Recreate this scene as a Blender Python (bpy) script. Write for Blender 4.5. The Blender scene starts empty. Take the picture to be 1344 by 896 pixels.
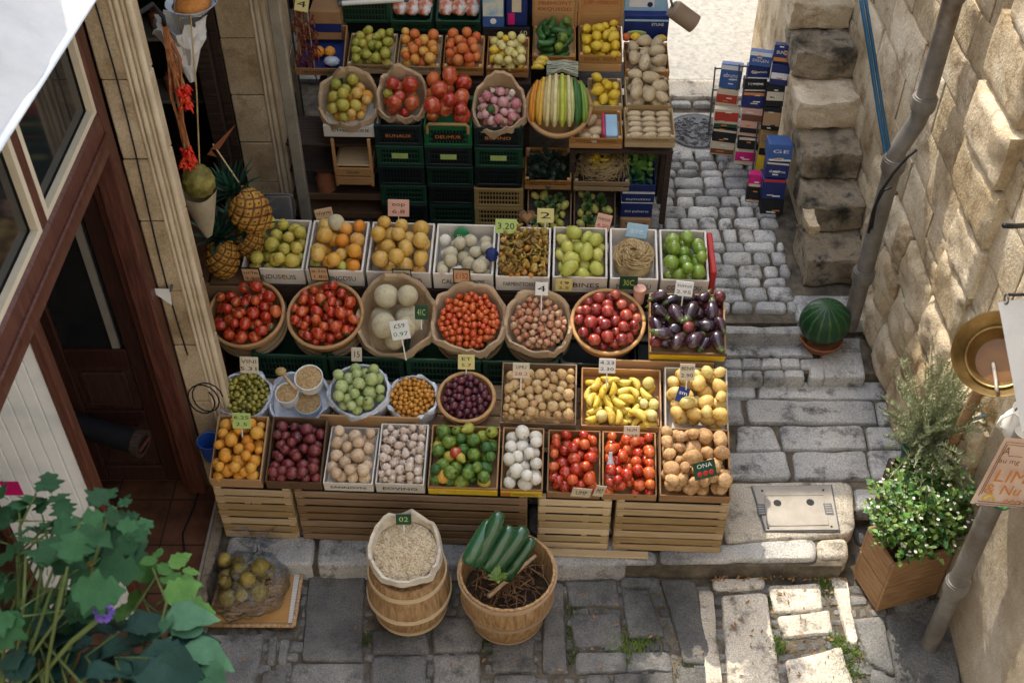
import bpy, bmesh, math, random
import numpy as np
from mathutils import Vector, Matrix, Euler, noise
R = math.radians
random.seed(7)
scene = bpy.context.scene
COL = scene.collection
# ------------------------------------------------------------------ camera model
F, H, TH = 1550.0, 5.2, R(44)
CS, SN = math.cos(TH), math.sin(TH)
def ray(u, v):
    a = (u - 672) / F; b = (v - 448) / F
    return Vector((a, CS - b * SN, -SN - b * CS))
CAM = Vector((0, 0, H))
def PZ(u, v, z): d = ray(u, v); return CAM + d * ((z - H) / d.z)
def PY(u, v, y): d = ray(u, v); return CAM + d * (y / d.y)
def PX(u, v, x): d = ray(u, v); return CAM + d * (x / d.x)
cd = bpy.data.cameras.new("camera"); cam = bpy.data.objects.new("camera", cd); COL.objects.link(cam)
cam.location = CAM; cam.rotation_euler = (math.pi / 2 - TH, 0, 0)
cd.sensor_width = 36; cd.lens = F / 1344 * 36; cd.clip_end = 500; cd.clip_start = 0.05
cd.dof.use_dof = True; cd.dof.focus_distance = 6.4; cd.dof.aperture_fstop = 4.0
scene.camera = cam
scene.view_settings.view_transform = 'Standard'; scene.view_settings.look = 'None'
scene.view_settings.exposure = 0
# ------------------------------------------------------------------ light
LT = Vector((0.30, -0.80, -1.0)).normalized()
el = math.asin(-LT.z); rot = math.atan2(-LT.x, -LT.y)
w = bpy.data.worlds.new("World"); scene.world = w; w.use_nodes = True
nt = w.node_tree; bg = nt.nodes["Background"]
sky = nt.nodes.new("ShaderNodeTexSky"); sky.sky_type = 'NISHITA'; sky.sun_disc = False
sky.sun_elevation = el; sky.sun_rotation = rot; sky.dust_density = 2.0
hs = nt.nodes.new("ShaderNodeHueSaturation"); hs.inputs["Saturation"].default_value = .5
nt.links.new(sky.outputs[0], hs.inputs["Color"]); nt.links.new(hs.outputs[0], bg.inputs[0]); bg.inputs[1].default_value = 0.62
sd = bpy.data.lights.new("sun", 'SUN'); sd.energy = 5.0; sd.angle = R(0.6); sd.color = (1, .90, .73)
sun = bpy.data.objects.new("sun", sd); COL.objects.link(sun)
sun.location = (0, 8, 12); sun.rotation_euler = LT.to_track_quat('-Z', 'Y').to_euler()

# ------------------------------------------------------------------ object helpers
def tag(o, label=None, cat=None, group=None, kind=None):
    if label: o["label"] = label
    if cat: o["category"] = cat
    if group: o["group"] = group
    if kind: o["kind"] = kind
    return o
def empty(name, M, label=None, cat=None, group=None):
    o = bpy.data.objects.new(name, None); COL.objects.link(o); o.empty_display_size = .1
    o.matrix_world = M if isinstance(M, Matrix) else Matrix.Translation(M)
    return tag(o, label, cat, group)
def link(name, me, parent=None, M=None):
    o = bpy.data.objects.new(name, me); COL.objects.link(o)
    if parent: o.parent = parent
    if M is not None: o.matrix_local = M if isinstance(M, Matrix) else Matrix.Translation(M)
    return o
def T(x, y=None, z=None):
    return Matrix.Translation((x, y, z)) if y is not None else Matrix.Translation(x)
def RX(a): return Matrix.Rotation(a, 4, 'X')
def RY(a): return Matrix.Rotation(a, 4, 'Y')
def RZ(a): return Matrix.Rotation(a, 4, 'Z')
def SC(x, y=None, z=None):
    y = x if y is None else y; z = x if z is None else z
    return Matrix.Diagonal((x, y, z, 1))
def frame_to(p, q):   # matrix with z axis from p to q
    d = (q - p); return T(p) @ d.to_track_quat('Z', 'Y').to_matrix().to_4x4()

class MB:
    def __init__(s): s.bm = bmesh.new()
    def _add(s, M, m, vs):
        if M is not None: bmesh.ops.transform(s.bm, matrix=M, verts=vs)
        if m:
            fs = set(f for v in vs for f in v.link_faces)
            for f in fs: f.material_index = m
    def box(s, c, d, M=None, m=0, bev=0.0, seg=1):
        r = bmesh.ops.create_cube(s.bm, size=1)
        vs = r['verts']
        bmesh.ops.transform(s.bm, matrix=T(c[0], c[1], c[2]) @ SC(d[0], d[1], d[2]), verts=vs)
        if bev:
            es = list(set(e for v in vs for e in v.link_edges))
            rr = bmesh.ops.bevel(s.bm, geom=es, offset=bev, segments=seg, affect='EDGES', profile=.5)
            vs = list(set(rr['verts']) | set(v for v in vs if v.is_valid))
        s._add(M, m, vs); return s
    def bx(s, x0, x1, y0, y1, z0, z1, M=None, m=0, bev=0.0, seg=1):
        return s.box(((x0 + x1) / 2, (y0 + y1) / 2, (z0 + z1) / 2), (abs(x1 - x0), abs(y1 - y0), abs(z1 - z0)), M, m, bev, seg)
    def cyl(s, p, q, r0, r1=None, n=12, m=0, caps=True):
        p = Vector(p); q = Vector(q); r1 = r0 if r1 is None else r1
        r = bmesh.ops.create_cone(s.bm, cap_ends=caps, segments=n, radius1=r0, radius2=r1, depth=(q - p).length)
        s._add(frame_to(p, q) @ T(0, 0, (q - p).length / 2), m, r['verts']); return s
    def tube(s, pts, r, n=7, m=0, taper=None):
        pts = [Vector(p) for p in pts]; rings = []
        up = Vector((0.13, 0.31, .94))
        for i, p in enumerate(pts):
            d = (pts[min(i + 1, len(pts) - 1)] - pts[max(i - 1, 0)]).normalized()
            a = d.cross(up)
            if a.length < 1e-3: a = d.cross(Vector((1, 0, 0)))
            a.normalize(); b = d.cross(a)
            rr = r if taper is None else r * (1 + (taper - 1) * i / (len(pts) - 1))
            rings.append([s.bm.verts.new(p + (a * math.cos(2 * math.pi * k / n) + b * math.sin(2 * math.pi * k / n)) * rr) for k in range(n)])
        for i in range(len(rings) - 1):
            for k in range(n):
                f = s.bm.faces.new((rings[i][k], rings[i][(k + 1) % n], rings[i + 1][(k + 1) % n], rings[i + 1][k])); f.material_index = m
        for rg in (rings[0], rings[-1]):
            try: f = s.bm.faces.new(rg); f.material_index = m
            except ValueError: pass
        return s
    def lathe(s, prof, n=32, M=None, m=0, fn=None, cap0=False, cap1=False):
        rings = []
        for j, (r, z) in enumerate(prof):
            ring = []
            for k in range(n):
                a = 2 * math.pi * k / n
                rr, zz = (r, z) if fn is None else fn(a, j, r, z)
                ring.append(s.bm.verts.new((rr * math.cos(a), rr * math.sin(a), zz)))
            rings.append(ring)
        for i in range(len(rings) - 1):
            for k in range(n):
                f = s.bm.faces.new((rings[i][k], rings[i][(k + 1) % n], rings[i + 1][(k + 1) % n], rings[i + 1][k])); f.material_index = m
        if cap0: s.bm.faces.new(rings[0][::-1]).material_index = m
        if cap1: s.bm.faces.new(rings[-1]).material_index = m
        if M is not None: bmesh.ops.transform(s.bm, matrix=M, verts=[v for rg in rings for v in rg])
        return s
    def poly(s, pts, m=0):
        f = s.bm.faces.new([s.bm.verts.new(p) for p in pts]); f.material_index = m; return s
    def prism(s, pts, z0, z1, M=None, m=0):
        a = [s.bm.verts.new((p[0], p[1], z0)) for p in pts]; b = [s.bm.verts.new((p[0], p[1], z1)) for p in pts]
        n = len(pts)
        fs = [s.bm.faces.new(a[::-1]), s.bm.faces.new(b)] + [s.bm.faces.new((a[i], a[(i + 1) % n], b[(i + 1) % n], b[i])) for i in range(n)]
        for f in fs: f.material_index = m
        if M is not None: bmesh.ops.transform(s.bm, matrix=M, verts=a + b)
        return s
    def ball(s, c, r, M=None, m=0, sub=2, fn=None):
        q = bmesh.ops.create_icosphere(s.bm, subdivisions=sub, radius=1)
        for v in q['verts']:
            p = v.co.copy()
            if fn: p = p * fn(p)
            v.co = Vector((c[0] + p.x * r[0], c[1] + p.y * r[1], c[2] + p.z * r[2]))
        s._add(M, m, q['verts']); return s
    def mesh(s, name, mats, smooth=False, recalc=True):
        if recalc: bmesh.ops.recalc_face_normals(s.bm, faces=s.bm.faces[:])
        me = bpy.data.meshes.new(name); s.bm.to_mesh(me); s.bm.free()
        for mm in (mats if isinstance(mats, (list, tuple)) else [mats]): me.materials.append(mm)
        if smooth:
            me.polygons.foreach_set("use_smooth", [True] * len(me.polygons))
            if smooth != True: me.set_sharp_from_angle(angle=R(smooth))
        return me
    def build(s, name, mats, parent=None, smooth=False, M=None):
        return link(name, s.mesh(name, mats, smooth), parent, M)

# ------------------------------------------------------------------ materials
def ramp_node(nt, cols):
    r = nt.nodes.new("ShaderNodeValToRGB"); e = r.color_ramp.elements
    n = len(cols)
    while len(e) < n: e.new(.5)
    for i, c in enumerate(cols):
        e[i].position = i / max(1, n - 1); e[i].color = (c[0], c[1], c[2], 1)
    return r
def mat(name, cols, rough=.7, scale=8, bump=.15, bscale=None, coord='Object', random_ob=False, metal=0, spec=.3,
        spots=None, trans=0, stretch=None, detail=6, pole=None, alpha=None, sss=0, wave=None, bdist=.01, spot_scale=3.0, contrast=(.3,.7), island=0, speckle=0):
    """procedural material: noise (or per-object random + noise) -> colour ramp, with bump"""
    m = bpy.data.materials.new(name); m.use_nodes = True; nt = m.node_tree; N = nt.nodes; L = nt.links
    b = N["Principled BSDF"]; b.inputs["Roughness"].default_value = rough; b.inputs["Metallic"].default_value = metal
    b.inputs["Specular IOR Level"].default_value = spec
    tc = N.new("ShaderNodeTexCoord"); src = N.new("ShaderNodeNewGeometry").outputs["Position"] if coord == 'World' else tc.outputs[coord]
    if stretch:
        mp = N.new("ShaderNodeMapping"); mp.inputs["Scale"].default_value = stretch; L.new(src, mp.inputs[0]); src = mp.outputs[0]
    nz = N.new("ShaderNodeTexNoise"); nz.inputs["Scale"].default_value = scale; nz.inputs["Detail"].default_value = detail
    nz.inputs["Roughness"].default_value = .62
    oi = N.new("ShaderNodeObjectInfo")
    if random_ob:   # shift texture per object
        va = N.new("ShaderNodeVectorMath"); va.operation = 'ADD'; L.new(src, va.inputs[0])
        cm = N.new("ShaderNodeCombineXYZ"); ml = N.new("ShaderNodeMath"); ml.operation = 'MULTIPLY'; ml.inputs[1].default_value = 37.0
        L.new(oi.outputs["Random"], ml.inputs[0]); L.new(ml.outputs[0], cm.inputs[0]); L.new(ml.outputs[0], cm.inputs[2]); L.new(cm.outputs[0], va.inputs[1]); src = va.outputs[0]
    L.new(src, nz.inputs["Vector"])
    mr = N.new("ShaderNodeMapRange"); mr.inputs[1].default_value = contrast[0]; mr.inputs[2].default_value = contrast[1]
    L.new(nz.outputs["Fac"], mr.inputs[0]); fac = mr.outputs[0]
    if random_ob:
        mx = N.new("ShaderNodeMath"); mx.operation = 'MULTIPLY_ADD'; mx.inputs[1].default_value = .35
        m2 = N.new("ShaderNodeMath"); m2.operation = 'MULTIPLY'; m2.inputs[1].default_value = .65
        L.new(oi.outputs["Random"], m2.inputs[0]); L.new(fac, mx.inputs[0]); L.new(m2.outputs[0], mx.inputs[2]); fac = mx.outputs[0]
    rp = ramp_node(nt, cols); L.new(fac, rp.inputs[0]); colr = rp.outputs[0]
    def mixc(f, a, c):
        q = N.new("ShaderNodeMixRGB"); L.new(f, q.inputs[0]); L.new(a, q.inputs[1])
        if isinstance(c, tuple): q.inputs[2].default_value = (*c, 1)
        else: L.new(c, q.inputs[2])
        return q.outputs[0]
    if spots:
        n2 = N.new("ShaderNodeTexNoise"); n2.inputs["Scale"].default_value = spot_scale; n2.inputs["Detail"].default_value = 8; n2.inputs["Roughness"].default_value = .7
        L.new(src, n2.inputs["Vector"])
        m3 = N.new("ShaderNodeMapRange"); m3.inputs[1].default_value = .52; m3.inputs[2].default_value = .66
        L.new(n2.outputs["Fac"], m3.inputs[0]); colr = mixc(m3.outputs[0], colr, spots)
    if wave:   # dark/light stripes: (axis, scale, colour, distortion)
        wv = N.new("ShaderNodeTexWave"); wv.bands_direction = wave[0]; wv.inputs["Scale"].default_value = wave[1]; wv.inputs["Distortion"].default_value = wave[3]
        wv.inputs["Detail"].default_value = 3; L.new(src, wv.inputs["Vector"])
        m5 = N.new("ShaderNodeMapRange"); m5.inputs[1].default_value = .55; m5.inputs[2].default_value = .9
        L.new(wv.outputs["Fac"], m5.inputs[0]); colr = mixc(m5.outputs[0], colr, wave[2])
    if pole:   # stalk end of a fruit
        sp = N.new("ShaderNodeSeparateXYZ"); L.new(tc.outputs['Object'], sp.inputs[0])
        m4 = N.new("ShaderNodeMapRange"); m4.inputs[1].default_value = pole[1]; m4.inputs[2].default_value = pole[2]
        L.new(sp.outputs[2], m4.inputs[0]); colr = mixc(m4.outputs[0], colr, pole[0])
    if speckle:   # fine grain of stone
        sn = N.new("ShaderNodeTexNoise"); sn.inputs["Scale"].default_value = 120; sn.inputs["Detail"].default_value = 4; sn.inputs["Roughness"].default_value = .75; L.new(src, sn.inputs["Vector"])
        sm_ = N.new("ShaderNodeMapRange"); sm_.inputs[1].default_value = .36; sm_.inputs[2].default_value = .64; sm_.inputs[3].default_value = 1 - speckle; sm_.inputs[4].default_value = 1 + speckle * .8; L.new(sn.outputs["Fac"], sm_.inputs[0])
        h2 = N.new("ShaderNodeHueSaturation"); L.new(sm_.outputs[0], h2.inputs["Value"]); L.new(colr, h2.inputs["Color"]); colr = h2.outputs[0]
    if island:   # each plank / stone a little lighter or darker
        gi = N.new("ShaderNodeNewGeometry"); mi = N.new("ShaderNodeMapRange"); mi.inputs[3].default_value = 1 - island; mi.inputs[4].default_value = 1 + island
        L.new(gi.outputs["Random Per Island"], mi.inputs[0]); hv = N.new("ShaderNodeHueSaturation"); L.new(mi.outputs[0], hv.inputs["Value"]); L.new(colr, hv.inputs["Color"])
        ms_ = N.new("ShaderNodeMapRange"); ms_.inputs[3].default_value = 1 + island * .5; ms_.inputs[4].default_value = 1 - island * .6; L.new(gi.outputs["Random Per Island"], ms_.inputs[0]); L.new(ms_.outputs[0], hv.inputs["Saturation"]); colr = hv.outputs[0]
    L.new(colr, b.inputs["Base Color"])
    if bump:
        bn = N.new("ShaderNodeTexNoise"); bn.inputs["Scale"].default_value = bscale or scale * 4; bn.inputs["Detail"].default_value = 8
        bn.inputs["Roughness"].default_value = .65
        L.new(src, bn.inputs["Vector"])
        bp = N.new("ShaderNodeBump"); bp.inputs["Strength"].default_value = bump; bp.inputs["Distance"].default_value = bdist
        L.new(bn.outputs["Fac"], bp.inputs["Height"]); L.new(bp.outputs[0], b.inputs["Normal"])
    if trans: b.inputs["Transmission Weight"].default_value = trans
    if sss: b.inputs["Subsurface Weight"].default_value = sss; b.inputs["Subsurface Radius"].default_value = (.02, .01, .005); b.inputs["Subsurface Scale"].default_value = .3
    if alpha is not None: b.inputs["Alpha"].default_value = alpha
    return m
def flat(name, c, rough=.6, v=.12, **k):
    lo = tuple(x * (1 - v) for x in c); hi = tuple(min(1, x * (1 + v)) for x in c)
    return mat(name, [lo, c, hi], rough, **k)

M = {}
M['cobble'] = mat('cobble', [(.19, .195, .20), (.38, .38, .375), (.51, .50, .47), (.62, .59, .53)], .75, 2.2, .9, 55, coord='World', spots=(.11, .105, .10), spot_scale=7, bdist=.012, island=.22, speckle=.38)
M['cobble_shaded'] = mat('cobble_shaded', [(.06, .06, .058), (.13, .13, .128), (.20, .195, .185), (.28, .265, .235)], .72, 2.2, .9, 55, coord='World', spots=(.08, .078, .075), spot_scale=7, bdist=.012, island=.25, speckle=.38)  # darker copy of the paving stone, foreground shade put into its colour
M['cobble_pale_sunlit'] = mat('cobble_pale_sunlit', [(.44, .40, .33), (.64, .58, .48), (.76, .70, .60)], .8, 3.0, .9, 55, coord='World', spots=(.2, .18, .15), spot_scale=9, bdist=.012, island=.14, speckle=.38)  # lighter copy for slabs in the sun, brightness put into the colour
M['mortar'] = mat('mortar', [(.05, .043, .034), (.12, .10, .075), (.22, .185, .135)], .95, 9, 1.0, 60, coord='World', bdist=.015)
M['ground'] = mat('ground', [(.12, .11, .10), (.2, .19, .17)], .95, 4, .5, 30, coord='World')
M['road'] = mat('road', [(.28, .275, .26), (.40, .39, .37), (.48, .47, .45)], .9, 25, 1.0, 60, coord='World')
M['limestone'] = mat('limestone', [(.27, .19, .105), (.49, .385, .245), (.62, .52, .37), (.71, .63, .49)], .9, 2.6, .7, 45, coord='World', spots=(.28, .19, .10), spot_scale=4.0, bdist=.02, island=.2, speckle=.22)
M['limestone_dark'] = mat('limestone_dark', [(.05, .045, .035), (.2, .165, .115), (.36, .29, .20), (.5, .43, .33)], .92, 4.5, .9, 40, coord='World', spots=(.035, .032, .03), spot_scale=4.5, bdist=.025, contrast=(.35, .62), speckle=.22)
M['wall_mortar'] = mat('wall_mortar', [(.06, .045, .028), (.16, .12, .075)], .95, 14, .8, 60, coord='World')
M['pier'] = mat('pier', [(.34, .25, .15), (.50, .385, .245), (.60, .49, .34)], .88, 3.0, .45, 50, coord='World', spots=(.30, .21, .12), spot_scale=3.2, island=.14, bdist=.015, speckle=.22)
M['moulding'] = mat('moulding', [(.46, .37, .25), (.60, .50, .35), (.68, .59, .45)], .85, 4, .4, 50, coord='World', bdist=.012)
M['plaster'] = mat('plaster', [(.24, .19, .13), (.4, .33, .24), (.52, .45, .35)], .92, 2.4, .6, 40, coord='World', spots=(.56, .50, .42), spot_scale=2.5, speckle=.22)
M['pebble'] = mat('pebble', [(.10, .095, .08), (.26, .24, .20), (.42, .39, .33)], .95, 45, 1.0, 70, coord='World')
def wood(name, a, b, c, rough=.65, scale=6, st=(1, 12, 12), bump=.3, rnd=False):
    return mat(name, [a, b, c], rough, scale, bump, scale * 3, stretch=st, random_ob=rnd, bdist=.004, island=.36 if rnd else .18)
M['crate_wood'] = wood('crate_wood', (.28, .185, .09), (.48, .345, .185), (.60, .46, .27), rnd=True)
M['crate_wood_worn'] = wood('crate_wood_worn', (.17, .105, .055), (.30, .195, .105), (.42, .30, .17), rnd=True)
M['fruit_wood'] = wood('fruit_wood', (.30, .135, .045), (.46, .24, .085), (.58, .34, .13), rnd=True)
M['barrel_wood'] = wood('barrel_wood', (.20, .105, .045), (.38, .235, .115), (.52, .36, .20), st=(10, 10, 1.2))
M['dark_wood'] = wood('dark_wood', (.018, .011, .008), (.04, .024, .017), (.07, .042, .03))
M['door_wood'] = wood('door_wood', (.045, .014, .009), (.085, .028, .018), (.13, .048, .03), rough=.4, st=(12, 12, 1))
M['door_dark'] = wood('door_dark', (.022, .009, .007), (.042, .017, .012), (.062, .026, .019), rough=.4, st=(12, 12, 1))
M['planter_wood'] = wood('planter_wood', (.20, .105, .045), (.30, .17, .08), (.38, .23, .115), st=(1.5, 1.5, 9))
M['stick'] = wood('stick', (.3, .19, .1), (.45, .31, .18), (.55, .4, .25))
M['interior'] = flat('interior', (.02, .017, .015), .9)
M['tile_floor'] = mat('tile_floor', [(.05, .02, .011), (.10, .042, .022), (.155, .07, .038)], .42, 5, .3, 30, coord='World')
M['white_paint'] = mat('white_paint', [(.62, .68, .73), (.76, .80, .84), (.82, .85, .88)], .5, 4, .1, coord='World')
M['cloth'] = mat('cloth', [(.44, .44, .43), (.56, .55, .53)], .9, 6, .1)
M['white_carton'] = mat('white_carton', [(.50, .46, .40), (.66, .62, .56), (.74, .71, .66)], .8, 5, .15, random_ob=True)
M['paper'] = mat('paper', [(.36, .25, .14), (.52, .39, .25), (.64, .51, .36)], .8, 5, .5, 14, random_ob=True, bdist=.02)
M['carton'] = mat('carton', [(.24, .13, .06), (.36, .21, .10), (.46, .29, .15)], .85, 5, .2, random_ob=True)
M['carton_dark'] = mat('carton_dark', [(.09, .05, .028), (.16, .09, .045), (.22, .13, .07)], .85, 5, .2, random_ob=True)
M['tub'] = mat('tub', [(.38, .43, .52), (.55, .60, .68), (.70, .73, .78)], .3, 5, .5, 9, random_ob=True, spec=.6, bdist=.03)
M['tub_clear'] = mat('tub_clear', [(.36, .42, .5), (.5, .56, .63)], .22, 5, .3, 9, spec=.6)
M['green_crate'] = mat('green_crate', [(.004, .022, .013), (.008, .045, .024), (.014, .07, .036)], .45, 3, .1, random_ob=True, spec=.35)
M['black_crate'] = mat('black_crate', [(.006, .012, .012), (.012, .024, .022)], .45, 4, .1, random_ob=True, spec=.35)
M['green_bright'] = mat('green_bright', [(.012, .10, .04), (.02, .15, .055)], .4, 3, .1)
M['yellow_crate'] = mat('yellow_crate', [(.30, .2, .07), (.44, .31, .12), (.52, .39, .18)], .5, 3, .1, random_ob=True)
M['basket'] = mat('basket', [(.22, .11, .04), (.40, .22, .09), (.52, .32, .15)], .65, 9, .5, 40, random_ob=True, stretch=(1, 1, 4))
M['navy'] = mat('navy', [(.006, .012, .075), (.011, .024, .13), (.018, .04, .19)], .45, 3, .05)
M['blue'] = mat('blue', [(.03, .08, .26), (.05, .14, .38)], .45, 3, .05)
M['black'] = flat('black', (.012, .012, .014), .6)
M['ink'] = flat('ink', (.03, .025, .03), .8)
M['ink_red'] = flat('ink_red', (.42, .05, .03), .8)
M['ink_brown'] = flat('ink_brown', (.16, .06, .03), .8)
M['white'] = flat('white', (.72, .72, .69), .6, .05)
M['cream'] = flat('cream', (.60, .52, .38), .7, .08)
M['tan_card'] = flat('tan_card', (.60, .40, .22), .7, .1)
M['pink_card'] = flat('pink_card', (.62, .36, .27), .7, .1)
M['yellow_card'] = flat('yellow_card', (.62, .55, .22), .7, .1)
M['green_card'] = flat('green_card', (.03, .24, .09), .6, .2)
M['lime_card'] = flat('lime_card', (.42, .55, .17), .6, .15)
M['dark_card'] = flat('dark_card', (.012, .06, .028), .5, .2)
M['sky_card'] = flat('sky_card', (.32, .52, .68), .5, .1)
M['red_print'] = flat('red_print', (.42, .03, .03), .5)
M['orange_print'] = flat('orange_print', (.6, .22, .05), .5)
M['yellow_print'] = flat('yellow_print', (.72, .5, .03), .5)
M['steel'] = mat('steel', [(.28, .255, .22), (.40, .37, .33)], .5, 6, .2, 60, coord='World', metal=.25)
M['iron'] = mat('iron', [(.07, .075, .08), (.15, .155, .165)], .6, 8, .3, coord='World', metal=.3)
M['pipe'] = mat('pipe', [(.12, .115, .105), (.20, .19, .175), (.28, .265, .24)], .5, 5, .15, coord='World', metal=.3, spots=(.15, .11, .08))
M['brass'] = mat('brass', [(.13, .085, .03), (.27, .18, .07), (.38, .28, .13)], .42, 5, .1, metal=.8)
M['glass'] = flat('glass', (.012, .014, .016), .06, .1, bump=0, spec=.6)
M['soil'] = mat('soil', [(.02, .013, .008), (.06, .04, .022)], 1, 40, 1, 60)
M['terracotta'] = flat('terracotta', (.30, .11, .05), .8)
M['hose'] = flat('hose', (.02, .09, .17), .4)
M['magenta'] = flat('magenta', (.55, .01, .16), .5)
def leafm(name, a, b, c, rough=.45):
    m = mat(name, [a, b, c], rough, 6, .25, 30, coord='Object', spec=.4)
    return m
M['leaf'] = leafm('leaf', (.012, .055, .018), (.03, .12, .035), (.07, .21, .06))
M['leaf_dark'] = leafm('leaf_dark', (.008, .036, .022), (.016, .07, .042), (.045, .12, .075))
M['leaf_light'] = leafm('leaf_light', (.06, .16, .03), (.12, .26, .045), (.20, .36, .08))
M['leaf_grey'] = leafm('leaf_grey', (.16, .19, .10), (.28, .32, .18), (.42, .45, .29), .7)
M['bush'] = leafm('bush', (.05, .11, .018), (.14, .22, .045), (.26, .35, .09))
M['petal'] = flat('petal', (.75, .72, .66), .7)
M['stem'] = flat('stem', (.08, .11, .03), .7)
M['straw'] = mat('straw', [(.2, .13, .05), (.38, .27, .13), (.5, .4, .22)], .8, 9, .2)
def clear_plastic():
    m = bpy.data.materials.new('plastic_bag'); m.use_nodes = True; nt = m.node_tree; nt.nodes.clear(); N = nt.nodes
    o = N.new("ShaderNodeOutputMaterial"); mx = N.new("ShaderNodeMixShader"); t = N.new("ShaderNodeBsdfTransparent"); t.inputs[0].default_value = (.93, .95, .97, 1)
    g = N.new("ShaderNodeBsdfGlossy"); g.inputs["Roughness"].default_value = .16; g.inputs["Color"].default_value = (.9, .93, 1, 1)
    lw = N.new("ShaderNodeLayerWeight"); lw.inputs[0].default_value = .22; nz = N.new("ShaderNodeTexNoise"); nz.inputs["Scale"].default_value = 16; nz.inputs["Detail"].default_value = 5
    tc = N.new("ShaderNodeTexCoord"); nt.links.new(tc.outputs["Object"], nz.inputs["Vector"]); bp = N.new("ShaderNodeBump"); bp.inputs["Distance"].default_value = .05; nt.links.new(nz.outputs[0], bp.inputs["Height"])
    nt.links.new(bp.outputs[0], g.inputs["Normal"]); nt.links.new(bp.outputs[0], lw.inputs["Normal"]); ma = N.new("ShaderNodeMath"); ma.operation = 'MULTIPLY_ADD'; ma.inputs[1].default_value = .8; ma.inputs[2].default_value = .05
    nt.links.new(lw.outputs["Fresnel"], ma.inputs[0]); nt.links.new(ma.outputs[0], mx.inputs[0]); nt.links.new(t.outputs[0], mx.inputs[1]); nt.links.new(g.outputs[0], mx.inputs[2]); nt.links.new(mx.outputs[0], o.inputs[0]); return m
M['plastic_bag'] = clear_plastic()
# ================================================================== SETTING
rng = random.Random(3)
def n3(p, s=1.0, seed=0): return noise.noise(Vector((p[0] * s + seed, p[1] * s - seed * .7, (p[2] if len(p) > 2 else 0) * s + seed * .3)))
def rounded(pts, r, steps=3):
    out = []; n = len(pts)
    for i in range(n):
        p = Vector(pts[i][:2]); a = Vector(pts[i - 1][:2]); b = Vector(pts[(i + 1) % n][:2])
        rr = r * rng.uniform(.6, 1.5)
        pa = p + (a - p).normalized() * min(rr, (a - p).length * .42); pb = p + (b - p).normalized() * min(rr, (b - p).length * .42)
        for k in range(steps + 1):
            t = k / steps; out.append((1 - t) ** 2 * pa + 2 * t * (1 - t) * p + t * t * pb)
    res = []; n = len(out)
    for i in range(n):
        a, b = out[i], out[(i + 1) % n]; k = max(1, int((b - a).length / .07))
        for j in range(k): res.append(a.lerp(b, j / k))
    return res
def slab(mb, pts, z, th=.09, r=.035, ins=.022, jit=.009, m=0, dome=.002):
    ol = rounded(pts, r); sd = rng.uniform(0, 90)
    c = sum((p for p in ol), Vector((0, 0))) / len(ol)
    ol = [p + (p - c).normalized() * (n3((p.x, p.y), 9, sd) * jit + n3((p.x, p.y), 30, sd) * jit * .5) for p in ol]
    z += rng.uniform(-.005, .004); tx, ty = rng.uniform(-.012, .012), rng.uniform(-.012, .012)
    def ring(d, zz, wob=0):
        rg = []
        for p in ol:
            q = p + (c - p) * min(.9, d / max(1e-4, (c - p).length))
            rg.append(mb.bm.verts.new((q.x, q.y, zz + (tx * (q.x - c.x) + ty * (q.y - c.y)) + n3((q.x, q.y), 12, sd) * wob)))
        return rg
    rs = [ring(0, z - th), ring(0, z - .02), ring(ins * .28, z - .008), ring(ins, z, .002), ring(ins + .03, z + dome * .5, .004)]
    cv = mb.bm.verts.new((c.x, c.y, z + dome)); n = len(ol)
    for a, b in zip(rs[:-1], rs[1:]):
        for i in range(n):
            mb.bm.faces.new((a[i], a[(i + 1) % n], b[(i + 1) % n], b[i])).material_index = m
    for i in range(n): mb.bm.faces.new((rs[-1][i], rs[-1][(i + 1) % n], cv)).material_index = m
def grow(ps, g=.011):
    c = sum((Vector(p) for p in ps), Vector((0, 0))) / len(ps); return [tuple(Vector(p) + (Vector(p) - c).normalized() * g) for p in ps]
def slabs_px(mb, quads, z, **k):
    k.setdefault('r', .022); k.setdefault('ins', .014)
    for q in quads: slab(mb, grow([tuple(PZ(u, v, z)[:2]) for u, v in zip(q[0::2], q[1::2])]), z, **k)
def rows(mb, x0, x1, y0, y1, z, rh, wr, gap=.012, m=0, skip=None, **k):
    y = y0
    while y < y1 - .03:
        h = rng.uniform(*rh); h = min(h, y1 - y); x = x0 - rng.uniform(0, wr[0])
        while x < x1:
            w_ = rng.uniform(*wr); xa, xb = max(x, x0), min(x + w_, x1)
            if xb - xa > .05 and not (skip and skip((xa + xb) / 2, y + h / 2)):
                j = lambda: rng.uniform(-.008, .008)
                slab(mb, [(xa + gap + j(), y + gap + j()), (xb - gap + j(), y + gap + j()), (xb - gap + j(), y + h - gap + j()), (xa + gap + j(), y + h - gap + j())], z, m=m, **k)
            x += w_
        y += h
g = MB(); g.bx(-200, 200, -200, 300, -.3, -.06); tag(g.build("ground", M['ground']), kind='structure')
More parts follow.
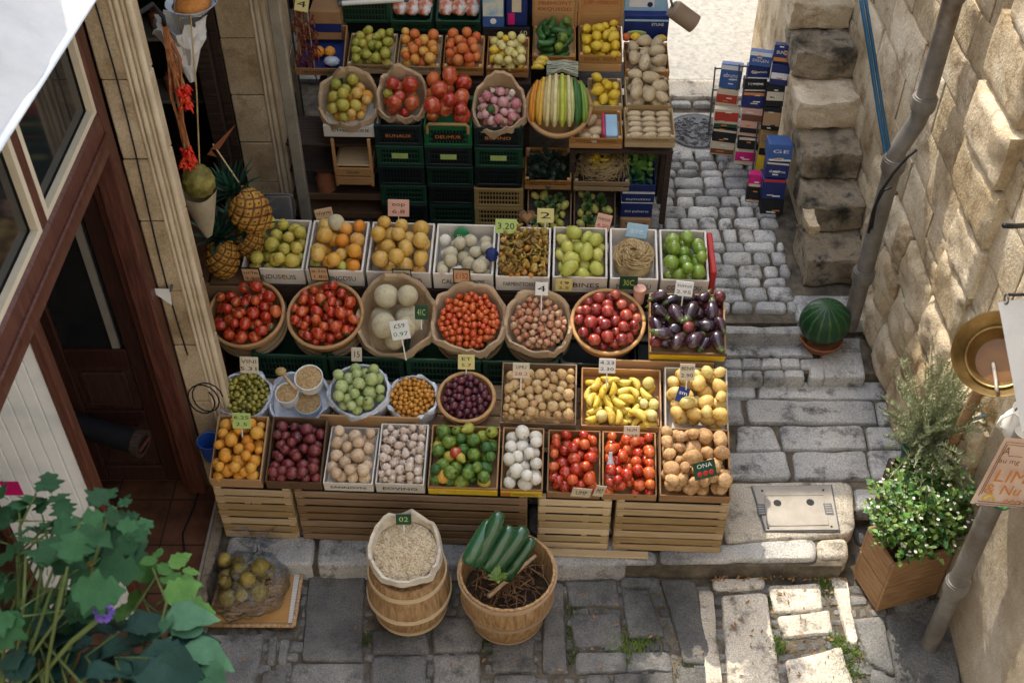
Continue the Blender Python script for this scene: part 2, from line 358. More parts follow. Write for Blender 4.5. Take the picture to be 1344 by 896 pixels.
# lower paving in front of the stall (z = 0)
mb = MB(); mb.bx(-1.56, 2.2, .2, 3.62, -.058, -.022); mb.bx(1.71, 2.2, 3.621, 3.98, -.058, -.022); tag(mb.build("ground_mortar", M['mortar']), kind='structure')
Q0 = [(408,730,480,730,474,864,396,864),(262,832,344,832,333,898,258,898),(353,832,364,832,360,868,350,868),(368,838,380,838,375,869,364,868),(345,878,376,878,372,905,340,905),
 (490,826,558,826,560,856,489,856),(386,870,476,870,472,912,378,912),(490,862,557,860,556,905,488,905),(567,806,632,812,630,851,571,853),(569,860,628,858,629,905,570,905),
 (647,838,700,837,699,878,648,879),(650,885,702,884,702,915,650,915),(714,764,739,764,744,878,712,879),(744,762,807,760,811,792,750,793),(749,805,812,803,816,845,757,847),
 (757,856,820,854,822,880,757,881),(816,757,864,757,865,769,818,769),(816,774,850,774,872,832,826,834),(828,855,878,853,881,879,828,879),(868,762,911,760,938,868,898,868),
 (770,884,800,884,802,912,772,912),(808,883,880,882,886,912,808,912),(892,874,936,873,944,912,894,912),(560,765,592,765,590,798,560,798),(640,795,700,800,702,830,642,830)]
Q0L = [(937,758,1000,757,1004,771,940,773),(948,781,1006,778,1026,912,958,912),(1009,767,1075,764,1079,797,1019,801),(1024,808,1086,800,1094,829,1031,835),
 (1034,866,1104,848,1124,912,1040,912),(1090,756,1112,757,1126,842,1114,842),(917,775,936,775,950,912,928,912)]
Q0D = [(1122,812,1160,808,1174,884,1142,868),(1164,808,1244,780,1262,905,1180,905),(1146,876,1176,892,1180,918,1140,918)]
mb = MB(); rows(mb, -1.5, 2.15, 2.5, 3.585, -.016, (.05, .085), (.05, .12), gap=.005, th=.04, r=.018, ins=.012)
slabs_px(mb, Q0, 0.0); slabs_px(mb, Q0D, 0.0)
slabs_px(mb, Q0L, 0.0, m=1)  # sun patch slabs take the lighter stone copy
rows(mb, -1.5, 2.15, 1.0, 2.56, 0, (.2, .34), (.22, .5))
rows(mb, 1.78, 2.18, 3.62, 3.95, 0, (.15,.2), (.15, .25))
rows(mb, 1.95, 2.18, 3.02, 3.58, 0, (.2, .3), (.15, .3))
tag(mb.build("paving", [M['cobble_shaded'], M['cobble_pale_sunlit']], smooth=40), kind='structure')
# raised platform (z .12), two more treads behind it, then the cobbled street (z .30)
mb = MB(); mb.bx(-1.56, 1.72, 3.61, 4.93, -.05, .092); mb.bx(1.721, 2.35, 3.97, 4.93, -.05, .092); mb.bx(-1.56, 2.35, 4.93, 5.27, -.05, .172); mb.bx(-3.4, 2.6, 5.27, 8.05, -.05, .268)
tag(mb.build("step_mortar", M['mortar']), kind='structure')
mb = MB()
Q1 = [(560,722,720,722,720,737,560,737),(724,721,861,720,862,737,722,738),(867,716,1070,707,1069,733,866,737),(1074,705,1112,704,1114,727,1076,731)]
def slabf(q, z, **k):
    k.setdefault('r', .022); k.setdefault('ins', .014); slab(mb, grow([tuple(PZ(u, v, z)[:2]) for u, v in zip(q[0::2], q[1::2])], .006), z, **k)
x = -1.5
while x < .1:      # kerb stones under the left crates
    w_ = rng.uniform(.4, .6); slab(mb, [(x, 3.60), (x + w_ - .02, 3.60), (x + w_ - .02, 3.78), (x, 3.78)], .12, th=.15); x += w_
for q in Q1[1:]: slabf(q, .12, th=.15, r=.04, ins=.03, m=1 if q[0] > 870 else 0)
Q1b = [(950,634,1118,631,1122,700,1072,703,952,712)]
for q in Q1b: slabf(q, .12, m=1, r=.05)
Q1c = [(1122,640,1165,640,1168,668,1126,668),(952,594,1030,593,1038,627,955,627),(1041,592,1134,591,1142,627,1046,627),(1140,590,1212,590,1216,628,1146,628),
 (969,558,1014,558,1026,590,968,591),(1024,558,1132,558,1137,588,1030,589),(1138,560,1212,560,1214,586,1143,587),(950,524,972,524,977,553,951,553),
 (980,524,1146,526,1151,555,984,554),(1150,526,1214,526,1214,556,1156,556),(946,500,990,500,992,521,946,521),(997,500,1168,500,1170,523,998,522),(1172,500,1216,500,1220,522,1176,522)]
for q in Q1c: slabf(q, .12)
rows(mb, -1.5, .95, 3.8, 4.9, .115, (.2, .3), (.25, .45))
Q2 = [(952,443,1064,443,1068,466,952,466)] + [(950 + i * 25.5, 470, 972 + i * 25.5, 470, 973 + i * 25.6, 481, 950 + i * 25.6, 481) for i in range(5)] + \
     [(950 + i * 27, 485, 974 + i * 27, 485, 975 + i * 27, 495, 950 + i * 27, 495) for i in range(4)] + [(1074,443,1128,443,1136,494,1084,494),(1062,470,1080,470,1082,495,1064,495)]
for q in Q2: slabf(q, .20, r=.015, ins=.012)
Q3 = [(948,428,1052,428,1054,438,948,438)]
for q in Q3: slabf(q, .30, th=.16)
slab(mb, [(1.74, 5.26), (2.22, 5.26), (2.22, 5.5), (1.74, 5.5)], .296)
tag(mb.build("stone_steps", [M['cobble'], M['cobble_pale_sunlit']], smooth=40), kind='structure')
mb = MB()
MAN = PZ(915, 172, .30)
rows(mb, .55, 1.78, 5.34, 7.72, .30, (.085, .15), (.1, .22), gap=.008, r=.025, ins=.016, skip=lambda a, b: abs(a - MAN.x) < .26 and abs(b - MAN.y) < .27)
tag(mb.build("cobbled_street", [M['cobble']], smooth=40), kind='structure')
mb = MB(); mb.bx(.0, 2.6, 7.72, 7.98, .2, .315, bev=.012); tag(mb.build("street_kerb", M['cobble_pale_sunlit'], smooth=30), kind='structure')
mb = MB(); mb.bx(-30, 30, 8.0, 60, .1, .30); tag(mb.build("road", M['road']), kind='structure')

# manhole cover
mh = empty("manhole_cover", (MAN.x, MAN.y, .296), "round cast iron manhole cover with a swirling relief, set in the cobbled street", "manhole cover")
mb = MB(); mb.bx(-.24, .24, -.25, .25, -.03, .0, bev=.006); mb.build("surround", M['cobble'], mh, smooth=30)
mb = MB(); mb.cyl((0, 0, -.01), (0, 0, .008), .205, n=40)
for k in range(150):
    a = rng.uniform(0, 6.28); r_ = .18 * math.sqrt(rng.random()); b = rng.uniform(0, 6.28); l = rng.uniform(.012, .026)
    p = Vector((r_ * math.cos(a), r_ * math.sin(a), .011)); d = Vector((math.cos(b), math.sin(b), 0)) * l
    mb.tube([p - d, p + Vector((d.y, -d.x, 0)) * .35, p + d], .0045, n=5)
mb.build("lid", M['iron'], mh, smooth=40)
mb = MB(); mb.lathe([(.203, .005), (.215, .012), (.222, .004)], 40); mb.build("rim", M['iron'], mh, smooth=True)
# steel access plate
c = [PZ(985, 638, .126), PZ(1092, 636, .126), PZ(1103, 697, .126), PZ(1003, 698, .126)]
cc = (c[0] + c[1] + c[2] + c[3]) / 4
pl = empty("access_cover", (cc.x, cc.y, .124), "pale metal access cover with two dark round holes, set in the sunlit slab", "access cover")
L_ = lambda u, v: PZ(u, v, .126) - Vector((cc.x, cc.y, .126))
mb = MB(); mb.prism([(p - cc)[:2] for p in (c[3], c[2], c[1], c[0])], -.01, .004); mb.build("frame", M['iron'], pl)
def inset(pts, f): 
    q = sum(pts, Vector()) / len(pts); return [q + (p - q) * f for p in pts]
mb = MB(); mb.prism([(p - cc)[:2] for p in inset([c[3], c[2], c[1], c[0]], .955)], -.01, .010); mb.build("plate", M['steel'], pl)
ip = [L_(1007, 691), L_(1087, 690), L_(1081, 650), L_(1003, 651)]
mb = MB(); mb.tube([p + Vector((0, 0, .010)) for p in ip + ip[:1]], .004, n=5); mb.build("raised_border", M['steel'], pl, smooth=True)
for u, v in ((1020, 661), (1063, 660)):
    mb = MB(); p = L_(u, v); mb.cyl((p.x, p.y, .004), (p.x, p.y, .0125), .021, n=18); mb.build("hole", M['black'], pl)
for u, v in ((999, 670), (1087, 669)):
    mb = MB(); p = L_(u, v); mb.box((p.x, p.y, .011), (.045, .075, .004)); 
    o = mb.build("badge", M['iron'], pl)
    mb = MB()
    for k in range(4): mb.box((p.x, p.y - .024 + k * .016, .0135), (.03, .005, .002))
    mb.build("badge_mark", M['steel'], o)
for u, v in ((1008, 694), (1091, 692), (1080, 644), (1000, 645)):
    mb = MB(); p = L_(u, v); mb.cyl((p.x, p.y, .008), (p.x, p.y, .0125), .006, n=10); mb.build("bolt", M['black'], pl)

# ------------------------------------------------------------------ right stone wall
WX = 2.22
def block(mb, y0, y1, z0, z1, x, bulge=.03, rough=.02, n=7, depth=.12, m=0, er=.18):
    """one wall stone, face towards -X"""
    sd = rng.uniform(0, 99); vs = []
    xo = x - rng.uniform(0, .012)
    for i in range(n + 1):
        row = []
        for j in range(n + 1):
            s, t = i / n, j / n
            e = min(s, 1 - s, er) / er; f = min(t, 1 - t, er) / er
            k = (1 - (1 - e) ** 2) * (1 - (1 - f) ** 2)
            cx = .5 + (s - .5) * (1 - .10 * abs(t - .5) * 2 * bulge / .03 * .6); ct = .5 + (t - .5) * (1 - .10 * abs(s - .5) * 2 * bulge / .03 * .6)
            y, z = y0 + (y1 - y0) * cx, z0 + (z1 - z0) * ct
            y += n3((y * 3, z * 3, 1), 1, sd) * .010; z += n3((y * 3, z * 3, 7), 1, sd) * .010
            dx = bulge * k + rough * (.35 + .65 * k) * (n3((y, z, 0), 5, sd) + .6 * n3((y, z, 3), 14, sd) + .35 * n3((y, z, 5), 32, sd))
            row.append(mb.bm.verts.new((xo - dx, y, z)))
        vs.append(row)
    for i in range(n):
        for j in range(n):
            mb.bm.faces.new((vs[i][j], vs[i][j + 1], vs[i + 1][j + 1], vs[i + 1][j])).material_index = m
    per = [vs[0][j] for j in range(n + 1)] + [vs[i][n] for i in range(1, n + 1)] + [vs[n][j] for j in range(n - 1, -1, -1)] + [vs[i][0] for i in range(n - 1, 0, -1)]
    bk = [mb.bm.verts.new((x + depth, v.co.y, v.co.z)) for v in per]
    for i in range(len(per)):
        a = (i + 1) % len(per); mb.bm.faces.new((per[a], per[i], bk[i], bk[a])).material_index = m
wall = empty("stone_wall", (WX, 6.5, .0), "tall rough limestone wall along the right side of the alley, behind the stairs and pipes", "wall")
Wl = Matrix.Translation((-WX, -6.5, 0))
mb = MB(); mb.bx(WX + .02, WX + .5, 3.62, 11, 0, 5.0, Wl); mb.build("mortar_core", M['wall_mortar'], wall)
mb = MB(); z = .15; first = True
while z < 4.9:
    h = rng.uniform(.2, .36) if z > 1.0 else rng.uniform(.26, .4); y = 3.62 + rng.uniform(-.3, 0)
    while y < 11:
        w_ = rng.uniform(.3, .75) if z > 1.0 else rng.uniform(.3, .5)
        ya = max(y, 3.62)
        if y + w_ - ya > .08:
            lowz = z < 1.0 and y < 5.5
            if rng.random() < .18 and w_ > .45 and not lowz:
                hh = h * rng.uniform(.4, .6); block(mb, ya + .003, y + w_ - .003, z + .003, z + hh - .004, WX, .006, .008, er=.05, n=10); block(mb, ya + .006, y + w_ - .006, z + hh + .004, z + h - .003, WX, .005, .008, er=.05, n=10)
            else: block(mb, ya + .003, y + w_ - .003, z + .003, z + h - .003, WX - (.02 if lowz else 0), .032 if lowz else .006, .03 if lowz else .008, er=.18 if lowz else .045, n=12)
        y += w_
    z += h
o = mb.build("stones", M['limestone'], wall, smooth=50); o.matrix_local = Wl
# buttress / corbel that steps out of the wall
mb = MB()
for (y0, y1, z0, z1, dx) in ((4.25, 4.75, 2.02, 2.3, .16), (4.3, 4.8, 2.31, 2.62, .10), (4.2, 4.75, 1.72, 2.01, .12), (4.2, 4.6, 1.42, 1.71, .08), (4.25, 4.7, 2.63, 3.0, .09), (4.22, 4.62, 1.12, 1.41, .05)):
    block(mb, y0, y1, z0, z1, WX - dx * .45, .018, .016, depth=dx + .05, n=12, er=.10)
o = mb.build("corbel_stones", M['limestone'], wall, smooth=50); o.matrix_local = Wl
# plastered lower wall in the foreground
pw = empty("plaster_wall", (WX, 2.4, 0), "stained pale plaster wall in the right foreground, behind the lower drainpipe", "wall")
mb = MB()
ny, nz = 40, 40; vs = []
for i in range(ny + 1):
    r_ = []
    for j in range(nz + 1):
        y = .8 + 2.82 * i / ny; z = -.05 + 3.2 * j / nz
        r_.append(mb.bm.verts.new((-.008 + .02 * n3((y, z, 0), 2.2) + .008 * n3((y, z, 0), 9), y - 2.4, z)))
    vs.append(r_)
for i in range(ny):
    for j in range(nz): mb.bm.faces.new((vs[i][j], vs[i][j + 1], vs[i + 1][j + 1], vs[i + 1][j]))
mb.build("plaster", M['plaster'], pw, smooth=True)
mb = MB(); mb.bx(.05, .5, -1.6, 1.219, -.05, 3.2); mb.build("core", M['wall_mortar'], pw)

# ------------------------------------------------------------------ stone stairs
st = empty("stone_staircase", (1.98, 5.6, .3), "worn stone staircase with mossy black stains, climbing beside the stone wall", "staircase")
sx0, sx1 = 1.845, 2.215
mb = MB(); y = 5.62; zt = .46
for i in range(9):
    zz = zt + i * .2 - .21
    if zz > .31: mb.bx(sx0 + .06, sx1 - .004, 5.78 + i * .275, 5.78 + (i + 1) * .275 if i < 8 else 8.4, .3, zz - .012)
o = mb.build("base", M['limestone'], st); o.matrix_local = T(-1.98, -5.6, -.3)
for i in range(9):
    mb = MB(); y0 = 5.6 + i * .275; z1 = .50 + i * .2; h = .2 if i else .22
    sd = rng.uniform(0, 99)
    q = bmesh.ops.create_cube(mb.bm, size=1); bmesh.ops.subdivide_edges(mb.bm, edges=mb.bm.edges[:], cuts=14, use_grid_fill=True)
    L0 = rng.uniform(-.03, .015)
    for v in mb.bm.verts:
        p = v.co.copy()
        # rounded box
        q_ = Vector((max(-.47, min(.47, p.x)), max(-.46, min(.46, p.y)), max(-.42, min(.42, p.z))))
        d = p - q_
        if d.length > 1e-6: p = q_ + d.normalized() * min(d.length, .06)
        wp = Vector((sx0 + L0 + (p.x + .5) * (sx1 - sx0 - L0 - .006), y0 + (p.y + .5) * .37, z1 - h + (p.z + .5) * h))
        k = 1.0
        wear = -.025 * max(0, 1 - abs(p.x + .1) * 2.2) * max(0, .5 - p.y) if p.z > .2 else 0
        nn = Vector((n3(wp, 7, sd), n3(wp, 7, sd + 9), n3(wp, 7, sd + 20))) * .018 + Vector((n3(wp, 22, sd), n3(wp, 22, sd + 5), n3(wp, 22, sd + 3))) * .009 + Vector((n3(wp, 45, sd), n3(wp, 45, sd + 5), n3(wp, 45, sd + 3))) * .004
        wp += nn; wp.z += wear; wp.x = min(wp.x, sx1 - .002)
        v.co = wp - Vector((1.98, 5.6, .3))
    mb.build("step", M['limestone_dark'] if i in (0, 1, 2, 4) else M['limestone_mid'] if 'limestone_mid' in M else M['limestone'], st, smooth=35)
mb = MB()   # rough rubble edge at the foot of the stairs
for (xa, xb, ya, yb_, za, zb) in ((1.765, 1.86, 5.52, 5.80, .29, .50), (1.775, 1.86, 5.56, 5.78, .505, .66), (1.785, 1.86, 5.805, 6.1, .29, .60), (1.80, 1.86, 5.62, 5.8, .665, .74)):
    sd = rng.uniform(0, 90); n0 = len(mb.bm.verts); old = set(mb.bm.verts); q = bmesh.ops.create_cube(mb.bm, size=1); es = list(set(e for v in q['verts'] for e in v.link_edges)); bmesh.ops.subdivide_edges(mb.bm, edges=es, cuts=10, use_grid_fill=True)
    vs = [v for v in mb.bm.verts if v not in old]
    for v in vs:
        p = v.co; wp = Vector((xa + (p.x + .5) * (xb - xa), ya + (p.y + .5) * (yb_ - ya), za + (p.z + .5) * (zb - za))); v.co = wp + Vector((n3(wp, 9, sd), n3(wp, 9, sd + 4), n3(wp, 9, sd + 8))) * .022 + Vector((n3(wp, 30, sd), n3(wp, 30, sd + 4), n3(wp, 30, sd + 8))) * .009
o = mb.build("rubble_edge", M['limestone'], st, smooth=35); o.matrix_local = T(-1.98, -5.6, -.3)

# ------------------------------------------------------------------ drainpipes and hose
def pipe_thing(pts, r, label, brackets, m='pipe', name="drainpipe"):
    o = empty(name, pts[0], label, "drainpipe"); P0 = Vector(pts[0])
    mb = MB(); mb.tube([Vector(p) - P0 for p in pts], r, n=16); mb.build("pipe", M[m], o, smooth=50)
    for (p, d) in brackets:
        p = Vector(p) - P0; d = Vector(d).normalized()
        mb = MB(); mb.cyl(p - d * .03, p + d * .03, r * 1.32, n=18); mb.cyl(p - d * .045, p - d * .03, r * 1.2, n=18); mb.cyl(p + d * .03, p + d * .04, r * 1.2, n=18)
        mb.build("collar", M[m], o, smooth=40)
    return o
a0, a1 = PX(1108, 436, 2.06), PX(1184, 200, 2.06)
yb = 5.2; a0 = Vector((2.04, yb, .3)); a1 = Vector((2.04, yb, 1.55))
b0 = Vector((2.11, yb, 1.82)); b1 = Vector((2.11, yb, 3.2))
pipe_thing([a0, a1, a1 + Vector((.01, 0, .06)), b0 - Vector((.01, 0, .06)), b0, b1], .049, "thick grey drainpipe running down the stone wall beside the stairs", [((2.04, yb, 1.5), (0, 0, 1)), ((2.11, yb, 1.88), (0, 0, 1)), ((2.11, yb, 2.5), (0, 0, 1)), ((2.04, yb, .72), (0, 0, 1))])
pb = Vector((2.09, 3.2, 0))
pipe_thing([pb, pb + Vector((0, 0, 1.6))], .044, "grey drainpipe with a clamp in the foreground, behind the handwritten sign", [(pb + Vector((0, 0, .52)), (0, 0, 1))])
mb = MB(); hp = [PY(1130, 0, 5.9), PY(1140, 60, 5.85), PY(1152, 140, 5.7), PY(1163, 205, 5.5), PY(1168, 246, 5.35)]
mb.tube(hp, .012, n=8); mb.tube([p + Vector((.026, .01, 0)) for p in hp], .010, n=8)
tag(mb.build("hose", M['hose'], smooth=True), "pair of thin blue hoses hanging down beside the stone stairs", "hose")
mb = MB(); mb.tube([PY(1203, 196, 5.03), PY(1190, 207, 5.02), PY(1172, 228, 5.02), PY(1156, 252, 5.02), PY(1146, 278, 5.04), PY(1140, 305, 5.12)], .009, n=7); mb.tube([PY(1170, 246, 5.03), PY(1160, 250, 5.02), PY(1150, 268, 5.02), PY(1144, 300, 5.1)], .007, n=7)
tag(mb.build("cable", M['black'], smooth=True), "black cable looped around the bend of the tall drainpipe", "cable")
# ================================================================== LEFT SHOP FRONT, OFF-FRAME BUILDINGS
shop = empty("shop_building", (-1.7, 4.2, 0), "stone shop building on the left with brown timber entrance and pale moulded pier", "building")
Si = Matrix.Translation((1.7, -4.2, 0))
def sp(mb, name, m, smooth=False, parent=None):   # part given in world coordinates
    o = mb.build(name, m, parent or shop, smooth)
    if parent is None: o.matrix_local = Si
    return o
# rooms behind (dark)
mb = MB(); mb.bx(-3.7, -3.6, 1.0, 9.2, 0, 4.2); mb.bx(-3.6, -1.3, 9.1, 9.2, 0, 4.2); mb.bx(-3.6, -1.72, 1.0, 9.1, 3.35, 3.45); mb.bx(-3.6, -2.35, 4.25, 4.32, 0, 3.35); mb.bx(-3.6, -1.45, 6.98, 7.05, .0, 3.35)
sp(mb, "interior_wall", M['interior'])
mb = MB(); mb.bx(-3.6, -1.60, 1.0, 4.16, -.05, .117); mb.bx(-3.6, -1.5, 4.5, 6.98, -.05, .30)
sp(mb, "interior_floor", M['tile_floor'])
mb = MB()   # tile joints
for x_ in (-1.85, -2.15, -2.45, -2.75): mb.bx(x_ - .004, x_ + .004, 1.0, 4.16, .1, .1205)
for k in range(11): mb.bx(-3.0, -1.61, 1.02 + k * .3, 1.028 + k * .3, .1, .1195)
sp(mb, "tile_joint", flat('tile_joint', (.035, .02, .013), .8))
mb = MB(); mb.bx(-1.60, -1.545, 1.0, 4.15, -.05, .124, bev=.008); sp(mb, "threshold", M['limestone_dark'])
mb = MB(); mb.bx(-1.612, -1.598, 1.0, 4.15, .10, .1275); sp(mb, "threshold_strip", M['steel'])
# stone pier beside the door: coursed blocks + moulding
def pier(x0, x1, y0, y1, z0, z1, mould, hs=(.26, .4)):
    mb = MB(); z = z0
    while z < z1:
        h = min(rng.uniform(*hs), z1 - z + .01)
        mb.bx(x0 + rng.uniform(0, .004), x1, y0 + rng.uniform(0, .006), y1, z + .003, z + h - .003, bev=.006); z += h
    o = sp(mb, "pier", M['pier'], smooth=30)
    mb = MB(); mb.bx(x0 + .01, x1 - .01, y0 + .012, y1 - .01, z0, z1); sp(mb, "pier_core", M['wall_mortar'])
    mb = MB()
    for (xx, r_) in mould: 
        mb.cyl((xx, y0 + .005, z0 + .02), (xx, y0 + .005, z1), r_, n=14)
        zz = z0 + .5
    sp(mb, "moulding", M['moulding'], smooth=50)
pier(-1.665, -1.475, 4.16, 4.28, .1, 3.4, [(-1.545, .009), (-1.522, .013), (-1.497, .009), (-1.474, .015)], hs=(.3, .45))
pier(-1.74, -1.44, 6.3, 6.95, .28, 3.4, [(-1.52, .012), (-1.49, .018), (-1.455, .016)])
mb = MB(); mb.bx(-1.685, -1.47, 4.13, 4.30, .1, .45, bev=.012); sp(mb, "pier_base", M['pier'])
# facade wall above and before the entrance
mb = MB(); mb.bx(-2.8, -2.28, 1.0, 2.9, .12, 3.4); mb.bx(-2.0, -1.70, 1.0, 4.16, 3.1, 6.5); sp(mb, "facade", M['pier'])
# door post, transom, fanlight
mb = MB()
mb.bx(-1.76, -1.665, 4.06, 4.155, .12, 3.1, bev=.008); mb.bx(-1.80, -1.762, 4.10, 4.16, .12, 3.1, bev=.004)
mb.bx(-1.75, -1.66, 2.55, 4.06, 2.36, 2.56, bev=.012); mb.bx(-1.72, -1.645, 2.55, 4.06, 2.43, 2.47, bev=.006)
mb.bx(-1.74, -1.67, 2.55, 4.06, 3.02, 3.1, bev=.006)
mb.bx(-1.74, -1.67, 3.30, 3.36, 2.56, 3.02, bev=.006)
sp(mb, "door_frame", M['door_wood'])
mb = MB()
for (ya, yb_) in ((2.6, 3.30), (3.36, 4.06)):
    for q in ((ya, yb_, 2.56, 2.585), (ya, yb_, 2.995, 3.02), (ya, ya + .03, 2.585, 2.995), (yb_ - .03, yb_, 2.585, 2.995)): mb.bx(-1.70, -1.672, *q)
sp(mb, "fanlight_bead", M['cream'])
for (ya, yb_) in ((2.6, 3.30), (3.36, 4.06)):
    mb = MB(); mb.bx(-1.712, -1.706, ya + .01, yb_ - .01, 2.57, 3.0); sp(mb, "fanlight_pane", M['glass'])
# swung-open door leaf facing the viewer
dr = MB(); X0, X1, yd = -2.30, -1.80, 4.14
def dbox(x0, x1, z0, z1, y0=yd, y1=yd + .045, mb=None, bev=.006): (mb or dr).bx(x0, x1, y0, y1, z0, z1, bev=bev)
dbox(X0, X0 + .09, .14, 2.36); dbox(X1 - .1, X1, .14, 2.36); dbox(X0 + .09, X1 - .1, .14, .26); dbox(X0 + .09, X1 - .1, .62, .70); dbox(X0 + .09, X1 - .1, 1.02, 1.14); dbox(X0 + .09, X1 - .1, 2.24, 2.36)
door = sp(dr, "door", M['door_dark'])
for (z0, z1) in ((.26, .62), (.70, 1.02)):
    mb = MB(); mb.bx(X0 + .092, X1 - .102, yd + .018, yd + .03, z0 + .002, z1 - .002); mb.bx(X0 + .13, X1 - .14, yd + .004, yd + .02, z0 + .04, z1 - .04, bev=.012)
    mb.build("panel", M['door_dark'], door)
mb = MB(); mb.bx(X0 + .092, X1 - .102, yd + .02, yd + .026, 1.142, 2.238); mb.build("glass", M['glass'], door)
mb = MB(); mb.bx(X1 - .16, X1 - .125, yd + .004, yd + .019, 1.15, 2.23); mb.build("edge_reflection", flat('reflection_grey', (.23, .21, .18), .6), door)  # pale strip painted on the pane for its edge reflection
# white boarded shutter standing open at the near jamb
shu = empty("shutter", (-2.02, 3.28, .12), "white boarded shutter leaf edged in brown, standing open beside the shop entrance", "shutter")
mb = MB()
for k in range(7): mb.bx(-.25 + k * .06, -.192 + k * .06, -.02, .018, 0, 2.2, bev=.004)
mb.build("boards", M['white_paint'], shu)
mb = MB(); mb.bx(.168, .215, -.03, .03, 0, 2.24, bev=.008); mb.bx(-.25, .168, -.03, .03, 2.2, 2.24, bev=.006); mb.build("edge_trim", M['door_wood'], shu)
mb = MB(); mb.bx(-.20, -.12, -.0245, -.0205, 1.0, 1.09); mb.build("sticker", M['magenta'], shu)
mb = MB(); mb.bx(-.285, -.252, -.034, .03, 0, 2.24, bev=.004); mb.build("batten", M['door_wood'], shu)
# small notice with little dark marks clipped to the foot of the shutter
nt_ = empty("hanging_notice", PY(163, 738, 3.235), "narrow white card with a row of dark marks, hung low on the shutter edge", "sign")
mb = MB(); mb.box((0, 0, 0), (.04, .006, .19)); mb.build("card", M['white'], nt_)
for k in range(4):
    mb = MB(); mb.box((.004, -.0045, .06 - k * .035), (.015, .003, .016)); mb.build("mark", M['ink'], nt_)
# awning: white cloth at the top left corner
aw = empty("awning", T(-1.84, 3.2, 3.63) @ RZ(-.056), "white fabric awning hanging over the shop front at the top left corner", "awning")
mb = MB(); vs = []
for i in range(41):
    y = -1.4 + 2.8 * i / 40; r_ = []
    for j in range(13):
        t = j / 12; x = .1 + .33 * t; z = -.0 - .32 * t - .05 * math.sin(t * 3.1)
        fold = .035 * math.sin(y * 8 + 2 * math.sin(y * 3) + t * 2.5) * (1.25 - t) * .6 + .02 * n3((y, t, 0), 4)
        r_.append(mb.bm.verts.new((x + fold, y, z + fold)))
    vs.append(r_)
for i in range(40):
    for j in range(12): mb.bm.faces.new((vs[i][j], vs[i + 1][j], vs[i + 1][j + 1], vs[i][j + 1]))
o = mb.build("canopy", M['cloth'], aw, smooth=True)
mb = MB(); mb.cyl((.43, -1.4, -.33), (.43, 1.4, -.33), .012); mb.build("front_rail", M['white_paint'], aw)
# little white paper pennant taped on the pier
o = empty("paper_note", PY(212, 386, 4.13), "small white triangular paper stuck on the stone pier beside the door", "paper")
mb = MB(); mb.poly([(-.06, 0, .035), (.045, -.004, .035), (.04, -.012, -.06)]); mb.poly([(-.06, .002, .035), (.04, -.010, -.06), (.045, -.002, .035)]); mb.build("sheet", M['white'], o)
mb = MB(); mb.cyl((.05, .03, .03), (.05, -.012, .03), .006, n=8); mb.build("pin", M['iron'], o)
# wire down the pier
mb = MB(); mb.tube([Vector((-1.60 + .012 * math.sin(z * 3), 4.148, z)) for z in [3.3 - .2 * k for k in range(12)]], .004, n=5)
tag(mb.build("wire", M['black'], smooth=True), "thin black wire hanging down the face of the stone pier", "wire")
# rolled dark mat and bag in the entrance
o = empty("rolled_mat", PY(186, 582, 3.95), "dark rolled mat with a brown ringed end lying in the shop entrance", "mat")
ax = Vector((-.6, .18, .05)).normalized()
mb = MB(); mb.cyl((0, 0, 0), ax * .6, .062, n=24); mb.build("roll", M['black'], o, smooth=40)
mb = MB(); Mx = ax.to_track_quat('Z', 'Y').to_matrix().to_4x4(); mb.lathe([(.05, -.01), (.074, -.01), (.074, .03), (.063, .03)], 24, Mx); mb.build("end_ring", M['dark_wood'], o, smooth=40)
mb = MB(); mb.tube([Mx @ Vector((-.05, 0, -.014)), Mx @ Vector((.05, 0, -.014))], .009, n=6); mb.build("handle", M['door_wood'], o)
mb = MB(); mb.tube([PZ(u, v, .132) for u, v in ((262, 640), (255, 665), (240, 700), (242, 720), (243, 750), (225, 790), (222, 820))], .005, n=5)
tag(mb.build("power_cable", M['black'], smooth=True), "thin black cable trailing across the brown shop floor tiles", "cable")
# blue bucket and cable loops between pier and stall
bk = empty("bucket", PY(276, 582, 3.98) - Vector((0, 0, .1)), "small blue plastic bucket tucked between the shop floor and the stall", "bucket")
mb = MB(); mb.lathe([(.03, 0), (.045, .0), (.06, .13), (.065, .13), (.062, .125), (.048, .01), (.0001, .01)], 22); mb.build("body", flat('bucket_blue', (.02, .07, .3), .35), bk, smooth=40)
mb = MB(); mb.tube([(.062 * math.cos(a), .062 * math.sin(a) * .6 - .01, .13 - .05 * math.sin(a) * 0 + .03 * math.sin(a)) for a in [k * math.pi / 8 for k in range(9)]], .003, n=5); mb.build("handle", M['iron'], bk)
mb = MB(); c0 = PY(274, 520, 4.05)
mb.tube([c0 + Vector((.07 * math.cos(a) - .003 * a, -.01 * a * .2, .10 * math.sin(a))) for a in [k * .4 for k in range(34)]], .004, n=5)
tag(mb.build("wire_coil", M['black'], smooth=True), "loose coil of black wire hanging on the pier beside the olive tub", "wire")
# post and frame beside the rear pier
mb = MB(); p0 = PY(404, 278, 6.22); mb.bx(-.035, .035, -.03, .03, 0, 3.0, bev=.006)
o = mb.build("timber_post", flat('pale_post', (.30, .27, .21), .8, .25)); o.location = (-1.37, 6.24, .3)
tag(o, "pale weathered timber post standing between the rear pier and the crate display", "post")
mb = MB(); mb.bx(-1.90, -1.80, 6.26, 6.34, .3, 3.4, bev=.008); mb.bx(-1.80, -1.745, 6.30, 6.36, .3, 3.4, bev=.005); sp(mb, "rear_door_post", M['dark_wood'])
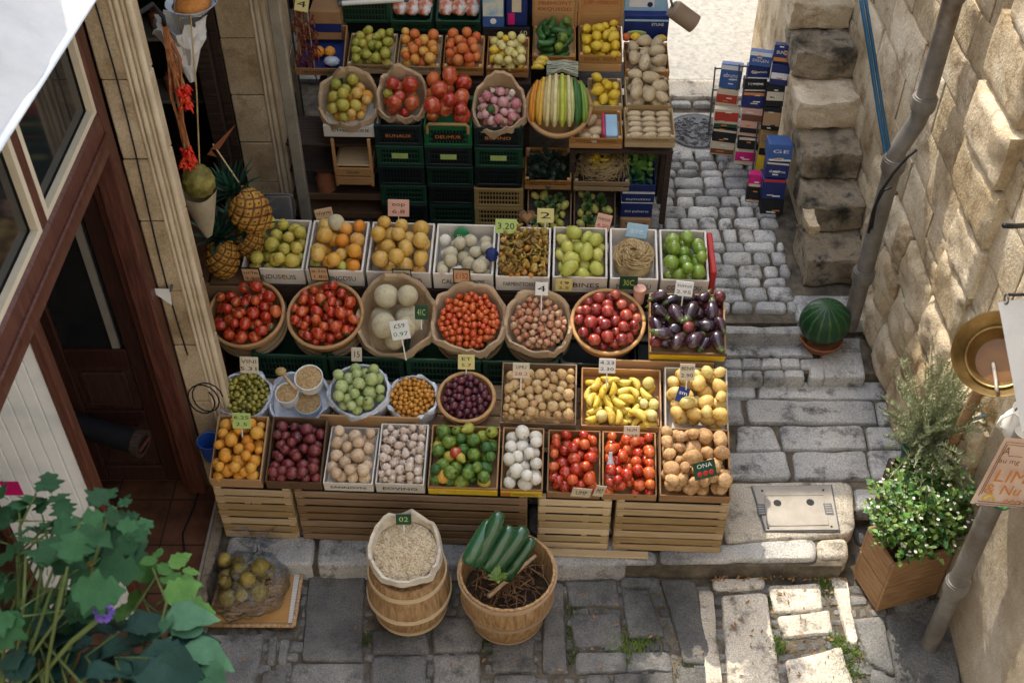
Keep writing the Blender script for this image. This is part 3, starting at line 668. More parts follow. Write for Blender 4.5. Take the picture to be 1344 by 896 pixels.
# shelves glimpsed in the dark opening
sh = empty("wall_shelves", (-2.1, 6.7, .3), "dark shelves with jars seen through the shop opening behind the pineapples", "shelf")
for z_ in (.7, 1.15, 1.6, 2.0):
    mb = MB(); mb.bx(-.45, .25, -.12, .14, z_ - .012, z_ + .012); mb.build("shelf_board", flat('shelf_edge%d' % int(z_ * 100), (.20, .18, .15), .7), sh)
    for k in range(5):
        mb = MB(); hh = rng.uniform(.09, .16); mb.lathe([(.0001, 0), (.04, 0), (.042, hh * .8), (.028, hh * .9), (.028, hh), (.0001, hh)], 12)
        o = mb.build("jar", [M['interior'], flat('jar_amber', (.2, .1, .02), .3), M['terracotta'], flat('jar_grey', (.12, .12, .1), .4)][k % 4], sh, smooth=40); o.location = (-.38 + k * .13, 0, z_ + .013)
# ------------------------------------------------------------------ buildings above / across (out of frame, added to shade and fill the alley)
XR = .30 - LT.x / -LT.z * 7.25
up = empty("upper_house", (-3.5, 9.8, 2.4), "stone house behind the crate display, its unseen upper block shaped to shade the stall", "building")
mb = MB(); mb.bx(XR - 4.5, XR, 7.75, 13, 3.0, 8); o = mb.build("upper_shade_block", M['pier'], up); o.matrix_local = T(3.5, -9.8, -2.4)  # unseen block, right edge placed to set the stall's shadow boundary
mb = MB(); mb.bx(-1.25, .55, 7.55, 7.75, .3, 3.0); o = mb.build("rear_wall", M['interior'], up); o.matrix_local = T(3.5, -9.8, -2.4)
br = empty("passage_blocker", (0.6, 8.8, 4), "unseen stone slab added high over the alley to shade the street", "light blocker")
mb = MB(); mb.bx(XR + .001, WX - .001, 7.62, 10.9, 4.0, 4.6); o = mb.build("blocker_slab", M['limestone'], br); o.matrix_local = T(-.6, -8.8, -4)  # added solid slab, edges set so its shadow bounds the sun patch

op = empty("bounce_facade", (0, -1.5, 0), "pale stone house front behind the viewpoint, added to bounce sun onto the stall", "building")
mb = MB(); mb.bx(-7, 7, -2, -1.5, 0, 7.5); o = mb.build("facade_wall", flat('pale_facade', (.46, .41, .33), .9), op); o.matrix_local = T(0, 1.5, 0)  # unseen wall added as warm bounce fill for the shaded fronts

# vine on wires, added unseen above the picture to dapple the front paving
vn = empty("shade_vine", (-.6, 5.0, 3.1), "unseen leafy vine on wires over the alley, added to dapple the front paving", "vine")
r_ = random.Random(15); ml = MB(); mw = MB()
for k in range(5): mw.tube([(-1.3, -.5 + k * .34, .05), (2.75, -.5 + k * .34, .08)], .004, n=4)
for k in range(1500):
    x = r_.uniform(-1.25, 1.05); y = r_.uniform(-.55, .75); 
    if n3((x, y, 0), 2.6, 4) < -.12 + .30 * max(0, min(.7, x + .5)): continue
    p = Vector((x, y, .08 + abs(r_.gauss(0, .07)))); a = r_.uniform(0, 6.28); d = Vector((math.cos(a), math.sin(a), r_.uniform(-.5, .2))) * r_.uniform(.06, .10); s_ = d.cross(Vector((0, 0, 1))).normalized() * d.length * .55
    ml.poly([p, p + d * .4 - s_, p + d, p + d * .4 + s_])
ml.build("foliage", M['leaf'], vn); mw.build("wire", M['iron'], vn)
mb = MB(); mb.tube([(-1.15, -.4, .06), (-.4, -.3, .09), (.3, -.1, .06), (.9, .1, .08)], .018, n=7, taper=.4); mb.tube([(-1.15, .3, 0), (-.3, .2, .03), (.6, .4, 0)], .015, n=7, taper=.4); mb.build("stem", M['stick'], vn)
# ================================================================== PRODUCE SHAPES
def fm(name, cols, rough=.35, pole=None, spots=None, **k):
    k.setdefault('scale', 2.2); k.setdefault('bump', .06); k.setdefault('spec', .5); k.setdefault('contrast', (.38, .62))
    return mat(name, cols, rough, random_ob=True, pole=pole, spots=spots, **k)
DK = (.05, .035, .015)
FM = {
 'tomato': fm('tomato', [(.22, .010, .008), (.40, .016, .010), (.50, .04, .014), (.56, .13, .03), (.44, .05, .02)], .24, ((.06, .07, .02), .80, .9), spots=(.55, .17, .04)),
 'dried': fm('dried', [(.16, .12, .02), (.30, .22, .04), (.42, .32, .08)], .6, spots=(.12, .09, .02)),
 'cherry': fm('cherry', [(.50, .04, .01), (.60, .10, .02), (.64, .17, .035)], .25, ((.08, .06, .02), .84, .93)),
 'orange': fm('orange', [(.60, .17, .012), (.66, .26, .02), (.66, .34, .05), (.68, .40, .07)], .42, (DK, .93, .97), bump=.25, bscale=28),
 'apricot': fm('apricot', [(.58, .20, .03), (.66, .32, .06), (.68, .40, .10)], .5, (DK, .93, .98)),
 'gold': fm('gold', [(.50, .27, .05), (.60, .36, .07), (.62, .42, .12), (.64, .24, .04)], .45, (DK, .93, .98), spots=(.40, .24, .05)),
 'yellowgreen': fm('yellowgreen', [(.30, .30, .04), (.42, .38, .05), (.52, .44, .08), (.56, .40, .08)], .42, (DK, .92, .97), spots=(.28, .22, .05)),
 'pear': fm('pear', [(.16, .20, .02), (.30, .32, .04), (.45, .42, .07), (.42, .28, .06)], .42, spots=(.2, .15, .04)),
 'greenapple': fm('greenapple', [(.12, .22, .02), (.20, .31, .035), (.32, .39, .07)], .3, (DK, .80, .9)),
 'lime': fm('lime', [(.012, .05, .012), (.03, .11, .02), (.16, .24, .03), (.38, .38, .05)], .4, (DK, .95, .99), bump=.2, bscale=24),
 'fig': fm('fig', [(.25, .33, .10), (.36, .44, .16), (.46, .52, .24)], .5, (DK, .95, .99), spots=(.2, .25, .09)),
 'melon': fm('melon', [(.52, .46, .29), (.62, .56, .38), (.68, .63, .48)], .7, (DK, .95, .98), bump=.7, bscale=16, spots=(.45, .37, .2)),
 'white': fm('whitefruit', [(.52, .50, .42), (.64, .61, .52), (.70, .68, .6)], .55, (DK, .95, .98)),
 'beige': fm('beige', [(.45, .31, .19), (.58, .43, .28), (.66, .52, .36)], .65, (DK, .93, .97), spots=(.36, .23, .13)),
 'plum': fm('plum', [(.055, .008, .014), (.13, .014, .018), (.20, .025, .022), (.10, .03, .045)], .38, (DK, .94, .98), spots=(.20, .13, .14)),
 'redplum': fm('redplum', [(.16, .010, .016), (.28, .022, .022), (.40, .05, .03), (.50, .18, .10)], .25, (DK, .94, .98), spots=(.33, .12, .09)),
 'grape': fm('grape', [(.035, .006, .014), (.085, .012, .024), (.15, .03, .04)], .28, spots=(.17, .11, .13)),
 'aubergine': fm('aubergine', [(.008, .005, .011), (.018, .009, .02), (.04, .018, .033), (.09, .045, .05)], .2, ((.07, .09, .03), .86, .90), spec=.6),
 'peach': fm('peach', [(.50, .07, .02), (.58, .15, .035), (.62, .24, .07)], .5, (DK, .9, .97)),
 'redapple': fm('redapple', [(.32, .012, .012), (.46, .03, .02), (.56, .18, .05)], .28, (DK, .78, .86), spots=(.55, .27, .08)),
 'lemon': fm('lemon', [(.62, .40, .02), (.70, .48, .03), (.70, .52, .06)], .4, bump=.2, bscale=26),
 'paleyellow': fm('paleyellow', [(.55, .47, .13), (.64, .56, .20), (.68, .60, .3)], .5, (DK, .93, .98)),
 'banana': fm('banana', [(.58, .40, .03), (.66, .48, .05), (.70, .55, .12), (.62, .32, .02)], .4, ((.14, .10, .02), 1.75, 2.0), spots=(.5, .32, .03)),
 'mango': fm('mango', [(.34, .38, .06), (.48, .48, .09), (.58, .52, .16)], .42, (DK, 1.15, 1.3), spots=(.40, .36, .07)),
 'yellowmango': fm('yellowmango', [(.58, .35, .08), (.66, .44, .13), (.68, .50, .2), (.36, .36, .06)], .45, (DK, 1.15, 1.3), spots=(.52, .29, .07)),
 'potato': fm('potato', [(.30, .16, .06), (.46, .27, .11), (.58, .38, .19), (.40, .21, .08), (.62, .45, .27)], .7, spots=(.3, .18, .08)),
 'palepotato': fm('palepotato', [(.44, .34, .20), (.56, .45, .28), (.63, .53, .36)], .7, spots=(.36, .26, .14)),
 'nut': fm('nut', [(.40, .25, .10), (.54, .37, .17), (.62, .46, .25)], .6, spots=(.28, .16, .06)),
 'garlic': fm('garlic', [(.46, .35, .25), (.60, .50, .40), (.66, .58, .50), (.40, .22, .17)], .6, spots=(.36, .2, .15)),
 'onion': fm('onion', [(.36, .10, .05), (.50, .22, .12), (.60, .38, .24), (.40, .26, .12)], .4, (DK, 1.1, 1.25), spots=(.30, .13, .07)),
 'olive': fm('olive', [(.10, .095, .012), (.24, .21, .025), (.42, .37, .06)], .25, spots=(.06, .055, .01)),
 'berry': fm('berry', [(.36, .14, .015), (.50, .22, .03), (.60, .31, .06)], .3),
 'mushroom': fm('mushroom', [(.12, .07, .02), (.30, .18, .04), (.52, .33, .06), (.14, .15, .04)], .6, spots=(.1, .06, .02)),
 'radish': fm('radish', [(.42, .10, .12), (.55, .25, .26), (.62, .42, .4)], .4, (( .3, .35, .12), .9, .96), spots=(.5, .35, .33)),
 'cucumber': fm('cucumber', [(.010, .055, .012), (.025, .10, .02), (.05, .16, .035)], .3, spec=.5),
 'courgette': fm('courgette', [(.008, .05, .018), (.015, .08, .03), (.025, .11, .042)], .2, ((.12, .2, .05), 2.75, 3.0), spots=(.03, .12, .05), spec=.6),
 'greenveg': fm('greenveg', [(.05, .12, .03), (.12, .22, .06), (.24, .34, .14)], .5),
 'greystone': fm('greystone', [(.14, .13, .11), (.22, .21, .17), (.28, .26, .2)], .7),
}
for k_ in ('tomato', 'cherry', 'redapple', 'redplum', 'aubergine', 'courgette', 'olive', 'greenapple'):
    b_ = FM[k_].node_tree.nodes['Principled BSDF']; b_.inputs['Coat Weight'].default_value = .5; b_.inputs['Coat Roughness'].default_value = .08
def lathe_fruit(prof, n=18, fn=None):
    mb = MB(); mb.lathe([(max(r, .0001), z) for r, z in prof], n, fn=fn, cap0=False); bmesh.ops.remove_doubles(mb.bm, verts=mb.bm.verts[:], dist=.0004); return mb
def sph(k=9, sq=1.0, dim=.0, lump=0, n=18, seed=0):
    prof = []
    for i in range(k + 1):
        a = -math.pi / 2 + math.pi * i / k; r, z = math.cos(a), math.sin(a) * sq
        if dim and z > 0: z -= dim * math.exp(-(r / .28) ** 2)
        if dim and z < 0: z += dim * .5 * math.exp(-(r / .25) ** 2)
        prof.append((r, z))
    fn = None
    if lump: fn = lambda a, j, r, z: (r * (1 + lump * math.cos(5 * a) * (1 if z > -.2 else .4)), z)
    return lathe_fruit(prof, n, fn)
def bend(mb, k, noise_=0, seed=0):
    for v in mb.bm.verts:
        v.co.x += k * v.co.z ** 2
        if noise_:
            q = v.co * 1.2 + Vector((seed, seed, seed)); v.co += Vector((noise.noise(q), noise.noise(q + Vector((5, 0, 0))), noise.noise(q + Vector((0, 9, 0))))) * noise_
    return mb
PR = {}
def proto(key, mb, m, spheres, orient, extra=None):
    mats = [FM[m]] + (extra or []); PR[key] = (mb.mesh(key, mats, smooth=True), spheres, orient)
S1 = [((0, 0, 0), 1.0)]
proto('tomato', bend(sph(9, .88, .16, .02), 0, .06, 1), 'tomato', [((0, 0, 0), .95)], 'any')
proto('plum_tomato', bend(sph(9, 1.22, .06), 0, .06, 4), 'tomato', [((0, 0, -.2), .95), ((0, 0, .2), .95)], 'any')
for k_, m_, sq, dm in (('cherry_tomato', 'cherry', .95, .08), ('orange', 'orange', .97, .04), ('apricot', 'apricot', .96, .12), ('grapefruit', 'gold', .95, .05), ('quince', 'yellowgreen', .96, .10),
                       ('green_apple', 'greenapple', .92, .22), ('green_fig', 'fig', 1.02, .0), ('white_aubergine', 'white', 1.0, .03), ('kohlrabi', 'beige', .95, .08), ('plum', 'plum', 1.08, .06),
                       ('red_plum', 'redplum', 1.05, .06), ('grape', 'grape', 1.08, 0), ('peach', 'peach', .95, .12), ('apple', 'redapple', .9, .24), ('melon', 'melon', .97, .03), ('lime', 'lime', 1.02, 0),
                       ('yellow_plum', 'paleyellow', 1.0, .05), ('walnut', 'nut', 1.05, 0), ('berry', 'berry', 1.0, 0), ('nectarine', 'tomato', .96, .14)):
    proto(k_, bend(sph(9, sq, dm, n=16), 0, .035 if k_ not in ('walnut', 'kohlrabi') else .12, hash(k_) % 7 if False else len(k_)), m_, [((0, 0, 0), .97)], 'any')
proto('dried_fruit', bend(sph(9, .95, .12, .06), 0, .14, 3), 'dried', [((0, 0, 0), .97)], 'any')
proto('olive', sph(6, 1.3, 0, n=10), 'olive', [((0, 0, 0), 1.0)], 'any')
proto('pear', lathe_fruit([(0, -1), (.5, -.92), (.9, -.5), (1, -.05), (.86, .42), (.58, .82), (.42, 1.15), (.25, 1.32), (0, 1.36)], 16), 'pear', [((0, 0, -.05), .95), ((0, 0, .7), .52)], 'lie')
proto('lemon', lathe_fruit([(0, -1.35), (.16, -1.28), (.5, -.98), (.88, -.5), (1, 0), (.88, .5), (.5, .98), (.18, 1.26), (0, 1.38)], 16), 'lemon', [((0, 0, -.3), .92), ((0, 0, .3), .92)], 'lie')
proto('mango', bend(lathe_fruit([(0, -1.3), (.5, -1.12), (.86, -.6), (.95, 0), (.82, .55), (.5, 1.05), (.2, 1.26), (0, 1.3)], 16), .16, .06, 2), 'mango', [((.05, 0, -.35), .85), ((.05, 0, .35), .8)], 'lie')
proto('yellow_mango', bend(lathe_fruit([(0, -1.25), (.52, -1.08), (.9, -.6), (1.0, 0), (.88, .55), (.52, 1.02), (.2, 1.22), (0, 1.27)], 16), .12, .07, 6), 'yellowmango', [((.05, 0, -.3), .9), ((.05, 0, .3), .86)], 'lie')
proto('yellow_pepper', bend(lathe_fruit([(0, -2.0), (.35, -1.85), (.66, -1.3), (.85, -.4), (.88, .4), (.75, 1.2), (.45, 1.75), (.16, 1.9), (.13, 2.25), (0, 2.28)], 14), .16, .07, 3), 'banana', [((.25, 0, -1.2), .62), ((0, 0, 0), .86), ((.25, 0, 1.2), .68)], 'lie')
def auber(): return bend(lathe_fruit([(0, -1.9), (.5, -1.78), (.88, -1.3), (1, -.7), (.92, 0), (.72, .7), (.52, 1.2), (.44, 1.45), (.5, 1.5), (.4, 1.68), (.13, 1.78), (.11, 2.1), (0, 2.12)], 14), .09, .04, 2)
mb = auber()
for f in mb.bm.faces:
    if f.calc_center_median().z > 1.46: f.material_index = 1
proto('aubergine', mb, 'aubergine', [((.1, 0, -.9), .92), ((0, 0, 0), .9), ((.08, 0, .9), .6)], 'lie', [M['stem']])
for i in range(3):
    q = bmesh.new(); q.free(); mb = MB(); mb.ball((0, 0, 0), (1, .9, 1.25 - .15 * i), sub=3, fn=lambda p, s=i * 11: 1 + .22 * n3(p, 1.1, s + 3)); proto('potato%d' % i, mb, 'potato', [((0, 0, -.2), .88), ((0, 0, .2), .88)], 'lie')
    mb = MB(); mb.ball((0, 0, 0), (1, .85, 1.4), sub=3, fn=lambda p, s=i * 13: 1 + .18 * n3(p, 1.1, s + 3)); proto('pale_potato%d' % i, mb, 'palepotato', [((0, 0, -.35), .85), ((0, 0, .35), .85)], 'lie')
    mb = MB(); mb.ball((0, 0, 0), (1, 1, .85), sub=3, fn=lambda p, s=i * 17: 1 + .2 * n3(p, 1.7, s + 5))
    mb.tube([(0, 0, .7), (.08 * i, .05, 1.15), (.2 * (i - 1), .1, 1.55)], .2, n=7, taper=.5); proto('garlic%d' % i, mb, 'garlic', [((0, 0, 0), .95), ((0, 0, .8), .35)], 'any')
    mb = MB(); mb.lathe([(.0001, .25), (.5, .32), (.95, .1), (1.0, -.05), (.75, -.12), (.3, -.2), (.25, -.9), (.3, -1.2), (.0001, -1.25)], 11, fn=lambda a, j, r, z, s=i: (r * (1 + .18 * math.sin(3 * a + s * 2)), z + .12 * math.sin(2 * a + s))); proto('mushroom%d' % i, mb, 'mushroom', [((0, 0, 0), .85), ((0, 0, -.7), .4)], 'any')
proto('onion', bend(lathe_fruit([(0, -.95), (.4, -.88), (.85, -.5), (1, 0), (.85, .5), (.42, .85), (.2, 1.05), (.14, 1.4), (0, 1.42)], 14), .03, .06, 5), 'onion', [((0, 0, 0), .97)], 'any')
proto('radish', bend(lathe_fruit([(0, -1.3), (.1, -1.1), (.5, -.85), (.9, -.4), (1, .1), (.8, .6), (.4, .9), (.25, 1.1), (0, 1.12)], 14), .0, .05, 5), 'radish', [((0, 0, 0), .95)], 'any')
proto('cucumber', bend(lathe_fruit([(0, -3), (.5, -2.85), (.85, -2.3), (1, -1), (1, 1), (.85, 2.3), (.5, 2.85), (0, 3)], 14), .06, .1, 3), 'cucumber', [((.2, 0, -1.9), .85), ((0, 0, -.7), 1), ((0, 0, .7), 1), ((.2, 0, 1.9), .85)], 'lie')
mb = MB()
for k in range(26):
    a, b, t = rng.uniform(0, 6.28), rng.uniform(.1, 1.2), rng.uniform(.5, 1)
    d = Vector((math.cos(a) * math.sin(b), math.sin(a) * math.sin(b), math.cos(b))); s_ = d.cross(Vector((0, 0, 1))).normalized() * .35
    p0 = d * .15; p1 = d * .8 * t; p2 = d * 1.15 * t + Vector((0, 0, -.25))
    mb.poly([p0, p1 - s_, p2, p1 + s_])
PR['leafy'] = (mb.mesh('leafy', [FM['greenveg']], smooth=True), [((0, 0, .4), .65)], 'up')

# ------------------------------------------------------------------ pile packing (sequential deposition, nothing interpenetrates)
def pile(C, shape, dims, items, floor, zmax, name, label, cat, group, mound=.0, cand=46, seed=1, over=.25):
    r_ = random.Random(seed); q = []
    for key, s0, s1, n in items: q += [(key, r_.uniform(s0 * .93, s1 * 1.06)) for _ in range(int(n * 1.15))]
    r_.shuffle(q); PC = np.zeros((0, 3)); PRr = np.zeros((0,)); out = []
    for key, s in q:
        ks = [k for k in PR if k.rstrip('0123456789') == key]; me, sp_, ori = PR[r_.choice(ks)]
        best = None
        for rr in range(3):
            if ori == 'any': Rm = Euler((r_.uniform(-2.2, 2.2), r_.uniform(-2.2, 2.2), r_.uniform(0, 6.28))).to_matrix()
            elif ori == 'lie': Rm = Matrix.Rotation(r_.uniform(0, 6.28), 3, 'Z') @ Matrix.Rotation(math.pi / 2 + r_.uniform(-.35, .35), 3, 'Y') @ Matrix.Rotation(r_.uniform(0, 6.28), 3, 'Z')
            else: Rm = Matrix.Rotation(r_.uniform(0, 6.28), 3, 'Z') @ Matrix.Rotation(r_.uniform(-.3, .3), 3, 'Y')
            O = np.array([list((Rm @ Vector(c)) * s) for c, _ in sp_]); Rr = np.array([x * s for _, x in sp_])
            ext = Rr.max()
            if shape == 'rect':
                w, d = dims; x0, x1 = -w / 2, w / 2; y0, y1 = 0, d
                X = np.array([r_.uniform(x0 + ext * .9, x1 - ext * .9) if x1 - x0 > 2 * ext else 0 for _ in range(cand)]); Y = np.array([r_.uniform(y0 + ext * .9, y1 - ext * .9) for _ in range(cand)])
            else:
                rad = dims; A = [r_.uniform(0, 6.283) for _ in range(cand)]; D = [max(0, rad - ext * .95) * math.sqrt(r_.random()) for _ in range(cand)]
                X = np.array([d * math.cos(a) for a, d in zip(A, D)]); Y = np.array([d * math.sin(a) for a, d in zip(A, D)])
            SX = X[:, None] + O[None, :, 0]; SY = Y[:, None] + O[None, :, 1]
            if shape == 'rect': bad = ((np.abs(SX) + Rr > dims[0] / 2 + .004).any(1)) | ((SY - Rr < -.004).any(1)) | ((SY + Rr > dims[1] + .004).any(1))
            else: bad = (np.sqrt(SX ** 2 + SY ** 2) + Rr > dims + .004).any(1)
            Z = np.max(floor + Rr - O[:, 2]) * np.ones(len(X))
            if len(PC):
                for j in range(len(Rr)):
                    dx = SX[:, j][:, None] - PC[None, :, 0]; dy = SY[:, j][:, None] - PC[None, :, 1]
                    h2 = (Rr[j] + PRr[None, :]) ** 2 - dx * dx - dy * dy
                    hz = np.where(h2 > 0, PC[None, :, 2] + np.sqrt(np.maximum(h2, 0)) - O[j, 2], -9)
                    Z = np.maximum(Z, hz.max(1))
            if shape == 'rect': edge = (2 * X / dims[0]) ** 2 + (2 * (Y - dims[1] / 2) / dims[1]) ** 2
            else: edge = (X * X + Y * Y) / dims ** 2
            cost = Z + mound * edge + bad * 5
            i = int(cost.argmin())
            if not bad[i] and (best is None or cost[i] < best[0]): best = (cost[i], X[i], Y[i], Z[i], Rm, O, Rr)
        if best is None or best[3] > zmax: continue
        _, x, y, z, Rm, O, Rr = best
        PC = np.vstack([PC, O + np.array([x, y, z])]); PRr = np.concatenate([PRr, Rr])
        o = bpy.data.objects.new(name, me); COL.objects.link(o)
        o.matrix_world = C @ T(x, y, z) @ Rm.to_4x4() @ SC(s * r_.uniform(.93, 1.04), s * r_.uniform(.93, 1.04), s * r_.uniform(.92, 1.05))
        tag(o, label, cat, group); out.append(o)
    return out
def single(key, Mw, s, name, label, cat, group=None):
    o = bpy.data.objects.new(name, PR[key][0]); COL.objects.link(o); o.matrix_world = Mw @ SC(s); return tag(o, label, cat, group)

# ------------------------------------------------------------------ writing, tags
TX = {}
def text(s, size, Mw, m, parent, name="writing", wide=None):
    key = (s, m.name)
    if key not in TX:
        c = bpy.data.curves.new("t", 'FONT'); c.body = s; c.size = 1; c.align_x = 'CENTER'; c.align_y = 'CENTER'; c.resolution_u = 2; c.extrude = 0.004
        ob = bpy.data.objects.new("t", c); COL.objects.link(ob); dg = bpy.context.evaluated_depsgraph_get(); dg.update()
        me = bpy.data.meshes.new_from_object(ob.evaluated_get(dg)); me.materials.clear(); me.materials.append(m)
        me.polygons.foreach_set("material_index", [0] * len(me.polygons))
        bpy.data.objects.remove(ob); TX[key] = (me, max([v.co.x for v in me.vertices] + [.01]) * 2)
    me, wd = TX[key]
    sx = size if wide is None else wide / wd
    return link(name, me, parent, Mw @ SC(sx, size, 1 * size))
FRONT = RX(math.pi / 2)       # text plane facing -Y
def tagcard(P, w, h, col, label, lines=("2.95",), ink='ink', stick=.12, tilt=-25, roll=0, yaw=0, rim=False):
    o = empty("price_tag", T(P) @ RZ(R(yaw)) @ RY(R(roll)) @ RX(R(tilt)), label, "price tag")
    mb = MB(); mb.box((0, 0, 0), (w, .004, h), bev=.0015); mb.build("card", M[col], o)
    if rim:
        mb = MB()
        for q in ((0, h / 2, w + .008, .005), (0, -h / 2, w + .008, .005), (-w / 2, 0, .005, h), (w / 2, 0, .005, h)): mb.box((q[0], 0, q[1]), (q[2], .008, q[3]))
        mb.build("frame", M['black'], o)
    n = len(lines)
    for i, t in enumerate(lines):
        zc = h * (.5 - (i + .5) / n) * .86
        text(t, h * .62 / n, T(0, -.003, zc) @ FRONT, M[ink if i else ('ink' if n > 1 else ink)], o, wide=w * (.8 if len(t) > 3 else .6))
    if stick:
        mb = MB(); mb.box((0, .004, -h / 2 - stick / 2 + .02), (.006, .003, stick + .03)); mb.build("stick", M['white'], o)
    return o

# ------------------------------------------------------------------ containers (local frame: x right, y back, z up, origin at bottom front centre)
def carton(C, w, d, h, m, label, cat="box", hb=None, name="fruit_carton", txt=None, tm='ink', liner=None, th=.007, txt2=None, flap=None):
    o = empty(name, C, label, cat); hb = hb or h
    mb = MB(); i = w / 2
    mb.bx(-i, i, 0, th, 0, h, bev=.002); mb.bx(-i, i, d - th, d, 0, hb, bev=.002)
    for s in (-1, 1):
        x0, x1 = sorted((s * i, s * (i - th)))
        vs = [(x0, th + .0005, 0), (x0, d - th - .0005, 0), (x0, d - th - .0005, hb), (x0, th + .0005, h)]
        a = [mb.bm.verts.new(v) for v in vs]; b = [mb.bm.verts.new((x1, v[1], v[2])) for v in vs]
        for k in range(4): mb.bm.faces.new((a[k], a[(k + 1) % 4], b[(k + 1) % 4], b[k]))
        mb.bm.faces.new(a[::-1]); mb.bm.faces.new(b)
    mb.bx(-i + th, i - th, th, d - th, .002, .008)
    mb.build("body", m, o)
    if liner: 
        mb = MB(); mb.bx(-i + th + .001, i - th - .001, th + .001, d - th - .001, .009, .014); mb.build("liner", liner, o)
    if txt: text(txt, h * .42, T(0, -.0025, h * .5) @ FRONT, M[tm], o, wide=w * .72)
    if txt2: text(txt2, hb * .3, T(0, d - th - .003, hb * .8) @ FRONT, M[tm], o, wide=w * .8)
    if flap:
        mb = MB(); mb.bx(-i + .004, i - .004, -.002, .002, 0, flap); f = mb.build("flap", m, o); f.matrix_local = T(0, d - .002, hb) @ RX(R(-38))
    return o
def slat_box(C, w, d, h, m, label, n=3, cat="crate", name="wooden_crate", th=.008, txt=None, tm='ink_brown', inner=True, gap=.014, posts=.018):
    """wooden crate with horizontal slats on all sides"""
    o = empty(name, C, label, cat); i = w / 2; sh = (h - gap * (n - 1)) / n
    for nm, (ax, pos) in (("front_slats", ('y', 0)), ("back_slats", ('y', d - th)), ("side_slats", ('x', -i)), ("side_slats", ('x', i - th))):
        mb = MB()
        for k in range(n):
            z0 = k * (sh + gap); j = rng.uniform(-.003, .003)
            if ax == 'y': mb.bx(-i, i, pos, pos + th, z0 + j, z0 + sh + j, bev=.0015)
            else: mb.bx(pos, pos + th, th + .001, d - th - .001, z0 + j, z0 + sh + j, bev=.0015)
        mb.build(nm, m, o)
    for sx in (-1, 1):
        for yy in (th + .001, d - th - posts - .001):
            mb = MB(); x0 = sx * (i - th - .001); mb.bx(min(x0, x0 - sx * posts), max(x0, x0 - sx * posts), yy, yy + posts, 0, h + .004); mb.build("corner_post", m, o)
    mb = MB(); mb.bx(-i + th + .001, i - th - .001, th + .001, d - th - .001, .003, .010); mb.build("bottom", m if inner else M['dark_wood'], o)
    if txt: text(txt, sh * .62, T(0, -.003, sh * .5 + (n > 1) * (sh + gap)) @ FRONT, M[tm], o, wide=w * .75)
    return o
def basket(C, r, h, m, label, name="round_basket", cat="basket", wob=.0, rimr=.011, bot=.78):
    """C at rim centre, z up"""
    o = empty(name, C @ T(0, 0, -h), label, cat); ph = rng.uniform(0, 6)
    fn = lambda a, j, rr, z: (rr * (1 + wob * math.sin(3 * a + ph)), z + wob * .1 * math.sin(2 * a + ph))
    mb = MB(); mb.lathe([(.0001, 0), (r * bot, 0), (r * (bot + .55 * (1 - bot)), h * .45), (r * .99, h), (r * .96, h), (r * (bot + .5 * (1 - bot)) - .004, h * .45), (r * bot - .01, .008), (.0001, .008)], 40, fn=fn); mb.build("body", m, o, smooth=40)
    mb = MB(); k = 48; mb.tube([(lambda f: (f[0] * math.cos(a), f[0] * math.sin(a), f[1]))(fn(a, 0, r * .985, h)) for a in [2 * math.pi * q / k for q in range(k + 1)]], rimr, n=8); mb.build("rim", m, o, smooth=True)
    mb = MB(); f = bot + .55 * (1 - bot)
    mb.lathe([(r * f * .985, h * .34), (r * f + .007, h * .36), (r * (f + .02) + .007, h * .55), (r * (f + .02), h * .57)], 40, fn=fn); mb.build("hoop", m, o, smooth=40)
    return o
def paper_bag(C, r, h, label, peak=.07, seed=1, m=None, sq=.12, n=40):
    o = empty("paper_bag", C @ T(0, 0, -h), label, "paper bag"); rr_ = random.Random(seed); p1, p2 = rr_.uniform(0, 6), rr_.uniform(0, 6)
    def fn(a, j, rr, z):
        k = z / h; nv = Vector((math.cos(a) * 2.2, math.sin(a) * 2.2, seed + k * 1.5)); fold = .10 * noise.noise(nv) + .07 * (abs(noise.noise(nv * 2.3)) - .2) + .03 * noise.noise(nv * 6)
        q = (abs(math.cos(a)) ** 3 + abs(math.sin(a)) ** 3) ** (-1 / 3); shape = 1 + (q - 1) * sq * 4
        zz = z + (max(0, k - .5) * 2) * (peak * max(0, math.cos(a - math.pi / 2)) ** 2 + .06 * noise.noise(nv * 1.3 + Vector((9, 0, 0))) + .035 * noise.noise(nv * 4))
        return rr * shape * (1 + fold * (1 - .4 * k)), zz
    R_ = r
    mb = MB(); mb.lathe([(.0001, 0), (R_ * .78, 0), (R_ * .9, h * .25), (R_ * .97, h * .6), (R_ * 1.0, h * .9), (R_ * .985, h * 1.0), (R_ * .95, h * .97), (R_ * .88, h * .55), (R_ * .8, h * .2), (R_ * .7, .01), (.0001, .01)], n, fn=fn)
    mb.build("bag", m or M['paper'], o, smooth=24)
    def fn2(a, j, rr, z): 
        x, zz = fn(a, j, rr, h); return x + (j == 0) * .0 + (.012 if j == 1 else 0.02 if j == 2 else 0), zz + (.004, .012, -.03 - .05 * noise.noise(Vector((math.cos(a) * 3, math.sin(a) * 3, seed))))[j]
    mb = MB(); mb.lathe([(R_ * .965, h), (R_ * .975, h), (R_ * .99, h)], n, fn=fn2); mb.build("folded_edge", m or M['paper'], o, smooth=24)
    return o
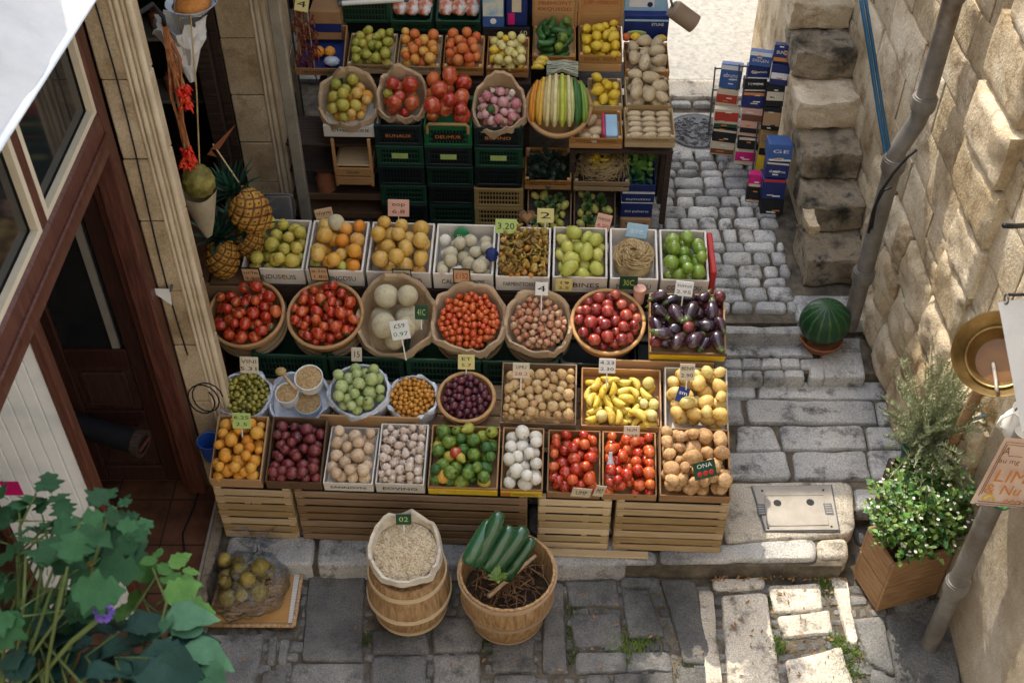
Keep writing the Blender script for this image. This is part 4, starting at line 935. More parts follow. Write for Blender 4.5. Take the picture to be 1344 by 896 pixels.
def tub(C, r, h, label, m=None, name="plastic_tub", cat="tub", seed=1):
    o = empty(name, C @ T(0, 0, -h), label, cat); m = m or M['tub']
    fn = lambda a, j, rr, z: (rr * (1 + .02 * math.sin(5 * a + seed) + .014 * math.sin(11 * a + 2 * seed)), z + (z > h * .8) * (.007 * math.sin(3 * a + seed) + .004 * math.sin(9 * a)))
    mb = MB(); mb.lathe([(.0001, 0), (r * .84, 0), (r * .95, h * .12), (r * 1.0, h * .5), (r * .97, h * .86), (r * 1.01, h * .96), (r * .985, h), (r * .94, h * .97), (r * .93, h * .5), (r * .82, .01), (.0001, .01)], 44, fn=fn)
    mb.build("tub", m, o, smooth=50)
    mb = MB(); fn2 = lambda a, j, rr, z: (fn(a, j, rr, z)[0] + .016 * noise.noise(Vector((math.cos(a) * 3, math.sin(a) * 3, seed + j))), z + .03 * noise.noise(Vector((math.cos(a) * 2.5, math.sin(a) * 2.5, seed + 5 + j * .3))))
    mb.lathe([(r * .965, h * .99), (r * 1.03, h * .98), (r * 1.05, h * .84), (r * 1.035, h * .72)], 44, fn=fn2); mb.build("bag_lip", m, o, smooth=30)
    return o
_pc = {}
def plastic_crate(C, w, d, h, mkey, label, group=None, plate=None, handle=None, front_text=None):
    key = (round(w, 3), round(d, 3), round(h, 3), mkey)
    if key not in _pc:
        mb = MB(); i = w / 2; t = .012
        for z0, z1 in ((0, .022), (h - .028, h)):
            mb.bx(-i, i, 0, t, z0, z1, bev=.003); mb.bx(-i, i, d - t, d, z0, z1, bev=.003); mb.bx(-i, -i + t, t, d - t, z0, z1); mb.bx(i - t, i, t, d - t, z0, z1)
        for sx in (-1, 1):
            for yy in (0.001, d - .031): mb.bx(sx * (i - .001) - (.03 if sx > 0 else 0), sx * (i - .001) + (.03 if sx < 0 else 0), yy, yy + .03, .004, h - .006, bev=.004)
        nb = int(w / .02)
        for k in range(1, nb):
            x = -i + w * k / nb; mb.bx(x - .003, x + .003, .003, .009, .02, h - .026)
        for zz in (h * .36, h * .62): mb.bx(-i + .028, i - .028, .002, .008, zz - .004, zz + .004)
        for k in range(1, int(d / .03)):
            y = d * k / int(d / .03)
            for sx in (-1, 1): mb.bx(sx * (i - .006) - .003, sx * (i - .006) + .003, y - .004, y + .004, .02, h - .026)
        mb.bx(-i + .013, i - .013, .013, d - .013, .006, .012); mb.bx(-i + .014, i - .014, .016, .019, .012, h - .03, m=1)
        _pc[key] = mb.mesh("crate_body", [M[mkey], M['black']])
    o = empty("plastic_crate", C, label, "crate", group); link("crate_body", _pc[key], o)
    if plate:
        mb = MB(); mb.box((0, -.002, h * .52), (w * .34, .004, h * .24)); mb.build("label_plate", M[plate], o)
    if front_text:
        mb = MB(); mb.box((0, -.0015, h * .5), (w * .64, .003, h * .36)); p_ = mb.build("sign_plate", M['black'], o); text(front_text, h * .22, T(0, -.004, h * .5) @ FRONT, M['orange_print'], o, wide=w * .54)
    if handle:
        mb = MB(); z_ = h + .012; mb.tube([(-w * .42, -.008, h * .72), (-w * .42, -.012, z_), (-w * .38, -.014, z_ + .016), (w * .38, -.014, z_ + .016), (w * .42, -.012, z_), (w * .42, -.008, h * .72)], .011, n=8); mb.build("handle", M[handle], o, smooth=50)
    return o
# ================================================================== FRONT STAND
MS = T(-.2, 3.72, 0) @ RZ(-.042); MSI = MS.inverted()
def SU(u, v, yl):
    o = MSI @ CAM; d = MSI.to_3x3() @ ray(u, v); return o + d * ((yl - o.y) / d.y)
def SW(u, v, yl): return MS @ SU(u, v, yl)
def row_frame(u0, u1, v, yl, z, tilt):
    a, b = SU(u0, v, yl), SU(u1, v, yl); w = b.x - a.x
    return MS @ T((a.x + b.x) / 2, yl, z) @ RX(R(tilt)), w - .006
# --- slatted crates along the front, on the kerb
def slat_front(u0, u1, label, n, m, y0=0.0, d=.35, blanks=True):
    a, b = SU(u0, 680, y0), SU(u1, 680, y0); w = b.x - a.x - .012
    C = MS @ T((a.x + b.x) / 2, y0, .122); h = .405
    o = empty("slatted_crate", C, label, "crate", None); i = w / 2; sh = h / n
    for nm, (y_, yy) in (("front_slats", (0, .009)), ("back_slats", (d - .009, d))):
        mb = MB()
        for k in range(n): mb.bx(-i + rng.uniform(0, .006), i - rng.uniform(0, .006), y_, yy, k * sh + .004, (k + 1) * sh - .010, T(0, 0, rng.uniform(-.003, .003)) @ RY(rng.uniform(-.006, .006)), bev=.002)
        mb.build(nm, M[m], o)
    for s in (-1, 1):
        mb = MB()
        for k in range(n): mb.bx(min(s * i, s * (i - .009)), max(s * i, s * (i - .009)), .010, d - .010, k * sh + .005, (k + 1) * sh - .008, bev=.002)
        mb.build("side_slats", M[m], o)
        for y_ in (.010, d - .038): mb = MB(); x0 = s * (i - .0095); mb.bx(min(x0, x0 - s * .03), max(x0, x0 - s * .03), y_, y_ + .027, 0, h); mb.build("corner_post", M[m], o)
    if blanks:
        for k in range(3):
            mb = MB(); x = rng.uniform(-i * .7, i * .7); z = rng.randint(0, n - 2) * sh; mb.bx(x - .014, x + .014, .0095, .0145, z + sh * .4, z + sh * 1.7); mb.build("spacer", M[m], o)
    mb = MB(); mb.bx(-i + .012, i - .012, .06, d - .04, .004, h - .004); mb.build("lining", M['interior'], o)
    return o
slat_front(288, 389, "pale slatted wooden crate at the left end of the stall front, beside the shop step", 7, 'crate_wood')
slat_front(391, 693, "long brown slatted wooden crate under the garlic and limes, behind the bean barrel", 7, 'crate_wood_worn', blanks=False)
slat_front(704, 803, "narrow pale slatted wooden crate under the tomatoes at the stall front", 7, 'crate_wood')
slat_front(806, 956, "wide pale slatted wooden crate at the right end of the stall front, under the potatoes", 7, 'crate_wood', blanks=False)
mb = MB(); a, b = SU(716, 719, -.03), SU(852, 719, -.03); mb.bx(a.x, b.x, -.055, -.012, .124, .137, bev=.003)
o = mb.build("loose_slat", M['crate_wood']); o.matrix_world = MS; tag(o, "loose pale wooden slat lying on the kerb in front of the right crates", "plank")
# --- supports of the higher rows
def trestle(y0, y1, z0, z1, label, m, x0=-1.24, x1=1.22, name="trestle_shelf"):
    o = empty(name, MS @ T(0, y0, z0), label, "shelf"); d = y1 - y0; h = z1 - z0
    mb = MB()
    for k in range(3): mb.bx(x0, x1, k * d / 3 + .004, (k + 1) * d / 3 - .004, h - .02, h, bev=.002)
    mb.build("boards", M[m], o)
    for xx in (x0 + .03, -.42, .40, x1 - .07):
        for yy in (.02, d - .06): mb = MB(); mb.bx(xx, xx + .04, yy, yy + .04, 0, h - .0205); mb.build("leg", M[m], o)
    mb = MB(); mb.bx(x0 + .02, x1 - .02, .004, .018, h - .12, h - .0205); mb.build("apron", M[m], o)
    return o
trestle(.375, .715, .122, .598, "second tier shelf of the stall, wooden boards under the tubs of olives and figs", 'crate_wood_worn')
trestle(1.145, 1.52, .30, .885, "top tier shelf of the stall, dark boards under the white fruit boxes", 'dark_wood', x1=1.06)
cr = [plastic_crate(MS @ T(-1.03 + k * .415, .735, z), .405, .36, .18, 'green_crate' if k < 4 else 'black_crate', "dark green plastic crate stacked as the stall's third tier, under the tomato and paper-bag baskets" if k < 4 else "blackish plastic crate under the plum bowl and aubergines in the stall's third tier", "crates stacked under the third tier" if k < 4 else "dark crates under the plum bowl")
      for k in range(6) for z in (.205, .389, .573)]
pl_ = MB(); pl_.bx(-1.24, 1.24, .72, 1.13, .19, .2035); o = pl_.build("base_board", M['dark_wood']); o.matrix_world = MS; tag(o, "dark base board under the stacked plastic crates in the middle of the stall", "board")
# long brown board standing behind the bananas
a, b = SU(802, 475, .715), SU(938, 475, .715); w_ = b.x - a.x
C = MS @ T((a.x + b.x) / 2, .712, .655); o = empty("printed_board", C, "brown carton board with faded printing, standing behind the yellow peppers below the aubergines", "board")
mb = MB(); mb.bx(-w_ / 2, w_ / 2, 0, .012, 0, .155, bev=.003); mb.build("panel", M['carton'], o); text("OCURNENOMOD", .03, T(0, -.003, .09) @ FRONT, M['ink_brown'], o, wide=w_ * .75)

# ---------------- ROW A (front row of cartons)
def rowA(u0, u1, m, label, h, hb, **k):
    C, w = row_frame(u0, u1, 640, .003, .535, 9); return C, w, carton(C, w, .335, h, m, label, hb=hb, **k)
C, w, o = rowA(278, 346, M['carton'], "carton with a ragged paper lining holding oranges, at the left end of the front row", .075, .15)
pile(C, 'rect', (w - .02, .32), [('orange', .026, .033, 46)], .03, .16, "orange", "small bright orange in the carton at the left end of the front row", "orange", "oranges in the front left carton", seed=2, mound=-.02)
C, w, o = rowA(350, 424, M['carton_dark'], "dark brown carton of dusky plums in the front row", .07, .15)
pile(C, 'rect', (w - .02, .32), [('plum', .024, .03, 60)], .02, .13, "plum", "dark purple plum in the brown front-row carton", "plum", "plums in the front row carton", seed=3)
C, w, o = rowA(425, 491, M['white_carton'], "low white carton of beige kohlrabi in the front row", .075, .075, txt="SANNOVNI", txt2=None)
pile(C, 'rect', (w - .02, .30), [('kohlrabi', .030, .038, 30)], .03, .15, "kohlrabi", "round beige kohlrabi in the low white front-row carton", "kohlrabi", "kohlrabi in the white carton", seed=4)
C, w, o = rowA(493, 558, M['white_carton'], "white carton filled with garlic bulbs, in the front row left of the limes", .085, .12, txt="EOVINO")
pile(C, 'rect', (w - .02, .32), [('garlic', .018, .024, 95)], .025, .15, "garlic_bulb", "pinkish white garlic bulb in the white front-row carton", "garlic", "garlic bulbs in the white carton", seed=5)
bk_, w_ = row_frame(428, 556, 600, .33, .60, 6)
mb = MB(); mb.bx(-w_ / 2, w_ / 2, 0, .008, 0, .135, bev=.002); o = mb.build("back_board", M['carton']); o.matrix_world = bk_ @ T(0, .012, 0); tag(o, "brown carton board standing behind the kohlrabi and garlic cartons", "board")
C, w, o = rowA(561, 654, M['carton'], "printed carton of limes and avocados with a yellow front edge, in the front row", .07, .12)
mb = MB(); mb.bx(-w / 2 + .002, w / 2 - .002, -.006, -.001, .012, .055); pp = mb.build("printed_strip", M['yellow_print'], o); text("CER", .02, T(-w * .3, -.008, .033) @ FRONT, M['white'], pp)
pile(C, 'rect', (w - .02, .32), [('lime', .028, .038, 44), ('quince', .030, .036, 6), ('pear', .026, .03, 4)], .02, .17, "lime", "green lime in the printed front-row carton", "lime", "limes in the front row carton", seed=6)
single('orange', C @ T(-w * .28, .035, .115), .036, "orange", "single bright orange lying among the limes at the front edge of their carton", "orange")
single('nectarine', C @ T(-w * .12, .15, .155), .03, "nectarine", "single red nectarine lying on top of the limes", "nectarine")
C, w, o = rowA(656, 713, M['carton'], "printed carton of round white aubergines in the front row, right of the limes", .07, .12)
mb = MB(); mb.bx(-w / 2 + .002, w / 2 - .002, -.006, -.001, .012, .055); pp = mb.build("printed_strip", M['yellow_print'], o); text("OGOSMU", .022, T(.02, -.008, .033) @ FRONT, M['navy'], pp, wide=w * .6)
mb = MB(); mb.bx(-w / 2 + .006, -w / 2 + .05, -.009, -.0065, .018, .05); mb.build("badge", M['orange_print'], o)
pile(C, 'rect', (w - .016, .32), [('white_aubergine', .032, .038, 26)], .03, .16, "white_aubergine", "round ivory-white aubergine in the front-row carton beside the limes", "white aubergine", "white aubergines in the front carton", seed=7)
for (u0, u1, sd, lab, nm, cat, grp) in ((717, 789, 8, "shallow brown carton of red and orange tomatoes, left of the front-row pair", "orange-red tomato in the left carton of the front-row pair", "tomato", "tomatoes in the left front carton"),
                          (790, 864, 9, "shallow brown carton of pinkish red tomatoes, right of the front-row pair", "red tomato in the right carton of the front-row pair", "tomato", "tomatoes in the right front carton")):
    C, w, o = rowA(u0, u1, M['carton'], lab, .055, .11)
    pile(C, 'rect', (w - .016, .32), [('tomato', .027, .035, 26), ('nectarine', .026, .033, 16), ('cherry_tomato', .026, .03, 6)], .015, .15, "tomato", nm, cat, grp, seed=sd)
mb = MB(); mb.lathe([(.0001, 0), (.02, 0), (.021, .09), (.01, .12), (.009, .15), (.0001, .15)], 14); o = mb.build("bottle", M['tub_clear'], smooth=40); o.matrix_world = SW(802, 628, .06)and T(SW(801, 632, .05)) @ RX(R(-35)); tag(o, "small clear plastic bottle lying between the two front-row tomato cartons", "bottle")
C, w, o = rowA(866, 962, M['carton'], "crumpled carton of brown potatoes at the right end of the front row", .06, .16)
pile(C, 'rect', (w - .016, .33), [('potato', .028, .040, 60)], .02, .19, "potato", "brown potato in the carton at the right end of the front row", "potato", "potatoes in the front right carton", seed=10)
lb = empty("label_card", T(SW(925, 616, .0)) @ RZ(.3) @ RX(R(-40)), "dark label card with red fruit picture lying on the brown potatoes", "label")
mb = MB(); mb.box((0, 0, 0), (.115, .004, .085), bev=.001); mb.build("card", M['dark_card'], lb)
for k in range(3): mb = MB(); mb.ball((-.03 + k * .03, -.002, -.018), (.014, .003, .014), sub=2); mb.build("red_fruit", M['red_print'], lb, smooth=True)
text("ONA", .03, T(0, -.003, .02) @ FRONT, M['white'], lb, wide=.08)

# ---------------- ROW B (tubs, bowl and cartons)
def rim_frame(u, v, yl, tilt): return MS @ T(SU(u, v, yl)) @ RX(R(tilt))
def px_r(u, v, yl, rpx): return (SU(u + rpx, v, yl) - SU(u - rpx, v, yl)).length / 2
TB = 13
C = rim_frame(321, 517, .475, TB); r = px_r(321, 517, .475, 35); tub(C, r, .14, "bluish plastic-lined tub of green olives at the left end of the second row", seed=1)
pile(C, 'round', r * .93, [('olive', .0125, .0155, 230)], -.05, .03, "olive", "glossy green olive in the tub at the left of the second row", "olive", "olives in the second row tub", seed=11, mound=.03)
C = rim_frame(393, 521, .475, TB); r = px_r(393, 521, .475, 40); tub(C, r, .14, "wide plastic-lined tub holding three small cups of grain, second row", seed=2)
mb = MB(); mb.cyl((0, 0, -.075), (0, 0, -.065), r * .90, n=36); o = mb.build("tub_liner", M['tub']); o.matrix_world = C; tag(o, "crumpled pale plastic sheet lining the tub of grain cups", "liner")
def heap(C, r, z, hh, m, label, cat, n, s, name, seed=1, asp=1.5, zup=None, base=None):
    """heap of tiny seeds: real little ellipsoids lying on a mound, one object (uncountable)"""
    r_ = random.Random(seed); mb = MB(); mb.lathe([(.0001, z + hh)] + [(r * k / 6, z + hh * (1 - (k / 6) ** 2)) for k in range(1, 7)], 28, m=1)
    for k in range(n):
        a, d = r_.uniform(0, 6.283), r * .98 * math.sqrt(r_.random()); x, y = d * math.cos(a), d * math.sin(a); zz = z + hh * (1 - (d / r) ** 2) + s * .3
        q = bmesh.ops.create_icosphere(mb.bm, subdivisions=1, radius=1)
        bmesh.ops.transform(mb.bm, matrix=T(x, y, zz) @ RZ(r_.uniform(0, 6.28)) @ RY(r_.uniform(-.6, .6)) @ SC(s * asp, s, s * .8), verts=q['verts'])
    o = mb.build(name, [m, base or m], smooth=True); o.matrix_world = C; return tag(o, label, cat, None, 'stuff')
grain = mat('grain', [(.28, .17, .07), (.48, .33, .16), (.6, .46, .26)], .6, 60, .1)
for q, (u, v, rp, lab, gl) in enumerate(((376, 515, 15, "small white cup of grain at the left in the plastic-lined tub", "reddish grain filling the left small cup"), (405, 495, 19, "round white cup of wheat grain at the back of the plastic-lined tub", "pale wheat grain filling the back small cup"), (404, 527, 18, "white half-cup of grain at the front of the plastic-lined tub", "grain filling the front small cup"))):
    Cq = rim_frame(u, v, .45 + (.06 if q == 1 else 0), TB + 4); rq = px_r(u, v, .45, rp)
    o = empty("grain_cup", Cq @ T(0, 0, -.07), lab, "cup")
    mb = MB(); mb.lathe([(.0001, 0), (rq * .9, 0), (rq, .07), (rq * .93, .07), (rq * .85, .008), (.0001, .008)], 26); mb.build("cup", M['tub_clear' if q == 2 else 'white'], o, smooth=40)
    heap(Cq, rq * .92, -.014, .012, grain, gl, "grain", 420, .0042, "grain", seed=q + 3)
sc = empty("scoop", T(SW(372, 494, .50)), "small olive-wood scoop lying on the grain cups", "scoop")
mb = MB(); mb.tube([(0, 0, .02), (.03, -.03, .0), (.075, -.075, -.022)], .009, n=8); mb.build("handle", M['stick'], sc, smooth=True)
mb = MB(); mb.ball((-.012, .012, .026), (.03, .026, .02), sub=2); mb.build("bowl", M['yellow_crate'], sc, smooth=True)
C = rim_frame(471, 511, .475, TB); r = px_r(471, 511, .475, 39); tub(C, r, .15, "plastic-lined tub heaped with green figs in the second row", seed=3)
pile(C, 'round', r * .93, [('green_fig', .027, .034, 46)], -.06, .07, "green_fig", "matt pale green fig heaped in the plastic-lined tub", "fig", "figs in the second row tub", seed=12, mound=.06)
C = rim_frame(541, 521, .475, TB); r = px_r(541, 521, .475, 33); tub(C, r, .13, "narrow plastic tub of golden berries in the second row, left of the grapes", seed=4)
pile(C, 'round', r * .94, [('berry', .0115, .0135, 260)], -.045, .03, "golden_berry", "shiny golden berry in the narrow plastic tub", "berry", "golden berries in the second row tub", seed=13, mound=.035)
C = rim_frame(612, 521, .475, TB); r = px_r(612, 521, .475, 37); basket(C, r, .13, M['basket'], "small round wooden bowl of dark red grapes in the second row", name="wooden_bowl", cat="bowl", bot=.72)
pile(C, 'round', r * .90, [('grape', .017, .021, 120)], -.05, .035, "grape", "dark red grape in the small round wooden bowl", "grape", "grapes in the wooden bowl", seed=14, mound=.03)
def rowB(u0, u1, m, label, h, hb, v=566, z=.612, d=.33, tilt=15, y=.385, **k):
    C, w = row_frame(u0, u1, v, y, z, tilt); return C, w, carton(C, w, d, h, m, label, hb=hb, **k)
C, w, o = rowB(656, 756, M['crate_wood_worn'], "open wooden box lined with paper, heaped with walnuts, in the second row", .07, .12)
mb = MB(); mb.bx(-w / 2 + .012, w / 2 - .012, .012, .018, .01, .115); mb.build("paper_liner", M['paper'], o)
pile(C, 'rect', (w - .03, .28), [('walnut', .019, .030, 150), ('potato', .016, .021, 40)], .035, .17, "walnut", "pale brown walnut heaped in the paper-lined wooden box", "walnut", "walnuts in the second row box", seed=15, mound=.01)
C, w, o = rowB(761, 868, M['fruit_wood'], "orange-brown wooden tray of yellow peppers in the second row", .065, .09, txt=None)
pile(C, 'rect', (w - .03, .29), [('yellow_pepper', .019, .026, 46), ('yellow_plum', .03, .035, 5)], .02, .15, "yellow_pepper", "yellow pepper in the orange-brown wooden tray", "pepper", "yellow peppers in the wooden tray", seed=16)
C, w, o = rowB(871, 956, M['white_carton'], "white carton of yellow mangoes at the right end of the second row", .06, .12)
pile(C, 'rect', (w - .02, .31), [('yellow_mango', .030, .037, 40)], .03, .19, "yellow_mango", "plump yellow mango in the white carton at the right of the second row", "mango", "mangoes in the second row carton", seed=17)
lb = empty("sticker_label", T(SW(896, 518, .44)) @ RX(R(-45)) @ RY(.3), "small dark blue label with white marks lying on the yellow mangoes", "label")
mb = MB(); mb.box((0, 0, 0), (.06, .004, .08), bev=.001); mb.build("card", M['navy'], lb); text("sm", .03, T(0, -.003, .01) @ FRONT, M['white'], lb, wide=.04)

# ---------------- ROW C (round baskets)
TC = 19
def board_under(C, r, h, label):
    o = empty("round_board", C @ T(0, 0, -h - .034), label, "board"); mb = MB(); mb.cyl((0, 0, 0), (0, 0, .015), r * 1.04, n=44); mb.build("board", M['crate_wood_worn'], o, smooth=40)
    mb = MB(); mb.cyl((0, 0, .016), (0, 0, .031), r * .99, n=44); mb.build("upper_board", M['crate_wood_worn'], o, smooth=40)
C = rim_frame(323, 411, .93, TC); r = px_r(323, 411, .93, 49); basket(C, r, .11, M['basket'], "round shallow basket of ripe tomatoes beside the stone pier"); board_under(C, r * .95, .11, "round wooden board under the tomato basket next to the stone pier")
pile(C, 'round', r * .93, [('tomato', .029, .038, 34), ('plum_tomato', .026, .031, 16)], -.07, .05, "tomato", "ripe red tomato in the round basket beside the stone pier", "tomato", "tomatoes in the basket by the pier", seed=21, mound=.03)
C = rim_frame(427, 413, .93, TC); r = px_r(427, 413, .93, 49); basket(C, r, .11, M['basket'], "round shallow basket of tomatoes left of the paper bag of melons"); board_under(C, r * .95, .11, "round wooden board under the tomato basket next to the melon bag")
pile(C, 'round', r * .93, [('tomato', .026, .034, 44), ('plum_tomato', .023, .028, 20)], -.07, .05, "tomato", "ripe red tomato in the round basket next to the melon bag", "tomato", "tomatoes in the basket by the melons", seed=22, mound=.03)
C = rim_frame(520, 418, .93, TC + 4); r = px_r(520, 418, .93, 49); paper_bag(C, r, .14, "large crumpled paper bag of pale melons in the middle of the third row", peak=.10, seed=5)
pile(C, 'round', r * .86, [('melon', .055, .078, 15)], -.07, .12, "melon", "pale netted melon in the crumpled paper bag", "melon", "melons in the paper bag", seed=23)
C = rim_frame(615, 419, .93, TC); r = px_r(615, 419, .93, 47); paper_bag(C, r, .13, "round paper-lined basket of orange cherry tomatoes in the third row", peak=.05, seed=9); board_under(C, r * .97, .13, "round wooden board under the bag of cherry tomatoes")
pile(C, 'round', r * .88, [('cherry_tomato', .0155, .020, 170)], -.05, .05, "cherry_tomato", "small orange cherry tomato in the paper-lined basket", "cherry tomato", "cherry tomatoes in the third row", seed=24, mound=.03)
C = rim_frame(707, 424, .93, TC); r = px_r(707, 424, .93, 42); paper_bag(C, r, .13, "paper-lined basket of tiny onions between the cherry tomatoes and the plum bowl", peak=.06, seed=13); board_under(C, r * 1.0, .13, "round wooden board under the basket of tiny onions")
pile(C, 'round', r * .9, [('onion', .015, .021, 125)], -.05, .045, "small_onion", "tiny brown onion in the paper-lined basket", "onion", "tiny onions in the third row", seed=25, mound=.03)
C = rim_frame(798, 422, .93, TC); r = px_r(798, 422, .93, 48); basket(C, r, .12, M['fruit_wood'], "round orange-brown wooden bowl of red plums in the third row", name="wooden_bowl", cat="bowl")
pile(C, 'round', r * .93, [('red_plum', .027, .034, 58)], -.06, .06, "red_plum", "glossy red plum in the round orange-brown bowl", "plum", "red plums in the wooden bowl", seed=26, mound=.04)
C, w = row_frame(852, 954, 458, .745, .80, 17); o = carton(C, w, .34, .07, M['carton'], "yellow-fronted carton of dark aubergines at the right end of the third row", hb=.11)
mb = MB(); mb.bx(-w / 2 + .001, w / 2 - .001, -.006, -.001, .0, .058); mb.build("yellow_front", M['yellow_print'], o)
mb = MB(); mb.bx(-w / 2 - .004, w / 2 + .004, -.010, -.001, .062, .082, bev=.003); mb.build("torn_edge", M['carton_dark'], o)
pile(C, 'rect', (w + .01, .36), [('aubergine', .027, .036, 22), ('plum', .026, .032, 12)], .03, .22, "aubergine", "glossy dark purple aubergine in the yellow-fronted carton", "aubergine", "aubergines in the yellow carton", seed=27)
mb = MB(); mb.lathe([(.0001, 0), (.028, 0), (.034, .10), (.0001, .10)], 16); o = mb.build("paper_roll", M['pink_card'], smooth=40); o.matrix_world = T(SW(838, 396, 1.08)); tag(o, "short pinkish paper roll standing behind the red plums", "paper roll")

# ---------------- ROW D (white boxes on the top tier)
def rowD(u0, u1, v, m, label, h=.125, hb=None, **k):
    C, w = row_frame(u0, u1, v, 1.15, .893, 9); return C, w, carton(C, w, .355, h, m, label, hb=hb or h + .015, th=.010, **k)
C, w, o = rowD(319, 400, 358, M['white_carton'], "white printed box of yellow-green quinces at the left end of the top tier", txt="DUNDUSCUIS")
pile(C, 'rect', (w - .022, .33), [('quince', .034, .042, 30)], .03, .19, "quince", "yellow-green quince in the white box at the left of the top tier", "quince", "quinces in the top tier box", seed=31, mound=-.01)
lb = empty("fruit_sticker_sheet", T(SW(376, 304, 1.42)) @ RX(R(-40)), "small green and white label lying at the back of the quince box", "label"); mb = MB(); mb.box((0, 0, 0), (.07, .005, .06), bev=.002); mb.build("card", M['lime_card'], lb); mb = MB(); mb.box((0, -.004, 0), (.045, .003, .03)); mb.build("mark", M['dark_card'], lb)
C, w, o = rowD(402, 478, 360, M['white_carton'], "white printed box of mixed orange and golden fruit, second on the top tier", txt="INDMNGDSU")
pile(C, 'rect', (w - .022, .33), [('orange', .036, .042, 10), ('grapefruit', .036, .046, 10), ('apricot', .036, .04, 4), ('mango', .032, .036, 3)], .03, .20, "orange", "large orange or golden fruit in the second white box of the top tier", "orange", "mixed oranges in the second box", seed=32)
single('melon', C @ T(-.02, .30, .185), .048, "netted_melon", "small netted green melon on top of the mixed oranges", "melon")
C, w, o = rowD(481, 566, 362, M['white_carton'], "white printed box of large golden grapefruit on the top tier, left of the cream melons", txt="CALE EPO EXACO")
pile(C, 'rect', (w - .022, .33), [('grapefruit', .040, .049, 26)], .03, .21, "grapefruit", "large golden grapefruit in the white box left of the cream melons", "grapefruit", "grapefruit in the top tier box", seed=33)
C, w, o = rowD(568, 648, 363, M['white_carton'], "white printed box half full of small cream melons on the top tier", txt="CALIFO NEXOS")
pile(C, 'rect', (w - .024, .30), [('white_aubergine', .03, .034, 4), ('melon', .036, .043, 15)], .025, .15, "cream_melon", "small cream melon in the white top-tier box under the green bag", "melon", "cream melons in the top tier box", seed=34)
lb = empty("leaf_bag", T(SW(606, 308, 1.44)), "small green plastic sachet standing behind the cream melons", "sachet"); mb = MB(); mb.ball((0, 0, 0), (.045, .012, .05), sub=3, fn=lambda p: 1 + .2 * n3(p, 2, 3)); mb.build("sachet", M['green_card'], lb, smooth=True); text("Bio", .03, T(0, -.013, 0) @ FRONT, M['white'], lb, wide=.05)
mb = MB(); mb.ball((0, 0, 0), (.035, .03, .04), sub=3, fn=lambda p: 1 + .3 * n3(p, 2.2, 8)); o = mb.build("blue_bag", M['navy'], smooth=True); o.matrix_world = T(SW(645, 334, 1.22)); tag(o, "crumpled dark blue bag clipped between the cream melon and mushroom boxes", "bag")
C, w, o = rowD(650, 722, 371, M['white_carton'], "tan printed box of small wild mushrooms on the top tier", txt="FARMENTTORRENT", h=.115)
pile(C, 'rect', (w - .022, .33), [('mushroom', .019, .028, 130), ('berry', .014, .019, 24)], .03, .19, "wild_mushroom", "small yellow-brown wild mushroom in the tan top-tier box", "mushroom", "wild mushrooms in the top tier box", seed=35)
C, w, o = rowD(724, 797, 375, M['white_carton'], "white printed box of green-yellow mangoes on the top tier", txt="LABINES")
pile(C, 'rect', (w - .022, .33), [('mango', .032, .042, 22)], .025, .18, "green_mango", "green-yellow mango in the white top-tier box", "mango", "green mangoes in the top tier box", seed=36)
C, w, o = rowD(799, 863, 379, M['white_carton'], "white printed box holding a coiled straw nest on the top tier", txt="MUNUNDU")
ns = empty("straw_nest", C @ T(0, .17, .07), "round nest of pale straw noodles coiled in the white top-tier box", "straw nest")
mb = MB(); r_ = random.Random(4)
for k in range(150):
    a0_, ra, lift = r_.uniform(0, 6.28), r_.uniform(.02, min(w / 2 - .022, .13)), 0
    pts = []; ln = r_.uniform(.8, 2.2)
    for q in range(8):
        a = a0_ + ln * q / 7; rr = ra + .008 * math.sin(q + k); pts.append((rr * math.cos(a), rr * math.sin(a), .03 + .075 * (1 - (ra / .14) ** 2) + .008 * math.sin(q * 1.3 + k)))
    mb.tube(pts, .0042, n=5)
mb.build("strands", M['straw'], ns, smooth=True)
mb = MB(); mb.ball((0, 0, .01), (min(w / 2 - .02, .125), .13, .075), sub=3); mb.build("core", M['straw'], ns, smooth=True)
C, w, o = rowD(865, 929, 381, M['white_carton'], "white printed box of green apples at the right end of the top tier", txt="CORI UNDU")
pile(C, 'rect', (w - .020, .33), [('green_apple', .036, .044, 26)], .03, .19, "green_apple", "bright green apple in the white box at the right of the top tier", "apple", "green apples in the top tier box", seed=37)
mb = MB(); a = SU(931, 372, 1.17); mb.bx(a.x, a.x + .03, 1.16, 1.5, .89, 1.06, bev=.006); o = mb.build("juice_carton", M['red_print']); o.matrix_world = MS; tag(o, "flat red carton slid in at the right end of the green apple box", "carton")

# ---------------- price tags of the stand
def st_tag(u, v, yl, wpx, hpx, col, label, lines=("2.95",), **k):
    P = SW(u, v, yl); sc_ = (SW(u + 50, v, yl) - SW(u, v, yl)).length / 50
    k.setdefault('tilt', -28); return tagcard(P, wpx * sc_, hpx * sc_ * 1.12, col, label, lines, yaw=k.pop('yaw', -2.4), **k)
st_tag(426, 284, 1.53, 24, 19, 'tan_card', "tilted tan price card behind the box of mixed oranges", ("thym", "2.50"), roll=-14, stick=.1)
st_tag(523, 273, 1.53, 28, 20, 'pink_card', "pinkish tan price card on a stick behind the grapefruit", ("eop", "6.8"), ink='ink_brown', stick=.1)
st_tag(664, 297, 1.40, 28, 17, 'lime_card', "pale green price card on a stick at the back of the mushroom box", ("3.20",), ink='ink', stick=.16)
st_tag(716, 283, 1.55, 22, 17, 'yellow_card', "pale yellow card standing behind the wild mushrooms and mangoes", ("2",), stick=.06)
st_tag(792, 292, 1.53, 20, 20, 'pink_card', "pink speckled price card tilted behind the green mangoes", ("neco", "4.20"), roll=14, ink='ink_red', stick=.08)
